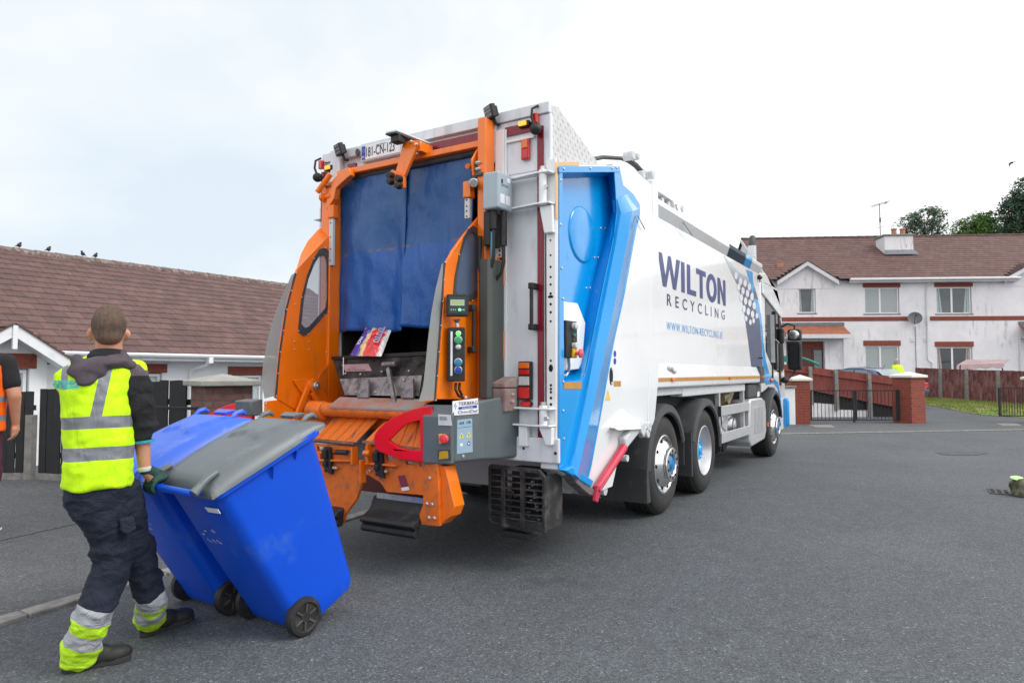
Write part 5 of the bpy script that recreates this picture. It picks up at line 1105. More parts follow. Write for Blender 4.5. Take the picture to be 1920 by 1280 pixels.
fl = MB(); text(fl, 'DANGER', st[3]+Vector((.06, -.012, .028)), (1, 0, 0), (0, 0, 1), .010, .001, width=.06); text(fl, 'KEEP HANDS CLEAR', st[3]+Vector((.02, -.008, .009)), (1, 0, 0), (0, 0, 1), .012, .001, width=.20); fl.build('sticker_text', M_ink, sk, smooth=0)
for s, t in ((.12, .45), (.30, .47), (.55, .42), (.85, .42), (.05, .62), (.2, .9), (.45, .9), (.8, .62)): bolts(hf, [mid(s, t)-Vector((0, .012, 0))], 1, .009, h=.01, sgn=-1)
fl = MB(); a = Y(718, 684, -.36); fl.cyl(a, Y(742, 682, -.36), .022, n=12); fl.bar(Y(728, 690, -.37), Y(742, 765, -.50), .03, .03, (1, 0, 0)); fl.build('push_rod', M_grimeL, T, smooth=40, bevel=.003)
for u in (685, 768):
    fl = MB(); p = Y(u, 735, -.42); fl.prism([p+Vector((-.035, 0, .10)), p+Vector((.03, 0, .10)), p+Vector((.06, -.03, -.03)), p+Vector((-.03, -.03, -.03))], (0, .02, 0)); fl.cyl(p+Vector((-.05, -.03, -.035)), p+Vector((.07, -.03, -.035)), .014, n=10); fl.build('flap_hinge', M_grimeL, hf, smooth=40, bevel=.003)
fl = MB(); c = Y(644, 670, -.32); fl.tube([c, c+Vector((.012, -.012, -.12)), c+Vector((.022, -.012, -.20)), c+Vector((.028, -.012, -.25))], [.004, .004, .010, .006], 6); fl.tube([c+Vector((.018, -.014, -.14)), c+Vector((.045, -.014, -.22))], .004, 5); tag(fl.build('plastic_strip', M_pvc, smooth=40), 'thin torn white plastic strip hanging from the hopper ledge', 'plastic scrap')
# torn edge trough and roller tube
zt3 = Y(700, 745, -.42).z
fl = MB(); fl.prism([(-.50, -.44, zt3+.0), (.42, -.44, zt3+.0), (.42, -.56, zt3-.07), (-.50, -.56, zt3-.07)], (0, 0, -.02)); fl.build('trough_lip', mat('worn_orange_and_steel', (.55, .16, .07), .5, .2, .3, 5, ((.33, .30, .30), .85, 5), bump=.3), T, smooth=0, bevel=.004)
fl = MB(); fl.cyl((-.62, -.50, zt3-.10), (.56, -.50, zt3-.10), .055, n=24); fl.cyl((-.76, -.50, zt3-.11), (-.60, -.50, zt3-.11), .075, n=24); fl.build('roller_tube', M_orange_worn, T, smooth=40, bevel=.006)
fl = MB(); fl.box(-.93, .60, -.40, .10, .98, zt3-.08); fl.build('hopper_sill', M_orange_worn, T, smooth=0, bevel=.006)
# inner side wall steps (left) leading to floor
poly('inner_cheek_lower', M_orange_worn, Xs([(600, 700), (628, 670), (650, 745), (655, 790), (560, 790), (575, 745)], XL_+.012), (.006, 0, 0))
# ---- comb plates
b = NB('scratched_orange_plate'); s = b.sep(); v = b.comb(b.math('MULTIPLY', b.math('ADD', s[0], b.math('MULTIPLY', s[1], -.25)), 16.0), b.math('MULTIPLY', s[1], 3.0), b.math('MULTIPLY', s[2], 3.0)); n = b.noise(.8, 9, .72, v)
f = b.ramp(n, [(.55, 0), (.63, .85)]); c = b.mix(f, (.84, .18, .008), (.10, .065, .05)); f2 = b.ramp(b.noise(2.2, 7, .7, v), [(.60, 0), (.68, .7)]); c = b.mix(f2, c, (.45, .28, .20)); b.bump(n, .5, .006); M_scr = b.done(c, .5)
def comb(u0, u1, top, front, label=None):
    (ua, va), (ub, vb) = top; (uc, vc), (ud, vd) = front
    A, B = Y(ua, va, -.40), Y(ub, vb, -.40); C_, D_ = Y(uc, vc, -.60), Y(ud, vd, -.60)
    mb = MB(); mb.prism([A, B, D_, C_], (0, .0, -.022)); o = mb.build('lift_plate', M_scr, T, smooth=0, bevel=.004)
    r = MB()
    for t in (.12, .34, .56, .78, .93):
        p = A.lerp(B, t); q = C_.lerp(D_, t); r.prism([p+Vector((-.008, 0, .001)), p+Vector((.008, 0, .001)), q+Vector((.008, 0, .001)), q+Vector((-.008, 0, .001))], (0, 0, .006))
    r.build('plate_rib', M_orange_worn, o, smooth=0, bevel=.002)
    r = MB(); r.cyl(C_+Vector((-.01, -.005, -.012)), D_+Vector((.01, -.005, -.012)), .016, n=10); r.build('front_roll', mat('scuffed_edge', (.22, .12, .08), .6, .3, .4, 12), o, smooth=40)
    return A, B, C_, D_
A1, B1, C1, D1 = comb(0, 0, ((643, 767), (722, 768)), ((588, 822), (664, 829)))
A2, B2, C2, D2_ = comb(0, 0, ((740, 770), (800, 775)), ((684, 826), (800, 842)))
# front faces below the plates
yf = -.60
fL = [(588, 832), (664, 836), (668, 860), (680, 900), (668, 935), (646, 965), (640, 985), (612, 985), (600, 910), (597, 880)]
fR = [(684, 834), (812, 858), (812, 878), (850, 878), (862, 945), (848, 960), (838, 982), (826, 986), (790, 983), (786, 965), (793, 945), (793, 930), (725, 925), (712, 905), (690, 890), (684, 868)]
fR = [(684, 834), (818, 852), (822, 900), (824, 986), (790, 983), (786, 965), (793, 945), (793, 928), (725, 922), (712, 903), (690, 890), (684, 868)]
hs = [[(594, 836), (604, 837), (604, 846), (594, 845)], [(640, 843), (656, 844), (656, 853), (640, 852)], [(600, 850), (607, 851), (607, 862), (600, 861)]]
poly('comb_front_plate', M_orange_worn, Ys(fL, yf), (0, .03, 0), T, [Ys(h, yf) for h in hs])
hs = [[(688, 842), (698, 843), (698, 866), (690, 862)], [(722, 850), (735, 852), (735, 866), (724, 864)], [(760, 864), (776, 866), (776, 872), (760, 870)], [(785, 868), (795, 869), (795, 876), (785, 874)]]
fr_ = poly('comb_front_plate', M_orange_worn, Ys(fR, yf), (0, .03, 0), T, [Ys(h, yf) for h in hs])
for (u0, u1, v0, v1) in ((593, 664, 862, 863), (688, 745, 868, 872)):
    p, q = Y(u0, v0, yf-.01), Y(u1, v1, yf-.01); mb = MB(); mb.bar(p, q, .05, .014, (0, 0, 1)); mb.build('comb_ledge', M_orange, T, smooth=0, bevel=.003)
for u, v0, v1 in ((680, 862, 905), (693, 830, 868), (664, 838, 870)):
    p, q = Y(u, v0, yf-.02), Y(u, v1, yf-.02); mb = MB(); mb.bar(p, q, .018, .06, (0, 1, 0)); mb.build('comb_fin', M_orange, T, smooth=0, bevel=.003)
# bin catches
for u, v, s_ in ((611, 862, 1), (707, 868, 1)):
    p = Y(u, v, yf-.04); mb = MB(); mb.prism([p+Vector((x, 0, z)) for x, z in ((-.030, .10), (.03, .10), (.04, .04), (.05, -.06), (.06, -.11), (.0, -.09), (-.02, -.10), (-.03, -.02))], (0, .035, 0)); mb.box(p.x-.022, p.x+.022, p.y-.03, p.y, p.z+.01, p.z+.085); mb.box(p.x-.02, p.x+.018, p.y-.022, p.y, p.z-.05, p.z-.005); o = mb.build('bin_catch', M_black, T, smooth=0, bevel=.010)
    bolts(o, [p+Vector((.075 if s_ > 0 else -.05, .02, -.055)), p+Vector((.098, .02, -.055)) if u < 650 else p+Vector((-.075, .02, -.06))], 1, .013, M_bolt, .02, -1)
p, q = Y(630, 847, yf-.05), Y(651, 848, yf-.05); mb = MB(); mb.cyl(p, q, .020, n=12); mb.build('rubber_stop', M_black, T, smooth=40, bevel=.006)
p = Y(683, 849, yf-.05); mb = MB(); mb.cyl(p, p+Vector((.06, 0, 0)), .022, n=12); mb.build('orange_stop', M_orange, T, smooth=40)
# instruction tag
mb = MB(); tg = Ys([(746, 892), (758, 890), (768, 918), (754, 920)], yf-.006); mb.prism(tg, (0, .003, 0)); o = mb.build('instruction_tag', mat('maroon_tag', (.22, .03, .06), .5, 0, .2, 60), T, smooth=0)
mb = MB(); mb.prism([tg[3].lerp(tg[0], .22)+Vector((0, -.001, 0)), tg[2].lerp(tg[1], .22)+Vector((0, -.001, 0)), tg[2]+Vector((0, -.001, 0)), tg[3]+Vector((0, -.001, 0))], (0, .001, 0)); mb.build('tag_strip', M_label, o, smooth=0)
# right foot bracket, side leg, rubber steps
leg = Ys([(822, 872), (834, 874), (852, 950), (845, 968), (836, 974), (826, 984)], yf+.03); poly('bracket_side', M_orange, leg, (0, .12, 0))
leg2 = Ys([(829, 868), (846, 868), (860, 940), (852, 962), (842, 950), (832, 905)], yf+.19); l2 = poly('side_leg', M_orange, leg2, (0, .03, 0))
bolts(l2, [Y(838, 875, yf+.18)], 1, .016, M_bolt, .012, -1)
o = bolts(fr_, Ys([(801, 944), (811, 945), (805, 970), (815, 971), (806, 896)], yf), 1, .014, M_bolt, .014, -1)
def step(u0, u1, v, parent=T):
    y = yf-.0; a, b = Y(u0, v, y), Y(u1, v+6, y); x0, x1 = a.x, b.x; z = a.z
    mb = MB(); prof_ = [(-.02, .175), (-.04, .16), (-.07, .09), (-.13, .055), (-.17, .045), (-.185, .02), (-.165, .0), (-.14, -.002), (-.165, -.02), (-.17, -.045), (-.15, -.065), (-.12, -.065), (-.10, -.04), (-.10, .02), (-.05, .05), (-.01, .16)]
    mb.prism([(x0, y+.10+py, z+pz) for py, pz in prof_], (x1-x0, 0, 0)); o = mb.build('rubber_step', M_black, parent, smooth=50, bevel=.006)
    mb = MB(); mb.box(x0+.04, x1, y+.06, y+.07, z+.15, z+.20); mb.build('step_mount', M_steel, o, smooth=0); return o
step(688, 788, 975); step(598, 645, 962)
# maroon tape low between the steps and rear lower beam
mb = MB(); a, b = Y(655, 895, -.05), Y(726, 925, -.05); mb.box(a.x, .42, -.06, -.04, b.z, b.z+.14); mb.build('underrun_bar', mat('dark_red_bar', (.12, .01, .012), .5, 0, .2, 8), T, smooth=0, bevel=.006)

# ---- grey control housing with the red bumper
hz0, hz1 = .80, 1.235
P0, P1, P2, P3 = (.50, -.60), (.715, -.585), (.80, -.29), (.90, -.235)
P0 = tuple(Z(800, 866, hz0)[:2]); P1 = tuple(Z(853, 868, hz0)[:2]); P2 = tuple(Z(908, 862, hz0)[:2]); P3 = tuple(Z(936, 861, hz0)[:2])
top = {}
def atp(P, v, u):     # height where pixel row v crosses the vertical line through P
    d = (P[0]-CAM.x)*CFH.x+(P[1]-CAM.y)*CFH.y; return CAM.z-(v-698)/1280*d*1.0
mb = MB(); pl_ = [P0, P1, P2, P3, (.93, .0), (.45, .0)]
zt_l = [1.16, 1.20, 1.235, 1.255, 1.255, 1.2]
mb.loft([[Vector((x, y, hz0)) for x, y in pl_], [Vector((x, y, z)) for (x, y), z in zip(pl_, zt_l)]]); hs_ = mb.build('control_housing', M_house, T, smooth=0, bevel=.02, seg=3)
d01 = (Vector((*P1, 0))-Vector((*P0, 0))).normalized(); n01 = Vector((d01.y, -d01.x, 0)); d12 = (Vector((*P2, 0))-Vector((*P1, 0))).normalized(); n12 = Vector((d12.y, -d12.x, 0))
# front block carrying counter, stop button and lamp
mb = MB(); a = Vector((*P0, 0))+n01*.0; 
fb = [a-d01*.02+n01*.0, a-d01*.02+n01*.035, Vector((*P1, 0))+n01*.035-d01*.01, Vector((*P1, 0))-d01*.0]
mb.loft([[Vector((p.x, p.y, hz0-.006)) for p in fb], [Vector((p.x, p.y, 1.08)) for p in fb], [Vector((p.x, p.y, 1.21 if i in (0, 3) else 1.12)) for i, p in enumerate(fb)]]); fbo = mb.build('front_block', M_house, hs_, smooth=0, bevel=.012, seg=3)
def onpl(u, v, P, n):   # survey point on the vertical plane through P with normal n
    d = CR*((u-960)/1280)+CD*((v-640)/1280)+CF; P = Vector((*P, 0)) if len(P) == 2 else P; return CAM+d*((P-CAM).dot(n)/d.dot(n))
def plate(name, m, pts, P, n, th, parent, bevel=.002, off=0.0):
    q = [onpl(u, v, P, n)+n*off for u, v in pts]; mb = MB(); mb.prism(q, n*th); return mb.build(name, m, parent, smooth=0, bevel=bevel), q
Pf = Vector((*P0, 0))+n01*.036
plate('counter', M_lgrey, [(822, 776), (845, 778), (848, 798), (822, 797)], Pf, n01, .006, fbo); plate('counter_window', mat('counter_glass', (.30, .32, .31), .2, 0, .1, 20), [(825, 780), (838, 781), (839, 787), (825, 787)], Pf, n01, .002, fbo, 0, .0065)
plate('stop_button_base', M_yellow, [(825, 813), (835, 813), (837, 830), (826, 831)], Pf, n01, .03, fbo, .004)
c = onpl(838, 821, Pf, n01); mb = MB(); mb.lathe(c, n01, [(.014, 0), (.014, .045), (.032, .05), (.033, .062), (.025, .072), (0, .075)], 20); mb.build('stop_button', mat('red_button', (.80, .05, .06), .4, 0, .05, 20), fbo, smooth=40)
plate('amber_lamp', mat('amber_plastic_lamp', (.55, .33, .005), .3, 0, .1, 20), [(824, 846), (840, 845), (841, 859), (823, 861)], Pf, n01, .006, fbo, .006)
plate('lamp_recess', M_dark, [(821, 843), (844, 842), (845, 862), (821, 864)], Pf, n01, .002, fbo, .0)
Ps = Vector((*P1, 0)); N = n12
lb, q = plate('maker_label', M_label, [(848, 752), (896, 746), (897, 775), (848, 779)], Ps, N, .003, hs_, .001, .0)
def onlabel(q, s, t): return q[3].lerp(q[2], s).lerp(q[0].lerp(q[1], s), t)
xd = (q[2]-q[3]).normalized(); zd = (q[0]-q[3]).normalized(); Wd = (q[2]-q[3]).length; Hd = (q[0]-q[3]).length; of = N*.0045
mb = MB(); text(mb, 'TERBERG', onlabel(q, .22, .66)+of, xd, zd, Hd*.24, .0005, width=Wd*.74, bold=.005); text(mb, 'OmniDel', onlabel(q, .20, .10)+of, xd, zd, Hd*.22, .0005, width=Wd*.74); mb.build('label_text', M_ink, lb, smooth=0)
mb = MB(); c = [onlabel(q, s, t)+N*.0035 for s, t in ((.22, .38), (.94, .38), (.94, .56), (.22, .56))]; mb.prism(c, N*.0007)
for s, t, dx, dz in ((.05, .62, .10, .22), (.09, .60, .12, .06), (.10, .58, .02, -.2)): c = [onlabel(q, s+a, t+b)+N*.0035 for a, b in ((0, 0), (.02, -.02), (dx*.8, dz*.8), (dx*.6, dz))]; mb.prism(c, N*.0007)
mb.build('label_band', M_inkblue, lb, smooth=0)
mb = MB(); text(mb, 'MACHINES', onlabel(q, .36, .41)+N*.0052, xd, zd, Hd*.12, .0003, width=Wd*.42); mb.build('band_text', M_label, lb, smooth=0)
sb_, q = plate('instruction_sign', mat('pale_blue_sign', (.30, .43, .55), .35, 0, .05, 10), [(857, 787), (885, 784), (886, 847), (856, 851)], Ps, N, .003, hs_, .001)
xd = (q[2]-q[3]).normalized(); zd = (q[0]-q[3]).normalized(); Wd = (q[2]-q[3]).length; Hd = (q[0]-q[3]).length
mb = MB(); 
for s in (.28, .75): mb.prism([onlabel(q, s+a, .46+b)+N*.0035 for a, b in ((-.15, 0), (.15, 0), (0, .16))], N*.0006)
mb.build('warning_triangle', mat('sign_yellow', (.75, .72, .12), .4, 0, 0), sb_, smooth=0)
mb = MB()
for s in (.28, .75): mb.prism([onlabel(q, s+a, .485+b)+N*.0045 for a, b in ((-.03, 0), (.03, 0), (.02, .07), (-.02, .07))], N*.0004)
for s, t, w_, h_ in ((.12, .86, .03, .06), (.2, .85, .05, .08), (.28, .86, .05, .07), (.37, .86, .06, .07), (.6, .86, .03, .06), (.68, .86, .06, .08), (.78, .86, .06, .08), (.86, .86, .03, .06)): mb.prism([onlabel(q, s+a*w_, t+b*h_)+N*.0035 for a, b in ((0, 0), (1, 0), (1, 1), (0, 1))], N*.0004)
mb.prism([onlabel(q, a, b)+N*.0035 for a, b in ((.04, .76), (.95, .76), (.95, .77), (.04, .77))], N*.0004)
mb.prism([onlabel(q, .75+.11*math.cos(t)*.9, .27+.065*math.sin(t))+N*.0035 for t in [i*math.pi/7 for i in range(14)]], N*.0004); mb.build('sign_marks', M_navy, sb_, smooth=0)
mb = MB(); mb.prism([onlabel(q, .28+.10*math.cos(t)*.9, .26+.05*math.sin(t))+N*.0035 for t in [i*math.pi/7 for i in range(14)]], N*.0004)
mb.prism([onlabel(q, .75+a, .27+b)+N*.0045 for a, b in ((-.05, -.03), (.04, -.03), (.04, .03), (-.05, .03))], N*.0004); mb.build('sign_white_marks', M_label, sb_, smooth=0)
bb = [onpl(u, v, Ps, N) for u, v in ((873, 745), (868, 855))]; mb = MB()
for p in bb: mb.lathe(p, N, [(.012, 0), (.012, .006), (0, .008)], 10)
mb.build('screw', M_bolt, hs_, smooth=40)
# red D shaped bumper with its opening
n0 = n01; Pb = Vector((*P0, 0))+n01*.03
o_ = [(810, 761), (792, 763), (774, 767), (755, 774), (739, 781), (722, 792), (710, 804), (703, 813), (701, 820), (701, 828), (704, 838), (711, 846), (722, 851), (738, 856), (757, 861), (780, 864), (809, 866)]
h_ = [(787, 787), (772, 791), (757, 797), (742, 812), (728, 826), (746, 838), (757, 842), (769, 844), (788, 844)]
q = [onpl(u, v, Pb, n0) for u, v in o_]; h = [onpl(u, v, Pb, n0) for u, v in h_]; mb = MB(); mb.prism(q, -n0*.045, 0, [h]); rb = mb.build('red_bumper', M_red, T, smooth=30, bevel=.008, seg=3)
mb = MB(); k = [onpl(u, v, Pb, n0)-n0*.0 for u, v in ((808, 787), (813, 787), (813, 835), (808, 835))]; mb.prism(k, n0*.004); mb.build('bumper_hinge', M_steel, rb, smooth=0, bevel=.001)
poly('orange_lug', M_orange, [onpl(u, v, Pb, n0)-n0*.05 for u, v in ((790, 745), (808, 742), (808, 752), (790, 756))], (0, .03, 0))

# ---- display unit, button box, cables on the right cheek
xc = XRc+.022
def sbox(u0, v0, u1, v1, x, dep, name, m, bevel=.006, parent=T):
    a = X(u0, v0, x+dep); b = X(u1, v1, x+dep); mb = MB(); mb.box(x, x+dep, a.y, b.y, b.z, a.z); return mb.build(name, m, parent, smooth=0, bevel=bevel), a, b
# the units are angled back towards the rear: faces turned about z
def unit(cu, cv, w_, h_, d_, ang, x, name, m, bevel=.008):
    c = X(cu, cv, x); M = Matrix.Translation(c) @ Matrix.Rotation(ang, 4, 'Z'); mb = MB(); mb.box(-w_/2, w_/2, 0, d_, -h_/2, h_/2); return mb.build(name, m, T, smooth=0, M=M, bevel=bevel), M
ang = math.radians(38)
du, MD = unit(858, 572, .155, .155, .06, ang, xc+.10, 'display_unit', M_black)
mb = MB(); mb.box(-.06, .06, -.002, .0, -.055, .06); mb.build('display_face', mat('dark_teal_face', (.015, .045, .04), .3, 0, .1, 20), du, smooth=0, M=MD)
mb = MB(); mb.box(-.045, .042, -.0045, -.0022, .0, .035); mb.build('screen', emis('lit_screen', (.35, .5, .2), .25, (.2, .28, .12)), du, smooth=0, M=MD)
mb = MB(); mb.ell((.014, -.003, -.032), (.009, .004, .009), n=12, k=6); mb.build('status_light', emis('green_light', (.1, 1, .25), 2.5, (0, .4, .1)), du, smooth=60, M=MD)
mb = MB(); mb.box(-.05, .047, -.0055, -.0046, .034, .038); mb.box(-.05, .047, -.0055, -.0046, -.003, .001); mb.box(-.05, -.045, -.0055, -.0046, .0, .036); mb.box(.042, .047, -.0055, -.0046, .0, .036)
for x_ in (-.045, -.03, -.015, .03, .044): mb.box(x_-.004, x_+.004, -.0032, -.0021, -.036, -.028)
mb.build('display_trim', M_lgrey, du, smooth=0, M=MD)
mb = MB(); mb.tube([X(856, 598, xc+.05), X(857, 605, xc+.05), X(858, 612, xc+.05)], [.03, .012, .018], 10); mb.build('display_stalk', M_steel, T, smooth=40)
bu, MBx = unit(856, 664, .12, .38, .08, ang, xc+.085, 'button_box', M_black)
for z_, m_, r_ in ((.145, emis('green_lamp', (.1, .9, .1), 1.4, (0, .3, 0)), .016), (.10, mat('green_button', (.02, .35, .14), .3, 0, .05, 10), .024), (.05, M_steel, .016), (-.055, mat('blue_button', (.01, .22, .42), .3, 0, .05, 10), .024), (-.11, mat('deep_blue_button', (.01, .05, .35), .3, 0, .05, 10), .024)):
    mb = MB(); mb.lathe((.012, 0, z_), (0, -1, 0), [(r_+.004, 0), (r_+.004, .006), (r_, .008)], 20); r0 = mb.build('button_ring', M_steel, bu, smooth=40, M=MBx)
    mb = MB(); mb.lathe((.012, -.006, z_), (0, -1, 0), [(r_, 0), (r_*.95, .012), (0, .014)], 20); mb.build('button', m_, bu, smooth=40, M=MBx)
mb = MB(); mb.box(-.042, -.028, -.002, .0, -.15, .16); mb.build('button_labels', M_label, bu, smooth=0, M=MBx)
mb = MB(); mb.tube([X(855, 718, xc+.06), X(854, 730, xc+.07), X(860, 742, xc+.06), X(868, 745, xc+.05)], .010, 8); mb.tube([X(862, 718, xc+.06), X(861, 730, xc+.07), X(866, 740, xc+.06)], .010, 8); mb.build('cable', M_black, T, smooth=50)
# grab handle on the cheek
a, b = X(884, 578, xc), X(884, 656, xc); handle((xc, a.y-.03, a.z), (xc, b.y-.03, b.z), (.05, -.015, 0), r=.013)
# grey vertical duct
mb = MB(); a, b = Y(918, 486, -.20), Y(918, 750, -.20); mb.prism([(.69, -.20, 1.24), (.72, -.235, 1.24), (.79, -.235, 1.24), (.81, -.20, 1.24), (.81, -.035, 1.24), (.69, -.035, 1.24)], (0, 0, a.z-1.24)); mb.build('cable_duct', mat('olive_grey_duct', (.075, .085, .08), .5, 0, .12, 6), T, smooth=0, bevel=.006)
for v0, v1 in ((482, 535), (620, 674)):
    a, b = Y(938, v0, -.045), Y(938, v1, -.045); mb = MB(); mb.box(.752, .812, -.05, -.032, b.z, a.z); o = mb.build('orange_clip_plate', M_orange, T, smooth=0, bevel=.004)
    mb = MB(); n = 6
    for i in range(n): mb.lathe((.788, -.0505, b.z+(a.z-b.z)*(i+.6)/n), (0, -1, 0), [(.010, 0), (.010, .001), (0, .001)], 8)
    mb.build('punched_holes', M_hole, o, smooth=0)
# junction box and its hoses
jz0, jz1 = Y(932, 384, -.26).z, Y(932, 322, -.26).z
mb = MB(); mb.box(.76, .90, -.26, -.06, jz0-.02, jz1+.01); jb = mb.build('junction_box', M_jbox, T, smooth=0, bevel=.016, seg=3)
mb = MB(); mb.box(.9005, .9025, -.235, -.175, jz0+.02, jz0+.09); mb.box(.9005, .9025, -.16, -.10, jz0+.02, jz0+.09); mb.box(.9005, .9025, -.14, -.10, jz0+.19, jz0+.225); mb.build('stickers', M_label, jb, smooth=0)
mb = MB(); text(mb, 'ELECTRIC', (.9025, -.22, jz0+.15), (0, 1, 0), (0, 0, 1), .016, .0005, width=.10); mb.box(.9005, .902, -.22, -.20, jz0+.17, jz0+.20); mb.build('box_marks', M_ink, jb, smooth=0)
mb = MB(); mb.box(.74, .80, -.22, -.06, jz0-.28, jz0-.021); mb.build('relay_case', M_black, T, smooth=0, bevel=.01)
for x_, y_, l1, l2 in ((.82, -.20, .16, .36), (.87, -.14, .28, .40)):
    mb = MB(); mb.tube([(x_, y_, jz0-.02), (x_, y_, jz0-l1)], .026, 12); mb.tube([(x_, y_, jz0-l1), (x_+.0, y_, jz0-l2), (x_-.02, y_, jz0-l2-.08), (x_-.07, y_, jz0-l2-.13), (x_-.11, y_, jz0-l2-.14), (x_-.13, y_+.02, jz0-l2-.18)], .014, 10); mb.build('hose', M_black, T, smooth=50)
mb = MB(); mb.tube([(.81, -.21, jz0-.18), (.81, -.215, jz0-.30), (.80, -.2, jz0-.42)], .008, 8); mb.build('cable', mat('blue_cable', (.05, .22, .34), .4, 0, 0), T, smooth=50)
mb = MB(); mb.tube([(.70, -.2, jz0-.2), (.69, -.2, jz0-.42), (.74, -.2, jz0-.55), (.74, -.16, jz0-.66)], .018, 10); mb.build('hose', M_black, T, smooth=50)
# dirty grey toolbox on the column
mb = MB(); a, b = Y(925, 708, -.20), Y(945, 765, -.20)
def tb(x, y, z, w0, w1, d0): return 0
zt0, zt1, zb0_ = 1.36, 1.41, 1.14
X0, X1 = .83, .96
bx = [(.80, -.17), (.905, -.17), (.925, -.035), (.80, -.035)]; bt = [(.785, -.19), (.915, -.19), (.935, -.035), (.785, -.035)]
M_tbx = mat('dirty_box_plastic', (.36, .30, .28), .6, 0, .2, 6, ((.16, .07, .06), .6, 5), bump=.15)
mb.loft([[Vector((x, y, 1.14)) for x, y in bx], [Vector((x, y, 1.315)) for x, y in bt]]); tbx = mb.build('document_box', M_tbx, T, smooth=0, bevel=.012)
mb = MB(); bt2 = [(x+(.006 if x > .9 else -.006), y-(.008 if y < -.1 else 0)) for x, y in bt]; mb.loft([[Vector((x, y, 1.318)) for x, y in bt2], [Vector((x, y, 1.35)) for x, y in bt2], [Vector((.79, -.03, 1.43)), Vector((.97, -.03, 1.43)), Vector((.97, -.0295, 1.43)), Vector((.79, -.0295, 1.43))]]) if 0 else mb.loft([[Vector((x, y, 1.318)) for x, y in bt2], [Vector((x, y, 1.355+(.045 if y > -.1 else 0))) for x, y in bt2]])
mb.build('box_lid', M_tbx, tbx, smooth=0, bevel=.010); mb = MB(); mb.box(.918, .937, -.12, -.09, 1.26, 1.28); mb.box(.915, .937, -.12, -.09, 1.21, 1.23); mb.build('latch', mat('pinkish_latch', (.55, .35, .35), .5, 0, .1, 9), tbx, smooth=0, bevel=.003)
# slatted step box under the sill
M_lat = mat('black_lattice', (.028, .028, .029), .5, .2, .2, 12, ((.14, .13, .12), .4, 10))
g0, g1 = Y(936, 880, -.10), Y(1040, 985, -.10); x0, x1 = .715, 1.20; z0, z1 = .30, .745
lt = MB(); y_ = -.11
for a, b, w_, h_ in (((x0, z1), (x1, z1-.02), 0, 0),): pass
lt.prism([(x0, y_, z0+.03), (x0, y_, z1-.02), (x0+.02, y_, z1), (x1-.05, y_, z1-.01), (x1, y_, z1-.06), (x1, y_, z0-.01), (x1-.03, y_, z0-.03), (x0+.03, y_, z0+.005)], (0, .03, 0), 0, [[(x0+.022, y_, z0+.04), (x0+.022, y_, z1-.03), (x1-.055, y_, z1-.04), (x1-.025, y_, z1-.075), (x1-.025, y_, z0-.005), (x0+.04, y_, z0+.028)]])
for i in range(1, 9): z = z0+.02+(z1-z0-.05)*i/9; lt.box(x0+.02, x1-.022, y_-.004, y_+.05, z-.006, z+.006)
for x_ in (x0+.135, x0+.30): lt.box(x_-.018, x_+.018, y_-.008, y_+.03, z0-.005, z1-.03)
lt.box(x1-.03, x1, y_+.03, .16, z0, z1-.06); lt.box(x0, x0+.02, y_+.03, .1, z0+.05, z1-.04)
lb_ = lt.build('step_lattice', M_lat, T, smooth=0, bevel=.004)
mb = MB(); mb.box(x0+.15, x0+.38, -.02, .12, z0+.08, z1-.02); mb.box(x0+.1, x0+.34, -.10, .05, z0-.08, z0-.035); mb.build('valve_block', M_chassis, T, smooth=0, bevel=.01)
rn = random.Random(2); mb = MB()
for i in range(14):
    p = Vector((x1-.12+rn.uniform(-.05, .05), -.04, z0+.05+i*.022)); mb.cyl(p, p+Vector((0, -.03, 0)), .009, n=6)
for i in range(6): p = Vector((x0+.18+rn.uniform(-.05, .08), -.05, z0+.1+i*.03)); mb.cyl(p, p+Vector((.03, -.02, 0)), .008, n=6)
mb.build('pipe_fitting', M_steel, T, smooth=0)
# ================================================================= TRUCK SIDE: blue panel, body, wheels, cab
XB = 1.2505
out = [(1047, 312), (1160, 312), (1167, 347), (1186, 364), (1198, 384), (1199, 402), (1192, 430), (1170, 550), (1150, 640), (1132, 740), (1108, 870), (1098, 912), (1046, 880)]
hole = [(1053, 322), (1150, 322), (1155, 395), (1150, 440), (1128, 540), (1108, 640), (1096, 700), (1090, 712), (1056, 716)]
bp = poly('blue_side_panel', M_blue, Xs(out, XB), (.010, 0, 0), T, [Xs(hole, XB)], bevel=.003)
# recess walls and floor
hi = Xs(hole, XB+.006); XR_ = 1.14
fl_ = [(1050, 335), (1137, 332), (1146, 395), (1136, 440), (1108, 545), (1090, 640), (1078, 690), (1072, 700), (1050, 706)]
fi = Xs(fl_, XR_); 
# the side plate of the tailgate is opened where the panel is let in
for o in list(T.children):
    pass
mb = MB(); mb.loft([hi, fi], cap=False, closed=True); mb.build('panel_recess', M_blue, bp, smooth=35)
mb = MB(); mb.prism(fi, (-.006, 0, 0)); rp = mb.build('recess_floor', M_blue, bp, smooth=0)
mb = MB(); oc = X(1093, 440, XR_+.01); o1 = X(1093, 390, XR_+.01); o2 = X(1115, 440, XR_+.01)
cy_, cz_ = oc.y, oc.z; rz_ = o1.z-oc.z; ry_ = o2.y-oc.y
n = 36; rg = lambda k, dx: [Vector((XR_+dx, cy_+ry_*k*math.cos(2*math.pi*i/n)*(1), cz_+rz_*k*math.sin(2*math.pi*i/n))) for i in range(n)]
mb.loft([rg(1.05, .001), rg(1.02, .010), rg(.97, .013), rg(.5, .016), rg(.05, .017)]); mb.build('oval_cover', M_blue, rp, smooth=60)
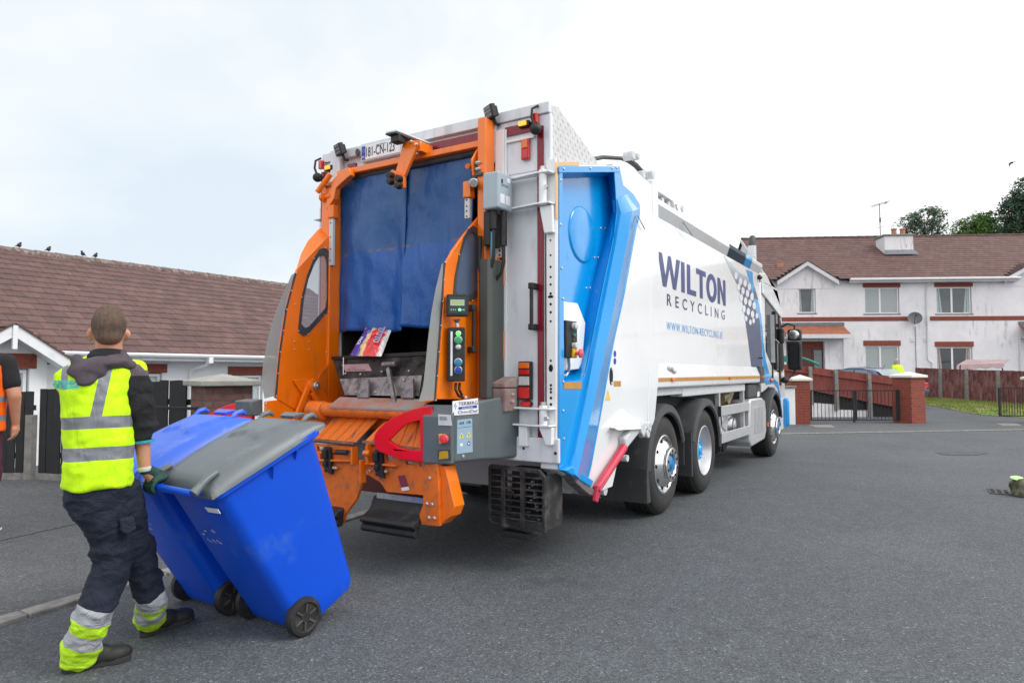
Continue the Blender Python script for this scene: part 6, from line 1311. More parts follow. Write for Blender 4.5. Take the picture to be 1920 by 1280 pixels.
# diagonal ridge: a raised trapezoid band
rd = [((1156, 374), (1170, 366), (1178, 362)), ((1158, 402), (1186, 396), (1198, 392)), ((1150, 450), (1179, 442), (1191, 432)), ((1130, 550), (1157, 550), (1169, 550)), ((1112, 640), (1138, 640), (1150, 640)), ((1093, 740), (1117, 740), (1132, 740)), ((1071, 850), (1090, 858), (1109, 868)), ((1062, 880), (1083, 894), (1099, 908))]
rg_ = []
for k, (a, c, d) in enumerate(rd):
    h = .02 if k == 0 else .085; a = X(*a, XB+.009); c = X(*c, XB+h); d = X(*d, XB+.005); t = a.lerp(c, .06)+Vector((h*.30, 0, 0))
    rg_.append([a, t, c, c.lerp(d, .25)+Vector((-.002, 0, 0)), d, Vector((XB-.03, d.y, d.z)), Vector((XB-.03, a.y, a.z))])
mb = MB(); mb.loft(rg_); mb.build('diagonal_ridge', M_blue, bp, smooth=25, bevel=.003)
mb = MB(); q = Xs([(1047, 312), (1160, 312), (1161, 323), (1047, 324)], XB+.011); mb.prism(q, (.006, 0, 0)); mb.build('panel_flange', M_blue, bp, smooth=0, bevel=.003)
bolts(bp, Xs([(1057, 317), (1107, 316), (1148, 316), (1156, 315)], XB+.017) + Xs([(1051, 338), (1051, 421), (1053, 503), (1055, 560), (1056, 716), (1056, 770), (1057, 822), (1099, 862), (1093, 902)], XB+.010), 0, .010)
bolts(rp, Xs([(1135, 428), (1126, 428), (1121, 483), (1114, 483), (1106, 540), (1099, 540)], XR_+.002), 0, .010)
# bottom nose of the ridge and the grimy foot below it
mb = MB(); q = Xs([(1046, 880), (1098, 912), (1103, 900), (1062, 872)], XB+.011); mb.prism(q, (.05, 0, 0)); mb.build('ridge_foot', M_blue, bp, smooth=0, bevel=.01)
mb = MB(); q = Xs([(1048, 884), (1096, 915), (1110, 932), (1085, 925), (1062, 905)], XB-.04); mb.prism(q, (.09, 0, 0)); mb.build('foot_guard', M_grimeL, T, smooth=0, bevel=.01)
# tan tape, amber reflectors, marks on the white side
XS = XB+.0012
def decal(name, m, pts, x=XS, parent=T): mb = MB(); mb.prism(Xs(pts, x), (.0012, 0, 0)); return mb.build(name, m, parent, smooth=0)
decal('tan_tape', M_tan, [(1041, 304), (1086, 304), (1086, 311), (1046, 311), (1046, 410), (1042, 410)])
decal('reflector', M_amber_tape, [(1057, 716), (1091, 716), (1090, 729), (1057, 729)], XB+.012); decal('reflector', M_amber_tape, [(1151, 714), (1164, 714), (1164, 724), (1151, 724)])
decal('warning_triangle', mat('triangle_yellow', (.78, .55, .08), .4, 0, .05, 20), [(1140, 730), (1144.5, 750), (1135, 750)])
for v, m_ in ((663, M_inkblue), (677, M_inkblue)): decal('blue_disc', m_, [(1153+2.4*math.cos(t), v+6*math.sin(t)) for t in [i*math.pi/7 for i in range(14)]])
mb = MB(); c = X(1146, 705, XS); mb.prism([c+Vector((0, .035*math.cos(t), .075*math.sin(t))) for t in [i*math.pi/8 for i in range(16)]], (.002, 0, 0)); o = mb.build('hand_hole', M_hole, T, smooth=0); bolts(o, [c+Vector((.002, .01, .055)), c+Vector((.002, .0, -.06))], 0, .012)
# control plate in the recess with its black button box
cp = Xs([(1057, 565), (1083, 568), (1098, 606), (1092, 680), (1086, 692), (1057, 695)], XR_+.06); mb = MB(); mb.prism(cp, (-.055, 0, 0)); pt = mb.build('control_plate', M_white, rp, smooth=0, bevel=.008)
mb = MB(); a = X(1062, 600, XR_+.13); b = X(1083, 671, XR_+.13); mb.box(XR_+.061, XR_+.13, a.y, b.y, b.z, a.z); bb_ = mb.build('button_box', M_black, T, smooth=0, bevel=.008)
ym = (a.y+b.y)/2+.02
for t, m_, r_, h_ in ((.86, M_lgrey, .026, .03), (.62, mat('dark_green_button', (.01, .18, .10), .4, 0, 0), .015, .012), (.48, M_dark, .012, .01), (.33, M_lgrey, .024, .03)):
    mb = MB(); mb.lathe((XR_+.13, ym, b.z+(a.z-b.z)*t), (1, 0, 0), [(r_, 0), (r_, h_), (r_*.8, h_+.004), (0, h_+.004)], 18); mb.build('knob', m_, bb_, smooth=40)
z_ = b.z+(a.z-b.z)*.12; mb = MB(); mb.box(XR_+.131, XR_+.15, ym-.035, ym+.035, z_-.03, z_+.035); mb.build('stop_base', M_yellow, bb_, smooth=0, bevel=.004)
mb = MB(); mb.lathe((XR_+.15, ym, z_), (1, 0, 0), [(.014, 0), (.014, .03), (.034, .035), (.034, .05), (.02, .058), (0, .06)], 20); mb.build('stop_button', mat('pink_red_button', (.75, .10, .12), .4, 0, 0), bb_, smooth=40)
mb = MB(); z0_ = b.z; mb.tube([(XR_+.09, ym, z0_), (XR_+.085, ym+.02, z0_-.06), (XR_+.07, ym+.03, z0_-.11), (XR_+.07, ym-.01, z0_-.135), (XR_+.05, ym-.08, z0_-.12)], .012, 8); mb.build('conduit', M_steel, T, smooth=50)
# wedge fin, strut, knuckles
poly('gusset_fin', M_white, [X(1145, 800, 1.252), X(1165, 766, 1.252), X(1213, 797, 1.252), X(1213, 801, 1.30), X(1145, 802, 1.30)], (.004, 0, 0), bevel=.002)
mb = MB(); a, b, c, d = X(1145, 801, 1.252), X(1213, 799, 1.252), X(1213, 803, 1.34), X(1160, 806, 1.34); e = X(1165, 766, 1.252)
mb.add([a, b, c, d, e], [(0, 1, 2, 3), (0, 3, 4), (3, 2, 4), (2, 1, 4)]); mb.build('gusset_wedge', M_white, T, smooth=0)
a, b = X(1170, 838, 1.30), X(1118, 918, 1.30); mb = MB(); mb.tube([a, b], .035, 14); mb.prism([b+Vector((0, .05, .03)), b+Vector((0, -.03, -.09)), b+Vector((0, -.08, -.07)), b+Vector((0, -.03, .04))], (.03, 0, 0)); mb.bar(a.lerp(b, .75)+Vector((.02, 0, .01)), b+Vector((.02, -.02, 0)), .02, .05, (1, 0, 0)); mb.build('red_prop', mat('faded_red_paint', (.55, .03, .07), .4, 0, .2, 6), T, smooth=40, bevel=.004)
mb = MB(); a, b = X(1166, 832, 1.28), X(1192, 800, 1.28); mb.bar(a, b, .07, .11, (0, 1, 0)); k_ = mb.build('cylinder_knuckle', M_lgrey, T, smooth=0, bevel=.02)
mb = MB(); 
for u, v, r_ in ((1193, 803, .055), (1205, 800, .05), (1203, 812, .04)): p = X(u, v, 1.27); mb.cyl(p, p+Vector((.07, 0, 0)), r_, n=18)
mb.cyl(X(1207, 800, 1.30), X(1202, 818, 1.30), .03, n=10); mb.build('knuckle_eye', M_lgrey, k_, smooth=40, bevel=.006)
mb = MB(); p = X(1165, 858, 1.22); mb.cyl(p, p+Vector((.06, 0, 0)), .03, n=14); p = X(1123, 918, 1.18); mb.cyl(p, p+Vector((.06, 0, 0)), .04, n=14); mb.build('rubber_pad', M_lgrey, T, smooth=40)
# hinge cylinders on the tailgate top
for u, v, y_, r_ in ((1170, 294, 0, .045), (1180, 296, 0, .035), (1190, 330, 0, .04), (1208, 330, 0, .045), (1200, 345, 0, .03), (1190, 352, 0, .04)): mb = MB(); p = X(u, v, 1.12); mb.cyl(p, p+Vector((.10, 0, 0)), r_, n=14); mb.build('hinge_boss', M_lgrey, T, smooth=40, bevel=.006)
mb = MB(); mb.tube([X(1110, 299, 1.0), X(1130, 295, 1.0), X(1165, 297, 1.0), X(1180, 303, 1.05), X(1207, 323, 1.1)], .02, 8); mb.tube([X(1178, 300, 1.12), X(1192, 310, 1.12), X(1206, 326, 1.12)], .028, 8); mb.build('hydraulic_hose', M_dark, T, smooth=50)
mb = MB(); mb.tube([X(1196, 405, XB+.03), X(1209, 430, XB+.02)], .006, 6); mb.build('release_rod', M_steel, T, smooth=40)

# ---- body
sec = [(1.16, 1.27), (1.235, 1.27), (1.25, 1.285), (1.252, 1.385), (1.20, 1.52), (1.20, 3.02), (1.255, 3.12), (1.255, 3.175), (1.19, 3.215), (0, 3.25)]
sec_r = [Vector((x, 0, z)) for x, z in sec]; full = sec_r + [Vector((-p.x, 0, p.z)) for p in reversed(sec_r[:-1])]
mb = MB(); mb.loft([[p+Vector((0, y, 0)) for p in full] for y in (2.06, 7.08)]); body = mb.build('body', M_white, T, smooth=0, bevel=.008)
# rear body frame by the seam, with the slotted top box
mb = MB(); pr = [(1.83, .905), (2.02, 3.33), (2.12, 3.335), (2.14, 1.5), (2.08, 1.28), (2.05, .93)]
mb.prism([(1.14, y, z) for y, z in [(1.815, .905), (2.00, 3.02), (2.00, 3.33), (2.16, 3.33), (2.16, 1.50), (2.10, 1.3), (1.98, .915)]], (.114, 0, 0)); fr = mb.build('body_frame', M_white, T, smooth=0, bevel=.01)
mb = MB(); mb.prism([(-1.14, y, z) for y, z in [(1.815, .905), (2.00, 3.33), (2.16, 3.33), (2.16, 1.50), (1.98, .915)]], (-.1, 0, 0)); mb.build('body_frame', M_white, T, smooth=0, bevel=.01)
zt = 3.33; tb_ = [(2.165, 3.14), (2.165, 3.33), (2.95, 3.36), (3.05, 3.33), (3.12, 3.14)]
slot = [(2.30, 3.20), (2.30, 3.29), (2.78, 3.29), (2.84, 3.25), (2.84, 3.20)]
mb = MB(); mb.prism([(1.13, y, z) for y, z in tb_], (.075, 0, 0), 0, [[(1.13, y, z) for y, z in slot]]); tbx_ = mb.build('top_box', M_white, T, smooth=0, bevel=.008)
mb = MB(); mb.prism([(-1.15, y, z) for y, z in tb_], (2.27, 0, 0)); mb.build('top_box_core', M_lgrey, tbx_, smooth=0)
mb = MB(); 
for y in (2.5, 2.7): mb.cyl((1.135, y, 3.235), (1.19, y, 3.235), .035, n=12)
mb.cyl((1.20, 3.08, 3.27), (1.22, 3.08, 3.27), .04, n=14); mb.cyl((1.12, 2.98, 3.37), (1.18, 2.98, 3.37), .03, n=10); mb.build('latch_boss', M_lgrey, tbx_, smooth=40, bevel=.004)
mb = MB(); mb.tube([(1.21, 2.85, 3.27), (1.215, 2.93, 3.16), (1.262, 3.05, 3.05), (1.265, 3.25, 2.99)], .008, 6); mb.build('latch_rod', M_steel, T, smooth=50)
# dark and blue cap on the top rail, side graphics (vinyl laid on the sheet, 1 mm proud)
XG = 1.2012
def onbody(pts, m, name, x=XG, th=.0010): mb = MB(); mb.prism([Vector((x, y, z)) for y, z in pts], (th, 0, 0)); return mb.build(name, m, body, smooth=0)
for y0, y1, m_ in ((4.98, 5.93, mat('dark_teal_vinyl', (.008, .03, .05), .5, 0, .1, 3)), (5.935, 6.35, M_sky)):
    mb = MB(); mb.loft([[Vector((x, y+s_, z)) for x, z, s_ in ((1.2015, 3.02, .06), (1.2565, 3.12, 0), (1.2565, 3.175, 0), (1.1905, 3.2165, .03), (1.19, 3.2155, .03), (1.2555, 3.174, 0), (1.2555, 3.121, 0), (1.2005, 3.022, .06))] for y in (y0, y1)]); mb.build('rail_vinyl', m_, body, smooth=0)
# navy gradient band with hexagons: front part of the side
def yz(u, v): p = X(u, v, XG); return p.y, p.z
navy = [(1358, 478), (1384, 505), (1409, 515), (1418, 600), (1432, 690), (1433, 694), (1409, 690), (1404, 640), (1397, 600), (1390, 560), (1380, 532)]
b = NB('fading_navy_vinyl'); s = b.sep(); f = b.math('SUBTRACT', .62, b.math('MULTIPLY', b.math('ADD', s[2], .0), .62))
M_fade = b.done(b.mix(b.ramp(f, [(.17, 0), (.34, 1)]), (.50, .56, .60), (.06, .075, .15)), .4, 0, Coat_Weight=.1)
onbody([yz(*p) for p in [(1357, 479), (1385, 510), (1411, 523), (1421, 560), (1429, 615), (1432, 692), (1409, 689), (1403, 640), (1399, 612), (1396, 588), (1391, 560), (1383, 535), (1372, 512)]], M_fade, 'navy_vinyl')
onbody([yz(*p) for p in [(1399, 505), (1411, 510), (1413, 560), (1421, 562), (1427, 590), (1430, 620), (1431, 650), (1427, 640), (1424, 600), (1415, 578), (1408, 540)]], M_sky, 'blue_vinyl', XG+.0012)
def hexm(u, v, w_, h_, m, nm, x): 
    return [(u-w_*.0, v-h_), (u+w_, v-h_*.45), (u+w_, v+h_*.45), (u, v+h_), (u-w_, v+h_*.45), (u-w_, v-h_*.45)]
mb = MB()
hx_ = [(1380, 517), (1388.5, 527), (1397, 531), (1405, 538), (1385, 538), (1393, 545), (1401.5, 550), (1410, 556), (1390, 558), (1398, 564), (1406, 568), (1414, 573), (1395, 579), (1403, 584), (1411, 589), (1399, 597), (1413, 601), (1407, 604), (1419, 592)]
for u, v in hx_:
    k = 1.0 if v < 590 else .75; mb.prism([X(a, c, XG+.0024) for a, c in hexm(u, v, 3.0*k, 7.8*k, 0, '', 0)], (.0008, 0, 0))
mb.build('hexagon_pattern', M_white, body, smooth=0)
hy = [(1372, 508), (1377, 520), (1381, 545), (1387, 565)]
# lettering
z0w, z1w = 2.325, 2.668; mb = MB()
Yw0, Yw1 = 2.28, 4.95
def stroke(pts, w_, th=.0015):   # heavy sans strokes as quads
    pass
L_ = []
def cap_letters():
    h = z1w-z0w; y = Yw0; sw = .115
    def P(*q): mb.prism([Vector((XG, y+a*1.0, z0w+c*h)) for a, c in q], (.0014, 0, 0))
    Wd_ = .74; k = .125    # W
    P((0, 1), (k*1.05, 1), (k*1.05+.11, .33), (.33, 1), (.42, 1), (.53, .33), (Wd_-k*1.05, 1), (Wd_, 1), (.59, 0), (.48, 0), (.372, .62), (.262, 0), (.15, 0)); y += Wd_+.035
    P((0, 0), (.13, 0), (.13, 1), (0, 1)); y += .13+.085                      # I
    P((0, 0), (.36, 0), (.36, .18), (.13, .18), (.13, 1), (0, 1)); y += .37   # L
    P((.0, 1), (.41, 1), (.41, .81), (.27, .81), (.27, 0), (.14, 0), (.14, .81), (0, .81)); y += .43     # T
    n = 28; o = [Vector((XG, y+.245+.245*math.cos(2*math.pi*i/n), z0w+h*.5+h*.53*math.sin(2*math.pi*i/n))) for i in range(n)]; i_ = [Vector((XG, y+.245+.115*math.cos(2*math.pi*i/n), z0w+h*.5+h*.32*math.sin(2*math.pi*i/n))) for i in range(n)]
    mb.prism(o, (.0014, 0, 0), 0, [i_]); y += .53
    P((0, 0), (.125, 0), (.125, .62), (.29, 0), (.415, 0), (.415, 1), (.29, 1), (.29, .40), (.13, 1), (0, 1)); y += .415
    return y
yend = cap_letters(); sc_ = (Yw1-Yw0)/(yend-Yw0)
for q in mb.v: q.y = Yw0+(q.y-Yw0)*sc_
mb.build('company_lettering', mat('navy_lettering', (.012, .035, .17), .35, 0, .1, 2, coat=.1), body, smooth=0)
mb = MB(); text(mb, 'RECYCLING', (XG, 2.55, 2.135), (0, 1, 0), (0, 0, 1), .125, .0014, width=2.34, bold=.012, sp=1.9); mb.build('recycling_lettering', M_navy, body, smooth=0)
mb = MB(); text(mb, 'WWW.WILTON-RECYCLING.IE', (XG, 2.53, 1.875), (0, 1, 0), (0, 0, 1), .088, .0014, width=2.22, bold=.002, sp=1.25); mb.build('web_lettering', M_sky, body, smooth=0)
# amber stripe, marker lamps, latch on the facet
mb = MB(); mb.box(1.2525, 1.2545, 2.12, 6.98, 1.338, 1.376); mb.build('amber_stripe', M_amber_tape, body, smooth=0)
for y in (2.55, 4.9, 6.93): mb = MB(); mb.box(1.2525, 1.272, y-.05, y+.05, 1.338, 1.378); mb.build('marker_lamp', M_amblens, body, smooth=0, bevel=.008)
mb = MB(); p = X(1257, 689, 1.235); mb.ell(p, (.03, .06, .03)); mb.bar(p, p+Vector((.02, .12, -.05)), .03, .025); mb.build('catch', M_lgrey, body, smooth=40)
mb = MB(); mb.box(1.18, 1.262, 6.78, 7.06, 1.26, 1.53); mb.prism([(1.13, 6.80, 1.53), (1.2, 6.80, 1.53), (1.2, 7.06, 1.60), (1.13, 7.06, 1.60)], (0, 0, .02)); mb.build('corner_cap', M_dark, T, smooth=0, bevel=.02)
mb = MB(); mb.tube([(1.205, 6.95, 1.66), (1.26, 6.97, 1.66)], .012, 8); mb.build('body_fitting', M_chassis, T, smooth=40); mb = MB(); mb.tube([(1.205, 6.98, 2.98), (1.25, 6.98, 2.93)], .035, 10); mb.build('body_fitting', M_chassis, T, smooth=40)
mb = MB(); mb.box(1.05, 1.2, 3.05, 6.0, 1.16, 1.262); mb.box(.9, 1.19, 2.2, 3.9, 1.19, 1.268); mb.build('under_rail', M_lgrey, T, smooth=0, bevel=.01)
# ---- chassis
mb = MB(); mb.box(-.42, -.34, .6, 9.0, .72, 1.02); mb.box(.34, .42, .6, 9.0, .72, 1.02); mb.box(-.34, .34, .8, .9, .74, 1.0); mb.box(-1.0, 1.0, 2.1, 7.0, 1.03, 1.26)
for y in (2.34, 3.78, 7.98): mb.cyl((-.9, y, .50), (.9, y, .50), .09, n=12); mb.ell((0, y, .50), (.22, .2, .2))
mb.box(-.8, .8, 1.05, 1.95, .45, .9); mb.build('chassis', M_chassis, T, smooth=0)
# wheels
M_tyre = NB('tyre_rubber'); M_tyre.bump(M_tyre.noise(80, 3), .3, .004); M_tyre = M_tyre.done(M_tyre.mix(M_tyre.ramp(M_tyre.noise(2.5, 5), [(.4, 0), (.7, 1)]), (.018, .018, .019), (.045, .042, .040)), .75)
def wheel(y, side, kind):
    s = side; R_ = .502; c = Vector((0, y, R_)); xo = 1.235*s; d = Vector((s, 0, 0))
    wroot = MB(); w_ = .31 if kind != 'dual' else .62
    prof_ = [(.285, -.03), (.30, -.012), (.36, -.002), (.43, -.006), (.478, -.03), (.496, -.05), (R_, -.075), (R_, -w_*.45), (R_-.004, -w_*.46)]
    pf = [(.285, -.05), (.292, -.015), (.31, -.006), (.315, -.010), (.36, .0), (.42, -.002), (.468, -.02), (.485, -.035), (.492, -.055), (R_, -.062)]
    for k in range(5):
        a = -.075-k*.046; pf += [(R_, a), (R_, a-.034), (R_-.014, a-.035), (R_-.014, a-.045)]
    pf += [(R_, -.31), (.49, -.325), (.40, -.345), (.285, -.33)]
    wroot.lathe((xo, y, R_), d, pf, 56); ty = wroot.build('tyre', M_tyre, T, smooth=35)
    if kind == 'dual': q = MB(); q.lathe((xo-.36*s, y, R_), d, pf, 40); q.build('tyre', M_tyre, T, smooth=35)
    rim_ = MB()
    if kind == 'dual':
        rim_.lathe((xo, y, R_), d, [(.290, -.03), (.296, -.012), (.286, -.008), (.272, -.03), (.262, -.06), (.245, -.10), (.225, -.17), (.20, -.19), (.10, -.19), (.0, -.19)], 48); o = rim_.build('rim', M_alu, ty, smooth=40)
        q = MB(); q.lathe((xo-.15*s, y, R_), d, [(.125, 0), (.125, .06), (.115, .075), (.06, .085), (.05, .10), (0, .105)], 24)
        for i in range(10): t = i*math.pi/5; q.cyl((xo-.075*s, y+.095*math.cos(t), R_+.095*math.sin(t)), (xo-.06*s, y+.095*math.cos(t), R_+.095*math.sin(t)), .012, n=6)
        q.build('hub', M_sky, ty, smooth=35)
    else:
        rim_.lathe((xo, y, R_), d, [(.290, -.03), (.296, -.012), (.284, -.008), (.272, -.04), (.266, -.07), (.262, -.06), (.245, -.02), (.215, .01), (.17, .035), (.165, .04), (.12, .04), (.10, .02), (.0, .02)], 48); o = rim_.build('rim', M_chrome, ty, smooth=35)
        q = MB(); q.lathe((xo+.04*s, y, R_), d, [(.172, 0), (.175, .015), (.17, .03), (.155, .034), (.115, .034), (.105, .025), (.102, -.01)], 40); q.build('hub_ring', M_chrome, ty, smooth=35)
        q = MB()
        for i in range(10):
            t = (i+.5)*math.pi/5; cc = Vector((xo+.0745*s, y+.137*math.cos(t), R_+.137*math.sin(t))); q.lathe(cc, d, [(.016, 0), (.016, .003), (0, .003)], 10)
        for i in range(10):
            t = i*math.pi/5; cc = Vector((xo-.012*s, y+.243*math.cos(t), R_+.243*math.sin(t))); q.ell(cc, (.010, .02, .02), n=10, k=6)
        q.build('ring_holes', M_hole, ty, smooth=30)
        q = MB(); q.lathe((xo+.02*s, y, R_), d, [(.095, 0), (.09, .03), (.07, .04), (.055, .045), (.05, .055), (0, .06)], 24); q.build('hub', mat('blue_hub_paint', (.02, .22, .50), .3, .2, .2, 20), ty, smooth=35)
    return ty
for s in (1, -1): wheel(2.36, s, 'steer'); wheel(3.79, s, 'dual'); wheel(7.95, s, 'steer')
# mudguards
M_mud = mat('mudguard_plastic', (.042, .045, .049), .5, 0, .12, 4, ((.10, .10, .10), .2, 10))
def mudguard(y, z, R_, a0, a1, xi, xo_, name='mudguard', n=22, lip=.05, ym=1.0):
    mb = MB(); r = []
    for i in range(n+1):
        t = math.radians(a0+(a1-a0)*i/n); cy, sy = math.cos(t), math.sin(t); f = lambda rr, x: Vector((x, y+rr*cy*ym, z+rr*sy))
        r.append([f(R_-.012, xi), f(R_-.012, xo_-.02), f(R_-lip, xo_), f(R_-lip+.02, xo_+.018), f(R_+.004, xo_+.006), f(R_+.012, xo_-.03), f(R_+.012, xi)])
    mb.loft(r); return mb.build(name, M_mud, T, smooth=35)
for s in (1,):
    mudguard(2.36, .50, .60, 20, 180, .62, 1.255, ym=.98, lip=.09); mudguard(3.79, .50, .61, 0, 165, .62, 1.255, lip=.09)
mudguard(7.93, .52, .60, 12, 190, .80, 1.255, lip=.07)
for y, z0, z1, x0, x1 in ((1.765, .20, .52, .62, 1.26), (1.78, .26, 1.0, .55, .70), (3.175, .27, .76, .62, 1.255), (4.405, .42, .70, .70, 1.255), (2.955, .42, .72, .7, 1.24)):
    mb = MB(); mb.box(x0, x1, y-.008, y+.008, z0, z1); mb.build('mud_flap', M_mud if y < 4 else M_black, T, smooth=0, bevel=.004)
poly('guard_return', M_mud, [(1.225, 1.758, .20), (1.225, 1.86, .20), (1.225, 1.78, .6)], (.035, 0, 0)); poly('guard_return', M_mud, [(1.225, 3.168, .27), (1.225, 3.22, .27), (1.225, 3.19, .78)], (.03, 0, 0))
for y in (-1,):
    mudguard(2.36, .50, .60, 20, 180, -.62, -1.255); mudguard(3.79, .50, .61, 0, 165, -.62, -1.255); mb = MB(); mb.box(-1.26, -.62, 1.757, 1.773, .20, .55); mb.build('mud_flap', M_mud, T, smooth=0)
# side guard, tanks, battery box
mb = MB()
for z in (.515, .865): mb.box(1.20, 1.235, 4.52, 6.12, z, z+.13)
sg = mb.build('side_guard', M_alu, T, smooth=0, bevel=.006)
for y in (4.60, 5.93): mb = MB(); mb.box(1.14, 1.198, y-.03, y+.03, .52, 1.262); mb.build('guard_post', M_alu, sg, smooth=0, bevel=.004)
for z in (.515, .865): mb = MB(); mb.box(1.199, 1.236, 4.50, 4.519, z-.001, z+.131); mb.build('end_cap', M_black, sg, smooth=0)
for y, z, r_ in ((4.85, .82, .16), (5.18, .82, .16)): mb = MB(); mb.cyl((.60, y, z-.05), (1.12, y, z-.05), r_, n=24); mb.build('air_tank', M_alu, T, smooth=40, bevel=.03)
mb = MB(); mb.box(.6, 1.12, 4.68, 5.02, .55, .93); mb.build('fluid_tank', M_lgrey, T, smooth=0, bevel=.04, seg=3)
mb = MB(); mb.box(.6, 1.11, 5.06, 5.34, .55, .93); mb.build('fluid_tank', M_lgrey, T, smooth=0, bevel=.04, seg=3)
mb = MB(); mb.ell((1.02, 5.6, .68), (.14, .16, .16)); mb.cyl((.8, 5.6, .68), (1.14, 5.6, .68), .10, n=18); mb.build('air_dryer', M_steel, T, smooth=40)
mb = MB(); mb.cyl((1.0, 5.3, 1.06), (1.0, 5.75, 1.12), .09, n=16); mb.bar((1.05, 5.5, 1.0), (1.08, 5.75, 1.22), .05, .12); mb.build('filter_canister', mat('brass_tone_metal', (.35, .28, .16), .4, .5, .3, 9), T, smooth=40)
mb = MB(); 
for y in (5.3, 5.6): mb.cyl((.55, y, .45), (1.0, y, .42), .13, n=18)
mb.build('spring_brake', M_chassis, T, smooth=40)
bxp = [(6.12, .99), (6.20, 1.03), (6.95, 1.03), (7.20, .96), (7.26, .80), (7.26, .48), (7.12, .36), (6.18, .32), (6.10, .40)]
poly('battery_box', M_alu, [(.78, y, z) for y, z in bxp], (.46, 0, 0), bevel=.025); mb = MB()
for i in range(7): y = 6.38+i*.10; mb.box(1.2405, 1.250, y, y+.045, .50, .90)
mb.build('box_ribs', M_alu, T, smooth=0, bevel=.006); mb = MB()
for i in range(6): mb.lathe((1.2405, 6.3+i*.14, .44), (1, 0, 0), [(.012, 0), (.012, .006), (0, .008)], 6)
mb.build('box_rivets', M_chrome, T, smooth=0)
mb = MB(); mb.box(.85, 1.2, 6.2, 7.1, 1.04, 1.25); mb.build('air_intake', M_dark, T, smooth=0, bevel=.03); decal('tiny_label', M_label, [(1420, 735), (1424, 733), (1424, 742), (1420, 744)], 1.2012)
mb = MB(); mb.box(1.245, 1.262, 7.28, 7.36, .55, .62); mb.build('side_marker', M_amblens, T, smooth=0, bevel=.004)
# ---- cab
cabp = [(7.18, 1.10), (7.18, 2.90), (7.35, 2.93), (8.6, 2.93), (8.95, 2.6), (9.15, 1.5), (9.2, .8), (9.1, .38), (8.65, .38), (8.60, .75), (8.45, 1.02), (8.2, 1.16), (7.7, 1.18), (7.4, 1.12)]
poly('cab', M_white, [(-1.2, y, z) for y, z in cabp], (2.4, 0, 0), bevel=.03)
mb = MB(); mb.prism([(-1.16, y, z) for y, z in ((7.15, 2.93), (7.15, 3.05), (7.6, 3.10), (8.9, 2.62), (8.9, 2.55), (8.6, 2.93))], (2.36, 0, 0)); mb.prism([(1.2, 7.22, 2.92), (1.2, 7.22, 2.72), (1.2, 8.85, 2.42), (1.2, 8.9, 2.58)], (.03, 0, 0)); mb.build('cab_roof', M_white, T, smooth=0, bevel=.03)
dr = [(7.5, 2.66), (7.5, 1.78), (8.05, 1.50), (8.62, 1.42), (8.70, 2.38), (8.6, 2.45)]
cg = poly('cab_side_window', M_glass_dark, [(1.2008, y, z) for y, z in dr], (.004, 0, 0), bevel=0); mb = MB()
mb.bar((1.212, 8.2, 2.5), (1.212, 8.2, 1.48), .03, .05, (1, 0, 0)); mb.build('door_pillar', M_black, cg, smooth=0)
mb = MB(); mb.bar((1.208, 7.9, 2.42), (1.208, 7.92, 1.6), .01, .12, (1, 0, 0)); mb.bar((1.208, 8.05, 2.0), (1.208, 8.35, 1.95), .01, .12, (1, 0, 0)); mb.build('window_trim', M_lgrey, cg, smooth=0)
mb = MB(); mb.prism([(1.2008, y, z) for y, z in ((8.72, 2.5), (9.0, 2.25), (9.14, 1.5), (8.8, 1.44))], (.003, 0, 0)); mb.box(1.2, 1.214, 8.62, 8.75, 1.2, 2.5); mb.build('windscreen_pillar', M_black, T, smooth=0)
onc = [(7.2, 1.95), (7.36, 1.90), (7.62, 1.55), (7.95, 1.28), (8.3, 1.18), (8.55, 1.02), (8.66, .8), (8.72, .60), (8.80, .78), (8.72, 1.08), (8.45, 1.28), (8.1, 1.42), (7.8, 1.70), (7.5, 2.12), (7.3, 2.4), (7.2, 2.5)]
poly('cab_blue_vinyl', M_sky, [(1.2008, y, z) for y, z in [(7.2, 2.08), (7.2, 1.30), (7.5, 1.22), (8.1, 1.24), (8.45, 1.14), (8.62, .9), (8.66, .6), (8.78, .62), (8.74, 1.0), (8.5, 1.25), (8.1, 1.33), (7.75, 1.42), (7.5, 1.62), (7.32, 1.95)]], (.0015, 0, 0), bevel=0)
mb = MB(); mb.box(1.2008, 1.22, 7.98, 8.03, 1.28, 1.62); mb.build('door_handle', M_black, T, smooth=0, bevel=.004)
mb = MB(); mb.ell((1.22, 7.85, 1.30), (.03, .05, .035)); mb.build('side_repeater', M_amblens, T, smooth=50)
mb = MB(); mb.box(1.205, 1.25, 9.0, 9.24, .42, .95); mb.tube([(1.23, 9.05, .95), (1.28, 9.0, .9), (1.28, 9.0, .48), (1.23, 9.05, .44)], .025, 8); mb.build('step_guard', M_sky, T, smooth=40, bevel=.01)
# mirrors
mb = MB(); 
def U(u, v, x=1.5): return X(u, v, x)
mc = Vector((1.52, 8.85, 1.78)); c1_ = Y(1490, 663, 8.95)
M_ = Matrix.Translation(c1_) @ Matrix.Rotation(math.radians(-8), 4, 'Z')
mb = MB(); mb.box(-.12, .12, -.05, .08, -.30, .22); mm = mb.build('mirror', M_black, T, smooth=0, M=M_, bevel=.04, seg=3); mb = MB(); mb.box(-.10, .10, -.056, -.051, -.27, .18); mb.build('mirror_glass', mat('mirror_glass', (.05, .055, .06), .03, .6, 0), mm, smooth=0, M=M_)
mb = MB(); mb.box(-.12, .12, -.05, .08, .24, .45); mw = mb.build('wide_mirror', M_black, T, smooth=0, M=M_, bevel=.04, seg=3); mb = MB(); mb.ell((0, -.05, .345), (.10, .02, .085)); mb.build('mirror_glass', M_chrome, mw, smooth=60, M=M_)
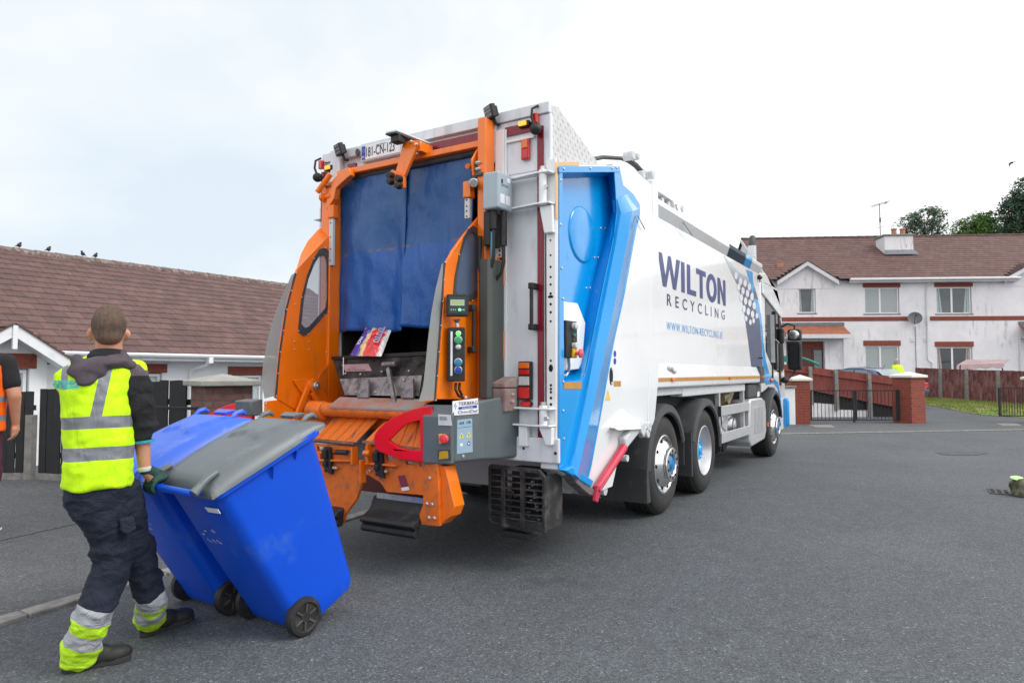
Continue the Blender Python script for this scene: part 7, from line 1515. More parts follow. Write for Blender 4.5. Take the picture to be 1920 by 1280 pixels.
cx_ = c1_.x; mb = MB(); mb.tube([(1.21, 8.9, c1_.z+.50), (1.32, 8.86, c1_.z+.55), (cx_, 8.97, c1_.z+.52), (cx_, 8.97, c1_.z+.42)], .018, 8); mb.tube([(1.2, 8.75, c1_.z-.48), (1.32, 8.8, c1_.z-.46), (cx_-.02, 8.95, c1_.z-.36), (cx_, 8.97, c1_.z-.28)], .02, 8); mb.ell((1.27, 8.78, c1_.z-.48), (.07, .07, .06)); mb.build('mirror_arm', M_black, T, smooth=50)
p = Y(1452, 655, 8.85); mb = MB(); mb.box(1.205, 1.30, 8.55, 8.65, 1.95, 2.22); mb.build('kerb_mirror', M_black, T, smooth=0, bevel=.03)
# exhaust stack behind the cab
p = X(1410, 470, 1.0); q = X(1410, 515, 1.0); mb = MB(); mb.tube([(1.0, p.y, 2.2), (1.0, p.y, p.z+.08)], .07, 16); mb.build('exhaust_stack', M_lgrey, T, smooth=40); mb = MB(); mb.tube([(1.0, p.y, p.z+.06), (1.0, p.y, p.z+.16), (1.0, p.y+.06, p.z+.23)], [.055, .055, .055], 14); mb.build('exhaust_tip', M_dark, T, smooth=40)
# ================================================================= WHEELIE BINS
M_bin = mat('blue_bin_plastic', (.0, .075, .64), .36, 0, .08, 3, ((.05, .15, .45), .16, 5), bump=.12, bscale=220)
M_lidg = mat('grey_lid_plastic', (.12, .14, .15), .36, 0, .08, 4, ((.25, .27, .28), .15, 8), bump=.12, bscale=200)
M_lidb = mat('pale_blue_lid_plastic', (.035, .13, .66), .38, 0, .08, 4, ((.25, .3, .7), .2, 8), bump=.1, bscale=200)
M_scuff = mat('white_scuff', (.35, .45, .62), .7, 0, .4, 30)
TILT = math.radians(25.5)
def rr(x0, x1, y0, y1, z, r, n=5, nb=None):
    o = []
    for cx_, cy_, a0 in ((x1-r, y1-r, 0), (x0+r, y1-r, 90), (x0+r, y0+r, 180), (x1-r, y0+r, 270)):
        for i in range(n+1): t = math.radians(a0+90*i/n); o.append(Vector((cx_+r*math.cos(t), cy_+r*math.sin(t), z)))
    return o
def taper(r, k): return [Vector((p.x*(1-k*(1 if p.y < .1 else 0)), p.y, p.z)) for p in r]
def wheelie(xc, yaw, lidm, label, lab2, sticker):
    M = Matrix.Translation((xc, -1.76, .105)) @ Matrix.Rotation(yaw, 4, 'Z') @ Matrix.Rotation(TILT, 4, 'X')
    r = reg('wheelie_bin', label, 'bin', (xc, -1.55, 0), 'two bins tipped back on their wheels')
    mb = MB(); R3 = taper
    out = [rr(-.215, .215, -.03, .355, -.09, .04), rr(-.225, .225, -.055, .38, -.05, .05), rr(-.228, .228, -.058, .385, .0, .05), rr(-.245, .245, -.115, .43, .45, .055), taper(rr(-.262, .262, -.158, .462, .84, .06), .05),
           taper(rr(-.264, .264, -.16, .465, .862, .06), .05), taper(rr(-.292, .292, -.19, .495, .864, .06), .07), taper(rr(-.294, .294, -.192, .498, .905, .06), .07), taper(rr(-.26, .26, -.16, .465, .906, .05), .06), taper(rr(-.255, .255, -.15, .455, .84, .05), .05), rr(-.21, .21, -.03, .33, -.06, .04)]
    mb.loft(out)
    for s in (1, -1):
        for y, h in ((.14, .075), (.30, .06)): mb.prism([(s*.262, y, .862), (s*.292, y, .862), (s*.256, y-.015, .862-h)], (0, .008, 0))
    bo = mb.build('bin_body', M_bin, r, smooth=40, M=M, bevel=.004)
    mb = MB(); mb.prism([(-.19, -.19, .90), (-.19, -.25, .94), (-.19, -.25, .965), (-.19, -.19, .925)], (.012, 0, 0)); mb.prism([(.178, -.19, .90), (.178, -.25, .94), (.178, -.25, .965), (.178, -.19, .925)], (.012, 0, 0)); mb.cyl((-.21, -.25, .95), (.21, -.25, .95), .017, n=14)
    mb.build('handle', M_bin, bo, smooth=40, M=M, bevel=.003)
    # lid: shallow dome with raised panel, rim and two finger grips
    mb = MB(); nx, ny = 20, 26; vs = []
    for j in range(ny+1):
        for i in range(nx+1):
            s, t = i/nx, j/ny; hw = .272+.016*min(1, t*2); x = (s*2-1)*hw; y = -.20+.72*t; e = min(min(s, 1-s)*2*hw/.05, min(t, 1-t)*.72/.06, 1); dome = .045*(1-(2*s-1)**2*.5)*math.sin(math.pi*min(1, t*.85+.12))
            z = .912+.028*math.sin(e*math.pi/2)+dome*min(1, e)
            z += .014 if (abs(x) < .12+.10*max(0, (t-.62))*2.2 and .60+.05*math.cos(x*22) < t < .90) else 0
            z -= .010*math.exp(-((abs(x)-.19)/.008)**2)*(1 if .12 < t < .75 else 0)
            vs.append((x, y, z))
    fs = [(j*(nx+1)+i, j*(nx+1)+i+1, (j+1)*(nx+1)+i+1, (j+1)*(nx+1)+i) for j in range(ny) for i in range(nx)]; mb.add(vs, fs)
    ed = [j*(nx+1) for j in range(ny+1)] ; k = [vs[i] for i in range(nx+1)] + [vs[(j)*(nx+1)+nx] for j in range(1, ny+1)] + [vs[ny*(nx+1)+i] for i in range(nx-1, -1, -1)] + [vs[j*(nx+1)] for j in range(ny-1, 0, -1)]
    mb.loft([[Vector(p) for p in k], [Vector((p[0]*1.015, p[1]+(.004 if p[1] > .1 else -.004), .890)) for p in k]], cap=False); ld = mb.build('lid', lidm, r, smooth=50, M=M)
    mb = MB()
    for s in (-1, 1): mb.tube([(s*.20, .44, .945), (s*.20, .49, .960), (s*.20, .53, .952), (s*.20, .545, .925)], [.010, .016, .016, .010], 10); 
    mb.prism([(-.06, .50, .935), (.06, .50, .935), (.09, .56, .925), (-.09, .56, .925)], (0, 0, .02)); mb.build('finger_grip', lidm, ld, smooth=50, M=M, bevel=.004)
    for s in (-1, 1):
        mb = MB(); mb.tube([(s*.215, -.10, .975), (s*.222, -.16, .975), (s*.225, -.205, .965), (s*.225, -.25, .95)], [.014, .018, .019, .024], 10); mb.build('lid_hinge', lidm, ld, smooth=50, M=M)
    for s in (-1, 1):
        mb = MB(); pf = [(.105, -.03), (.105, .0), (.098, .014), (.080, .016), (.072, .006), (.030, .004), (.028, .012), (0, .012)]
        mb.lathe((s*.245, 0, 0), (s, 0, 0), [(.0, -.03)]+pf, 36); w_ = mb.build('wheel', M_black, r, smooth=35, M=M)
        q = MB()
        for i in range(6):
            t = i*math.pi/3; q.bar((s*.252, .026*math.cos(t), .026*math.sin(t)), (s*.252, .072*math.cos(t), .072*math.sin(t)), .010, .012, (s, 0, 0))
        q.build('wheel_spokes', M_dark, w_, smooth=0, M=M)
    mb = MB(); mb.cyl((-.24, 0, 0), (.24, 0, 0), .012, n=10); mb.build('axle', M_chassis, r, smooth=40, M=M)
    if sticker:
        mb = MB(); mb.prism([(.09, -.1675, .80), (.21, -.1675, .805), (.205, -.162, .775), (.095, -.162, .770)], (0, -.004, 0)); mb.build('paper_label', M_label, bo, smooth=0, M=M)
    mb = MB(); rn = random.Random(3+int(sticker)); y_ = lambda z: -.0585-(z)*(.0565/.45)-.0012
    for i in range(9):
        x, z = rn.uniform(-.16, .0), rn.uniform(.52, .64); l_ = rn.uniform(.01, .035); dz = rn.uniform(-.02, .012)
        mb.prism([(x, y_(z)-.002, z), (x+l_, y_(z+dz)-.002, z+dz), (x+l_*.8, y_(z+dz)-.002, z+dz+.008), (x, y_(z)-.002, z+.008)], (0, -.0008, 0))
    mb.build('scuff_marks', M_scuff, bo, smooth=0, M=M)
    return M
MB1 = wheelie(.385, math.radians(-4), M_lidg, 'blue wheelie bin with grey lid tipped towards the worker nearest the camera', '', True)
MB2 = wheelie(-.235, math.radians(-3), M_lidb, 'blue wheelie bin with pale blue lid, partly hidden behind the grey lidded one', '', False)

# ================================================================= CRISP BAG in the hopper
def bag():
    r = None; o = Y(655, 666, -.34); W_, H_ = .40, .22
    c = [Y(650, 666, -.36), Y(712, 667, -.36), Y(732, 640, -.20), Y(729, 618, -.10), Y(686, 613, -.12), Y(672, 625, -.22)]
    a0, a1, b0, b1 = Y(655, 667, -.36), Y(715, 668, -.36), Y(686, 614, -.12), Y(734, 619, -.10)
    n = 26; vs = []; up = Vector((0, -.5, .85)).normalized()
    for side in (1, -1):
        for j in range(n+1):
            for i in range(n+1):
                s, t = i/n, j/n; p = a0.lerp(a1, s).lerp(b0.lerp(b1, s), t); e = (math.sin(math.pi*min(1, max(0, s)))*math.sin(math.pi*t))**.5
                cr = .012*noise.noise(Vector((s*9, t*7, side)))+.006*noise.noise(Vector((s*22, t*18, side)))
                vs.append(p+up*(side*.040*e+cr*(.4+e)))
    N1 = (n+1)**2; fs = [(k*N1+j*(n+1)+i, k*N1+j*(n+1)+i+1, k*N1+(j+1)*(n+1)+i+1, k*N1+(j+1)*(n+1)+i) for k in (0, 1) for j in range(n) for i in range(n)]
    mb = MB(); mb.add(vs, fs); b = NB('crisp_bag_foil'); at = b.attr('s'); v2 = b.attr('t')
    wob = b.math('MULTIPLY_ADD', b.noise(9, 4), .30, -.15); q = b.math('ADD', at, wob)
    c = b.ramp(q, [(0, (.05, .015, .28)), (.20, (.04, .02, .34)), (.27, (.02, .08, .42)), (.30, (.80, .52, .22)), (.42, (.85, .55, .25)), (.46, (.70, .01, .02)), (.80, (.72, .02, .02)), (.88, (.85, .85, .85))], 'LINEAR')
    sp = b.ramp(b.noise(30, 5), [(.60, 0), (.68, .75)]); c = b.mix(sp, c, (.80, .30, .25)); b.bump(b.noise(26, 4), .6, .012)
    o = mb.build('crisp_bag', b.done(c, .22, 0, Coat_Weight=.6), smooth=50)
    ks = [i/n for k in (0, 1) for j in range(n+1) for i in range(n+1)]
    me = o.data
    # weld may reorder: recompute from geometry
    ex = (a1-a0); ey = (b0-a0); cc = Vector(o.location)
    sa = []; ta = []
    for v in me.vertices:
        p = v.co+cc-a0; t = max(0, min(1, p.dot(ey)/ey.length_squared)); l0 = a0.lerp(b0, t); l1 = a1.lerp(b1, t); s = (v.co+cc-l0).dot(l1-l0)/(l1-l0).length_squared; sa.append(s); ta.append(t)
    me.attributes.new('s', 'FLOAT', 'POINT').data.foreach_set('value', sa); me.attributes.new('t', 'FLOAT', 'POINT').data.foreach_set('value', ta)
    tag(o, 'crumpled red and purple crisp multipack bag lying on the black hopper ledge', 'crisp bag')
    P = lambda s, t, h=.048: a0.lerp(a1, s).lerp(b0.lerp(b1, s), t)+up*h
    mb = MB(); yd = (P(.45, .5)-P(.62, .5)).normalized()*1; xd = (P(.60, .2)-P(.60, .9)).normalized()
    # word panel running down the bag
    o1 = P(.68, .90); text(mb, 'TAYTO', o1, (P(.66, .12)-P(.66, .9)), (P(.9, .5)-P(.6, .5)), .055, .0015, width=.20, bold=.01)
    mb.build('bag_word', mat('bag_blue', (.01, .12, .45), .3, 0, 0), o, smooth=0)
    mb = MB(); text(mb, 'TAYTO', o1-up*.002-(P(.9, .5)-P(.6, .5)).normalized()*.004+xd*-.004, (P(.66, .12)-P(.66, .9)), (P(.9, .5)-P(.6, .5)), .063, .0012, width=.21, bold=.06)
    text(mb, 'PACK', P(.16, .52, .04), (P(.12, .0)-P(.12, .6)), (P(.5, .3)-P(.1, .3)), .03, .0015, width=.10, bold=.02); mb.build('bag_outline', M_label, o, smooth=0)
bag()

# ================================================================= PEOPLE
M_skin = NB('skin'); M_skin.bump(M_skin.noise(160, 3), .12, .002)
M_skin = M_skin.done(M_skin.mix(M_skin.ramp(M_skin.noise(9, 4), [(.35, 0), (.7, 1)]), (.50, .235, .145), (.60, .285, .19)), .5, 0, Subsurface_Weight=.12, Subsurface_Scale=.02)
M_hair = NB('cropped_hair'); M_hair.bump(M_hair.noise(220, 4, .7), .8, .006); _z = M_hair.sep()[2]; _f = M_hair.ramp(M_hair.math('ADD', _z, M_hair.math('MULTIPLY', M_hair.noise(60, 4), .04)), [(.0, 0), (.0001, 0)]) if 0 else None
_n = M_hair.math('MULTIPLY_ADD', M_hair.noise(90, 4), .05, -.025); _g = M_hair.math('MULTIPLY_ADD', M_hair.math('ADD', _z, _n), 11.0, 1.55); _g = M_hair.math('MAXIMUM', M_hair.math('MINIMUM', _g, 1.0), 0.0)
M_hair = M_hair.done(M_hair.mix(_g, (.36, .18, .115), M_hair.mix(M_hair.ramp(M_hair.noise(70, 6, .8, M_hair.scl((1, 1, .35))), [(.3, 0), (.7, 1)]), (.045, .028, .020), (.17, .11, .078))), .8)
def cloth(name, col, var=.2, fs=9, strength=.5, rough=.9):
    b = NB(name); n = b.noise(fs, 5, .55, b.scl((1, 1, .6)), 1.2); b.bump(n, strength, .03); b.bump(b.noise(500, 2), .15, .001)
    return b.done(b.mix(1.0, col, b.ramp(n, [(.3, 1-var), (.7, 1.08)]), 'MULTIPLY'), rough)
M_blackcl = cloth('black_fleece', (.012, .012, .016)); M_mauve = cloth('mauve_grey_fleece', (.085, .068, .083), .25)
M_cyan = mat('cyan_trim', (.03, .33, .45), .7, 0, .1, 20); M_glove = cloth('dark_green_glove', (.008, .055, .045), .3, 14, .4, .7); M_boot = cloth('black_boot', (.022, .021, .021), .3, 12, .3, .6)
M_sole = mat('boot_sole', (.03, .029, .028), .8, 0, .3, 20)
def folds(mb, amp, sc_, seed=0, fn=None):
    for q in mb.v:
        k = 1 if fn is None else fn(q); n = noise.noise_vector(Vector((q.x*sc_, q.y*sc_, q.z*sc_*1.5+seed))); q += n*amp*k
    return mb
def hand(M, wrist, c, axis, r, up, m, parent, sgn=1, sc_=1.0, name='glove'):
    """gripping hand: c centre of the bar, axis along the bar, up = direction from the bar to the back of the hand"""
    axis = Vector(axis).normalized(); up = Vector(up).normalized(); fw = axis.cross(up)*sgn; pr = []
    top = c+up*(r+.020); pr.append(('c', wrist, top-fw*.035, .030*sc_, .034*sc_)); 
    for k in (-.030, -.010, .010, .030): pr.append(('c', top-fw*.045+axis*k, top+fw*.012+axis*k*1.1, .0175*sc_, .0155*sc_))
    for k, l_ in ((-.033, .80), (-.011, 1.0), (.011, .95), (.033, .85)):
        pts = [c+axis*k*1.15+(up*math.cos(t)+fw*math.sin(t))*(r+.016) for t in (0.35, 1.1*l_+.2, 1.9*l_+.2, 2.75*l_)]
        for a, b, ra, rb in zip(pts, pts[1:], (.0125, .0115, .0105), (.0115, .0105, .009)): pr.append(('c', a, b, ra*sc_, rb*sc_))
    t0 = top-fw*.035-axis*.030; t1 = c-fw*(r+.022)-axis*.040+up*.0; t2 = c-fw*(r+.012)-axis*.035-up*.032; pr.append(('c', t0, t1, .016*sc_, .0135*sc_)); pr.append(('c', t1, t2, .0135*sc_, .010*sc_))
    return organic(pr, .0055, 3).build(name, m, parent, smooth=180, M=M)
def boot(M, heel, toe, z, m, parent, h=.11, sole=M_sole):
    h_ = Vector(heel); t_ = Vector(toe); d = (t_-h_); L_ = d.length; d.normalize(); s = Vector((-d.y, d.x, 0)); R_ = Matrix((d, s, Vector((0, 0, 1)))).transposed()
    pr = [('e', h_+d*.05+Vector((0, 0, .055)), (.055, .042, .055), R_.to_4x4()), ('e', h_+d*L_*.45+Vector((0, 0, .055)), (.09, .043, .055), R_.to_4x4()), ('e', h_+d*(L_-.075)+s*.004+Vector((0, 0, .042)), (.085, .052, .044), R_.to_4x4()), ('c', h_+d*.065+Vector((0, 0, .06)), h_+d*.07+Vector((0, 0, h+.05)), .046, .048)]
    q = organic(pr, .009, 5); 
    for v in q.v:
        if v.z < h_.z+.012: v.z = h_.z+.012
    o = q.build('boot', m, parent, smooth=180, M=M)
    sh = [(0, .0), (.02, .030), (.07, .036), (.13, .030), (.18, .036), (.24, .048), (.28, .044), (.31, .020), (L_+.004, 0)]; k = L_/.31
    pts = [h_+d*a*k+s*b for a, b in sh]+[h_+d*a*k-s*b*.92 for a, b in reversed(sh[1:-1])]
    mb = MB(); mb.prism([p+Vector((0, 0, .001)) for p in pts], (0, 0, .028)); mb.build('sole', sole, o, smooth=0, M=M, bevel=.006); return o

# ---- worker in the yellow vest
wc = CAM + CFH*3.33 + CR*((200-960)/1280*3.33)
wr = (wc-CAM); wr.z = 0; yd_ = wr.normalized(); angp = math.atan2(yd_.y, yd_.x)-math.pi/2
MP = Matrix.Translation((wc.x, wc.y, 0)) @ Matrix.Rotation(angp, 4, 'Z')
P = lambda u, v, y=0: Y(u, v, y, MP)
man = reg('person', 'worker in lime yellow hi-vis vest and navy trousers, seen from behind, pushing the two bins', 'person', (wc.x, wc.y, 0))
px_ = P(201, 640).x-P(200, 640).x      # metres per pixel here
def E3(u, v, hw, dp, y=0, n=24, sq=2.3): c = P(u, v, y); return ring(c, hw*px_, dp, None, n, sq)
hipA, hipB = P(172, 925, -.02), P(222, 925, .03); knA, knB = P(211, 1062, .02), P(262, 1052, .12)
fA0, fA1 = Z(114, 1262, 0, MP), Z(246, 1234, 0, MP); fB0, fB1 = Z(262, 1196, 0, MP), Z(360, 1160, 0, MP)
anA = fA0+(fA1-fA0).normalized()*.07+Vector((0, 0, .11)); anB = fB0+(fB1-fB0).normalized()*.07+Vector((0, 0, .11))
S_R, E_R, W_R = P(246, 703, .0), P(264, 795, .02), P(309, 884, .05)
hb = MB1 @ Vector((-.135, -.25, .95)); hl = MP.inverted() @ hb; axn = (MP.inverted().to_3x3() @ (MB1.to_3x3() @ Vector((1, 0, 0)))).normalized()
upv = Vector((-.15, -.25, 1)).normalized(); upv = (upv-axn*upv.dot(axn)).normalized(); W_R = hl+upv*.065-Vector((.035, .02, -.03))
hb2 = MB2 @ Vector((.0, -.25, .95)); h2 = MP.inverted() @ hb2; S_L = P(142, 712, .03); E_L = P(148, 800, .18); 
hc = P(204, 618, .0); hcy = .0
head = [('e', hc+Vector((0, .0, .025)), (.072, .092, .092)), ('e', hc+Vector((0, .035, -.035)), (.060, .070, .085)), ('e', hc+Vector((0, .07, -.085)), (.035, .035, .03)), ('e', hc+Vector((0, .108, -.02)), (.013, .022, .022)), ('e', hc+Vector((0, .10, -.055)), (.026, .012, .008)),
        ('e', hc+Vector((-.076, .012, -.026)), (.012, .020, .032)), ('e', hc+Vector((.077, .012, -.026)), (.012, .020, .032)), ('e', hc+Vector((-.083, -.002, -.02)), (.012, .012, .026)), ('e', hc+Vector((.084, -.002, -.02)), (.012, .012, .026)),
        ('c', hc+Vector((0, .0, -.04)), P(206, 678, .02), .056, .062)]
body_ = head+[('l', [E3(184, 905, 46, .09), E3(185, 850, 48, .09), E3(187, 790, 54, .10), E3(190, 730, 60, .10), E3(200, 690, 45, .07), E3(205, 675, 20, .05)]),
    ('c', S_R, E_R, .050, .042), ('c', E_R, W_R, .043, .028), ('c', S_L, E_L, .050, .042), ('c', E_L, h2+upv*.07, .042, .028), ('c', P(188, 925, 0), knA, .060, .050), ('c', knA, anA, .046, .034), ('c', P(212, 925, .03), knB, .060, .050), ('c', knB, anB, .052, .036),
    ('c', W_R, hl+upv*.04, .028, .03)]
organic(body_, .009, 4).build('body', M_skin, man, smooth=180, M=MP)
hr = organic([('e', hc+Vector((0, -.004, .022)), (.0785, .097, .090)), ('e', hc+Vector((.0, .01, .050)), (.070, .085, .075)), ('e', hc+Vector((.0, .055, .075)), (.05, .045, .05)), ('e', hc+Vector((0, -.035, -.03)), (.064, .06, .05))], .009, 5)
fr0 = hc.y+.065
hr.build('hair', M_hair, man, smooth=180, M=MP)
# trousers with bands; attribute t runs down each shin
tr = organic([('l', [E3(184, 860, 56, .115), E3(182, 905, 66, .13), E3(186, 945, 64, .13), E3(196, 985, 45, .11)]),
    ('c', hipA, P(206, 1010, .0), .108, .090), ('c', P(206, 1010, .0), knA, .090, .088), ('c', knA+Vector((0, 0, 0)), P(176, 1150, -.02), .088, .082), ('c', P(176, 1150, -.02), anA+Vector((0, 0, -.035)), .082, .086),
    ('c', hipB, P(247, 1000, .09), .100, .085), ('c', P(247, 1000, .09), knB, .085, .080), ('c', knB, P(284, 1120, .17), .080, .074), ('c', P(284, 1120, .17), anB+Vector((-.01, 0, -.02)), .074, .080)], .011, 4)
folds(tr, .016, 11, 3); folds(tr, .008, 26, 7)
b = NB('navy_work_trousers'); t = b.attr('t'); ed = b.math('ADD', t, b.math('MULTIPLY_ADD', b.noise(7, 3), .03, -.015))
c = b.ramp(ed, [(0, (.010, .015, .034)), (.36, (.40, .42, .45)), (.535, (.56, .92, .02)), (.67, (.42, .44, .47)), (.83, (.56, .92, .02))], 'CONSTANT'); n = b.noise(8, 5, .6, b.scl((1, 1, 1.4)), 1.5); b.bump(n, .8, .03)
c = b.mix(1.0, c, b.ramp(n, [(.3, .75), (.7, 1.1)]), 'MULTIPLY'); M_trou = b.done(c, .85)
to = tr.build('trousers', M_trou, man, smooth=180, M=MP, origin=(0, 0, 0)); ts = []
dA = (anA-Vector((0, 0, .05))-knA); dBv = (anB-Vector((0, 0, .05))-knB)
for v in to.data.vertices:
    p = v.co; ta = (p-knA).dot(dA)/dA.length_squared; tb_ = (p-knB).dot(dBv)/dBv.length_squared
    qa = (p-(knA+dA*max(0, min(1, ta)))).length; qb = (p-(knB+dBv*max(0, min(1, tb_)))).length; ts.append(max(0, ta if qa < qb else tb_*.98+.05*(tb_ > .1)))
to.data.attributes.new('t', 'FLOAT', 'POINT').data.foreach_set('value', ts)
mb = MB(); q = [P(u, v, -.115) for u, v in ((223, 972), (252, 970), (256, 992), (240, 1003), (226, 997))]; mb.prism(q, (0, .06, 0)); mb.build('cargo_pocket', M_trou, to, smooth=0, M=MP, bevel=.01, seg=3)
boot(MP, fA0, fA1, 0, M_boot, man); boot(MP, fB0, fB1, 0, M_boot, man)
# hooded top
rv = math.radians
hood = organic([('c', P(165, 690, -.115), P(208, 676, -.095), .045, .035), ('c', P(150, 684, -.105), P(165, 712, -.125), .040, .035), ('c', P(145, 675, -.08), P(147, 700, -.11), .030, .032), ('c', P(208, 676, -.09), P(245, 684, -.04), .034, .028), ('c', P(228, 668, -.05), P(240, 676, .03), .03, .03), ('e', P(160, 714, -.125), (.038, .03, .032)), ('e', P(163, 692, -.105), (.085, .050, .055)), ('e', P(200, 680, -.095), (.085, .045, .035))], .009, 9)
folds(hood, .012, 14, 5); hood.build('hood', M_mauve, man, smooth=180, M=MP)
organic([('l', [ring(P(205, 672, .02), .085, .075, Matrix.Rotation(-.15, 3, 'X')), ring(P(203, 659, .005), .080, .075, Matrix.Rotation(-.15, 3, 'X')), ring(P(203, 656, .0), .066, .06, Matrix.Rotation(-.15, 3, 'X'))]), ('c', P(175, 670, -.05), P(225, 666, -.05), .03, .025)], .009, 3).build('collar', M_blackcl, man, smooth=180, M=MP)
mb = organic([('c', P(222, 668, -.03), P(242, 678, .0), .018, .016)], .007, 2); mb.build('collar_trim', mat('blue_trim', (.01, .20, .55), .7, 0, .1, 9), man, smooth=180, M=MP)
cuff = E_R+(W_R-E_R)*.20; sl = organic([('c', S_R, P(258, 755, .0), .076, .076), ('c', P(258, 755, .0), E_R+Vector((.008, 0, 0)), .076, .068), ('c', E_R+Vector((.008, 0, 0)), cuff, .068, .058), ('c', P(218, 688, .0), S_R, .06, .072)], .010, 4)
folds(sl, .016, 13, 2)
b = NB('sleeve_cloth'); s = b.sep(); zsp = P(250, 704, -.05).z; f = b.math('GREATER_THAN', s[2], zsp); c = b.mix(f, (.012, .012, .016), (.115, .092, .112)); n = b.noise(9, 5, .55, None, 1.2); b.bump(n, .7, .03); c = b.mix(1.0, c, b.ramp(n, [(.3, .75), (.7, 1.1)]), 'MULTIPLY')
M_slv = b.done(c, .9); sl.build('sleeve', M_slv, man, smooth=180, M=MP, origin=(0, 0, 0))
sl2 = organic([('c', S_L, E_L, .056, .054), ('c', E_L, E_L.lerp(h2, .35), .054, .048)], .011, 4); sl2.build('sleeve', M_slv, man, smooth=180, M=MP, origin=(0, 0, 0))
mb = MB(); d = (W_R-E_R).normalized(); Rq = d.to_track_quat('Z', 'Y').to_matrix(); mb.loft([ring(cuff+d*a, r_, r_, Rq, 24) for a, r_ in ((.035, .046), (.035, .056), (.048, .054), (.048, .044))], cap=False); mb.build('cuff_trim', M_cyan, man, smooth=60, M=MP)
# vest
vst = organic([('l', [E3(184, 912, 68, .150, 0, 30, 2.6), E3(185, 880, 66, .150, 0, 30, 2.6), E3(185, 830, 68, .148, 0, 30, 2.5), E3(183, 780, 67, .145, 0, 30, 2.5), E3(180, 735, 66, .138, 0, 30, 2.5), E3(183, 705, 68, .125, 0, 30, 2.4), E3(192, 688, 64, .105, 0, 30, 2.2), E3(203, 676, 42, .085, 0, 30)]),
    ('c', P(130, 712, .0), P(190, 690, .0), .068, .085), ('c', P(236, 694, -.01), P(256, 694, .0), .055, .052)], .010, 4)
folds(vst, .010, 8, 9, lambda q: .4+max(0, 1.45-q.z)); folds(vst, .005, 20, 4)
b = NB('lime_hi_vis_vest'); s = b.sep(); z = s[2]; x_ = s[0]
def rng(v, a, c_): return b.math('MULTIPLY', b.math('GREATER_THAN', v, a), b.math('LESS_THAN', v, c_))
yf_ = -.15; zz = lambda v: P(185, v, yf_).z
cur = b.math('MULTIPLY', b.math('MULTIPLY', x_, x_), .25); zc = b.math('ADD', z, cur)
band = b.math('MAXIMUM', rng(zc, zz(803), zz(780)), rng(zc, zz(863), zz(838)))
x0s = P(180, 780, yf_).x; kx_ = (P(200, 690, yf_).x-x0s)/(zz(690)-zz(780)); xa = b.math('SUBTRACT', b.math('SUBTRACT', x_, x0s), b.math('MULTIPLY', b.math('SUBTRACT', z, zz(780)), kx_))
st1 = b.math('MULTIPLY', b.math('LESS_THAN', b.math('ABSOLUTE', xa), .024), b.math('GREATER_THAN', zc, zz(781)))
x1s = P(119, 770, -.08).x; st2 = b.math('MULTIPLY', b.math('LESS_THAN', b.math('ABSOLUTE', b.math('SUBTRACT', x_, x1s)), .014), b.math('GREATER_THAN', z, zz(730)))
gr = b.math('MINIMUM', b.math('ADD', b.math('ADD', band, st1), st2), 1.0)
cy1 = b.math('MULTIPLY', rng(z, zz(729), zz(713)), rng(x_, P(114, 0, yf_).x, P(169, 0, yf_).x)); w1 = b.math('MULTIPLY', cy1, b.ramp(b.noise(60, 3, .6, b.scl((1, 1, 3))), [(.42, .35), (.55, 1)]))
c = b.mix(gr, (.60, .98, .0), (.20, .215, .24)); c = b.mix(w1, c, (.03, .50, .55)); n = b.noise(7, 5, .5, b.scl((1.6, 1.6, .55)), 1.0); b.bump(n, .7, .03); c = b.mix(1.0, c, b.ramp(n, [(.3, .85), (.7, 1.04)]), 'MULTIPLY')
M_vest = b.done(c, b.math('MULTIPLY_ADD', gr, -.4, .8)); vo = vst.build('hi_vis_vest', M_vest, man, smooth=180, M=MP, origin=(0, 0, 0))
hand(MP, W_R, hl, axn, .017, upv, M_glove, man, 1); mb = MB(); d = (hl-W_R).normalized()
mb.lathe(W_R-Vector((0, 0, .0)), (W_R-E_R).normalized(), [(.028, -.012), (.032, -.010), (.032, .006), (.028, .010)], 20); mb.build('glove_cuff', mat('white_cuff', (.6, .62, .6), .8, 0, .1, 9), man, smooth=50, M=MP)
ax2 = (MP.inverted().to_3x3() @ (MB2.to_3x3() @ Vector((1, 0, 0)))).normalized(); up2 = (Vector((0, -.3, 1))-ax2*Vector((0, -.3, 1)).dot(ax2)).normalized(); hand(MP, h2+up2*.07, h2, ax2, .017, up2, M_glove, man, 1)

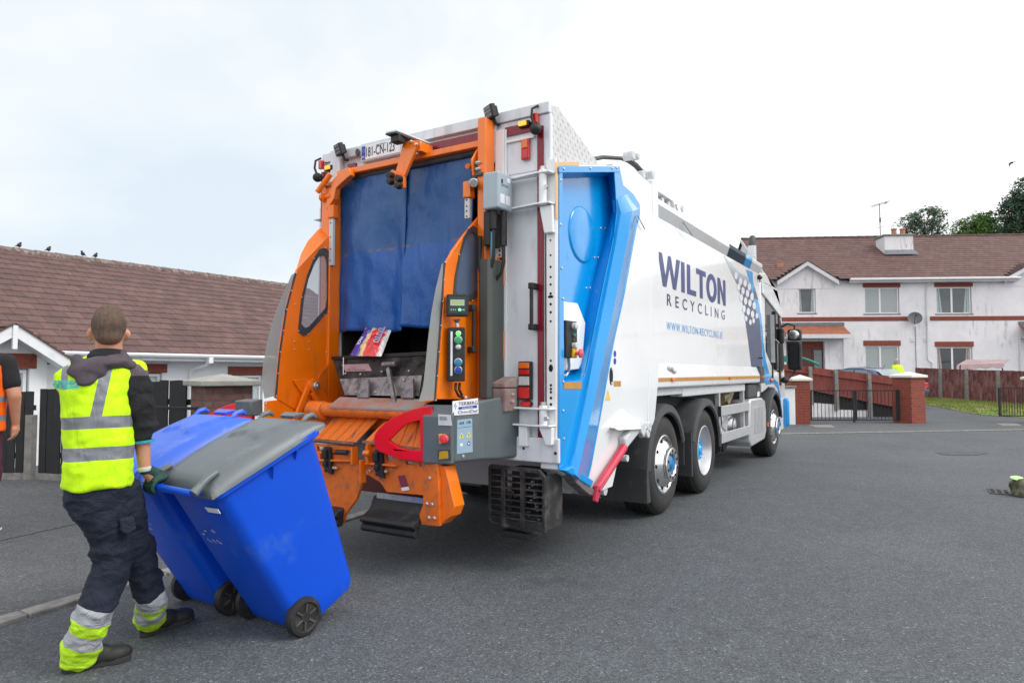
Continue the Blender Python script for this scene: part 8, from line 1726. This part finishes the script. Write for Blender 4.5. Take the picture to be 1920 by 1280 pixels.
# ---- man in the orange vest at the left edge, and the man beyond the car
def figure(M, name, label, H, mats_, arm_r=None, shorts=True, fat=1.0, hairm=M_hair, yawh=0, lean=0):
    """standing figure in frame M facing +y: body, hair, top, legs wear and shoes"""
    r = reg(name, label, 'person', M.to_translation()); k = H/1.78; V = lambda x, y, z: Vector((x*k, y*k+lean*max(0, z-.9), z*k)); f = fat
    SR, ER, WR = V(.20*f, 0, 1.45), V(.27*f, -.02, 1.17), V(.26*f, .06, .93); SL, EL, WL = V(-.20*f, 0, 1.45), V(-.27*f, -.02, 1.17), V(-.25*f, .10, .93)
    pr = [('e', V(0, .01, 1.68), (.078*k, .095*k, .105*k)), ('e', V(0, .035, 1.62), (.058*k, .065*k, .075*k)), ('e', V(0, .105, 1.655), (.013*k, .022*k, .02*k)), ('e', V(.08, .0, 1.655), (.012*k, .02*k, .03*k)), ('e', V(-.08, 0, 1.655), (.012*k, .02*k, .03*k)), ('c', V(0, .0, 1.62), V(0, -.01, 1.5), .056*k, .065*k),
          ('l', [ring(V(0, 0, z), w*k*f, d*k*f, None, 20) for z, w, d in ((.92, .17, .12), (1.1, .16, .12), (1.3, .19, .13), (1.44, .19, .11), (1.52, .09, .07))])]
    for S_, E_, W_, s in ((SR, ER, WR, 1), (SL, EL, WL, -1)):
        pr += [('c', S_, E_, .056*k*f, .046*k*f), ('c', E_, W_, .046*k*f, .030*k), ('c', W_, W_+V(-.005*s, .01, -.06), .028*k, .034*k), ('c', W_+V(-.005*s, -.01, -.05), W_+V(-.01*s, 0, -.09), .026*k, .028*k)]
        for i in range(4): a = W_+V(-.008*s, -.025+i*.019, -.095); b_ = a+V(-.014*s, .004, -.035+.004*abs(i-1.5)); c_ = b_+V(-.026*s, .002, -.018); pr += [('c', a, b_, .0105*k, .0098*k), ('c', b_, c_, .0098*k, .0085*k)]
        a = W_+V(-.01*s, .035, -.045); pr += [('c', a, a+V(-.012*s, .022, -.035), .013*k, .011*k), ('c', a+V(-.012*s, .022, -.035), a+V(-.02*s, .02, -.06), .011*k, .009*k)]
        pr += [('c', V(.09*s, 0, .92), V(.11*s, .02, .50), .085*k*f, .055*k), ('c', V(.11*s, .02, .50), V(.11*s, 0, .10), .052*k, .036*k)]
    organic(pr, .0085 if H > 1.75 and fat > 1 else .012, 3).build('body', M_skin, r, smooth=180, M=M)
    organic([('e', V(0, -.005, 1.70), (.084*k, .100*k, .098*k)), ('e', V(0, -.03, 1.645), (.07*k, .06*k, .05*k))], .012, 4).build('hair', hairm, r, smooth=180, M=M)
    t = [('l', [ring(V(0, 0, z), w*k*f, d*k*f, None, 24, 2.4) for z, w, d in ((.86, .205, .16), (1.0, .20, .16), (1.25, .215, .165), (1.42, .22, .145), (1.49, .14, .11), (1.53, .085, .085))])]
    folds(organic(t, .013, 3), .008, 9, 1).build('hi_vis_vest', mats_[0], r, smooth=180, M=M, origin=(0, 0, 0))
    for S_, E_ in ((SR, ER), (SL, EL)):
        organic([('c', S_, S_.lerp(E_, .62 if mats_[3] else 1.0), .074*k*f, .066*k*f)]+([] if mats_[3] else [('c', E_, E_.lerp(WR if S_ is SR else WL, .9), .062*k, .045*k)]), .012, 3).build('sleeve', mats_[1], r, smooth=180, M=M)
    L_ = [('l', [ring(V(0, 0, z), w*k*f, d*k*f, None, 20) for z, w, d in ((.99, .18, .14), (.88, .195, .15), (.80, .17, .13))])]
    for s in (-1, 1): L_ += [('c', V(.095*s, 0, .88), V(.115*s, .02, .48), .10*k*f, .088*k*f)]+([] if shorts else [('c', V(.115*s, .02, .5), V(.11*s, 0, .10), .078*k, .07*k)])
    folds(organic(L_, .013, 3), .01, 10, 4).build('shorts' if shorts else 'trousers', mats_[2], r, smooth=180, M=M)
    for s in (-1, 1): boot(M, V(.11*s, -.08, 0), V(.14*s, .21, 0), 0, mats_[4], r, .02 if shorts else .08, mats_[5])
    if shorts: organic([('c', V(-.09, -.02, 1.52), V(.09, -.02, 1.52), .055*k, .055*k), ('c', V(.08, 0, 1.5), V(.16, 0, 1.49), .055, .05)], .012, 3).build('collar', M_blackcl, r, smooth=180, M=M)
    return r
b = NB('orange_hi_vis_vest'); s = b.sep(); z = s[2]; g_ = b.math('ADD', b.math('MULTIPLY', b.math('GREATER_THAN', z, 1.0), b.math('LESS_THAN', z, 1.05)), b.math('MULTIPLY', b.math('GREATER_THAN', z, 1.17), b.math('LESS_THAN', z, 1.22)))
M_vo = b.done(b.mix(g_, (.95, .14, .0), (.22, .24, .27)), .8)
p = Z(-29, 993, 0); Mo = Matrix.Translation(p) @ Matrix.Rotation(YAW+math.radians(-66), 4, 'Z')
p = CP(-47, 6.05); Mo = Matrix.Translation(p) @ Matrix.Rotation(math.radians(61-12), 4, 'Z')
figure(Mo, 'person', 'man in orange vest and maroon shorts cut off by the left edge', 1.86, (M_vo, M_blackcl, cloth('maroon_shorts', (.085, .015, .035)), True, mat('blue_grey_shoe', (.10, .14, .22), .7, 0, .2, 20), mat('white_sole', (.7, .7, .7), .6, 0, .1, 20)), fat=1.12)
b = NB('far_yellow_jacket'); M_vy = b.done((.62, .92, .02), .8)
p = CP(1684, 28.0); p.z = gz(p.x, p.y); figure(Matrix.Translation(p) @ Matrix.Rotation(YAW+.3, 4, 'Z'), 'person', 'grey haired man in yellow jacket behind the parked blue car', 1.72, (M_vy, M_vy, cloth('dark_trousers', (.02, .025, .04)), False, M_boot, M_sole), shorts=False, hairm=mat('grey_hair', (.42, .40, .38), .9, 0, .2, 40), lean=.12)
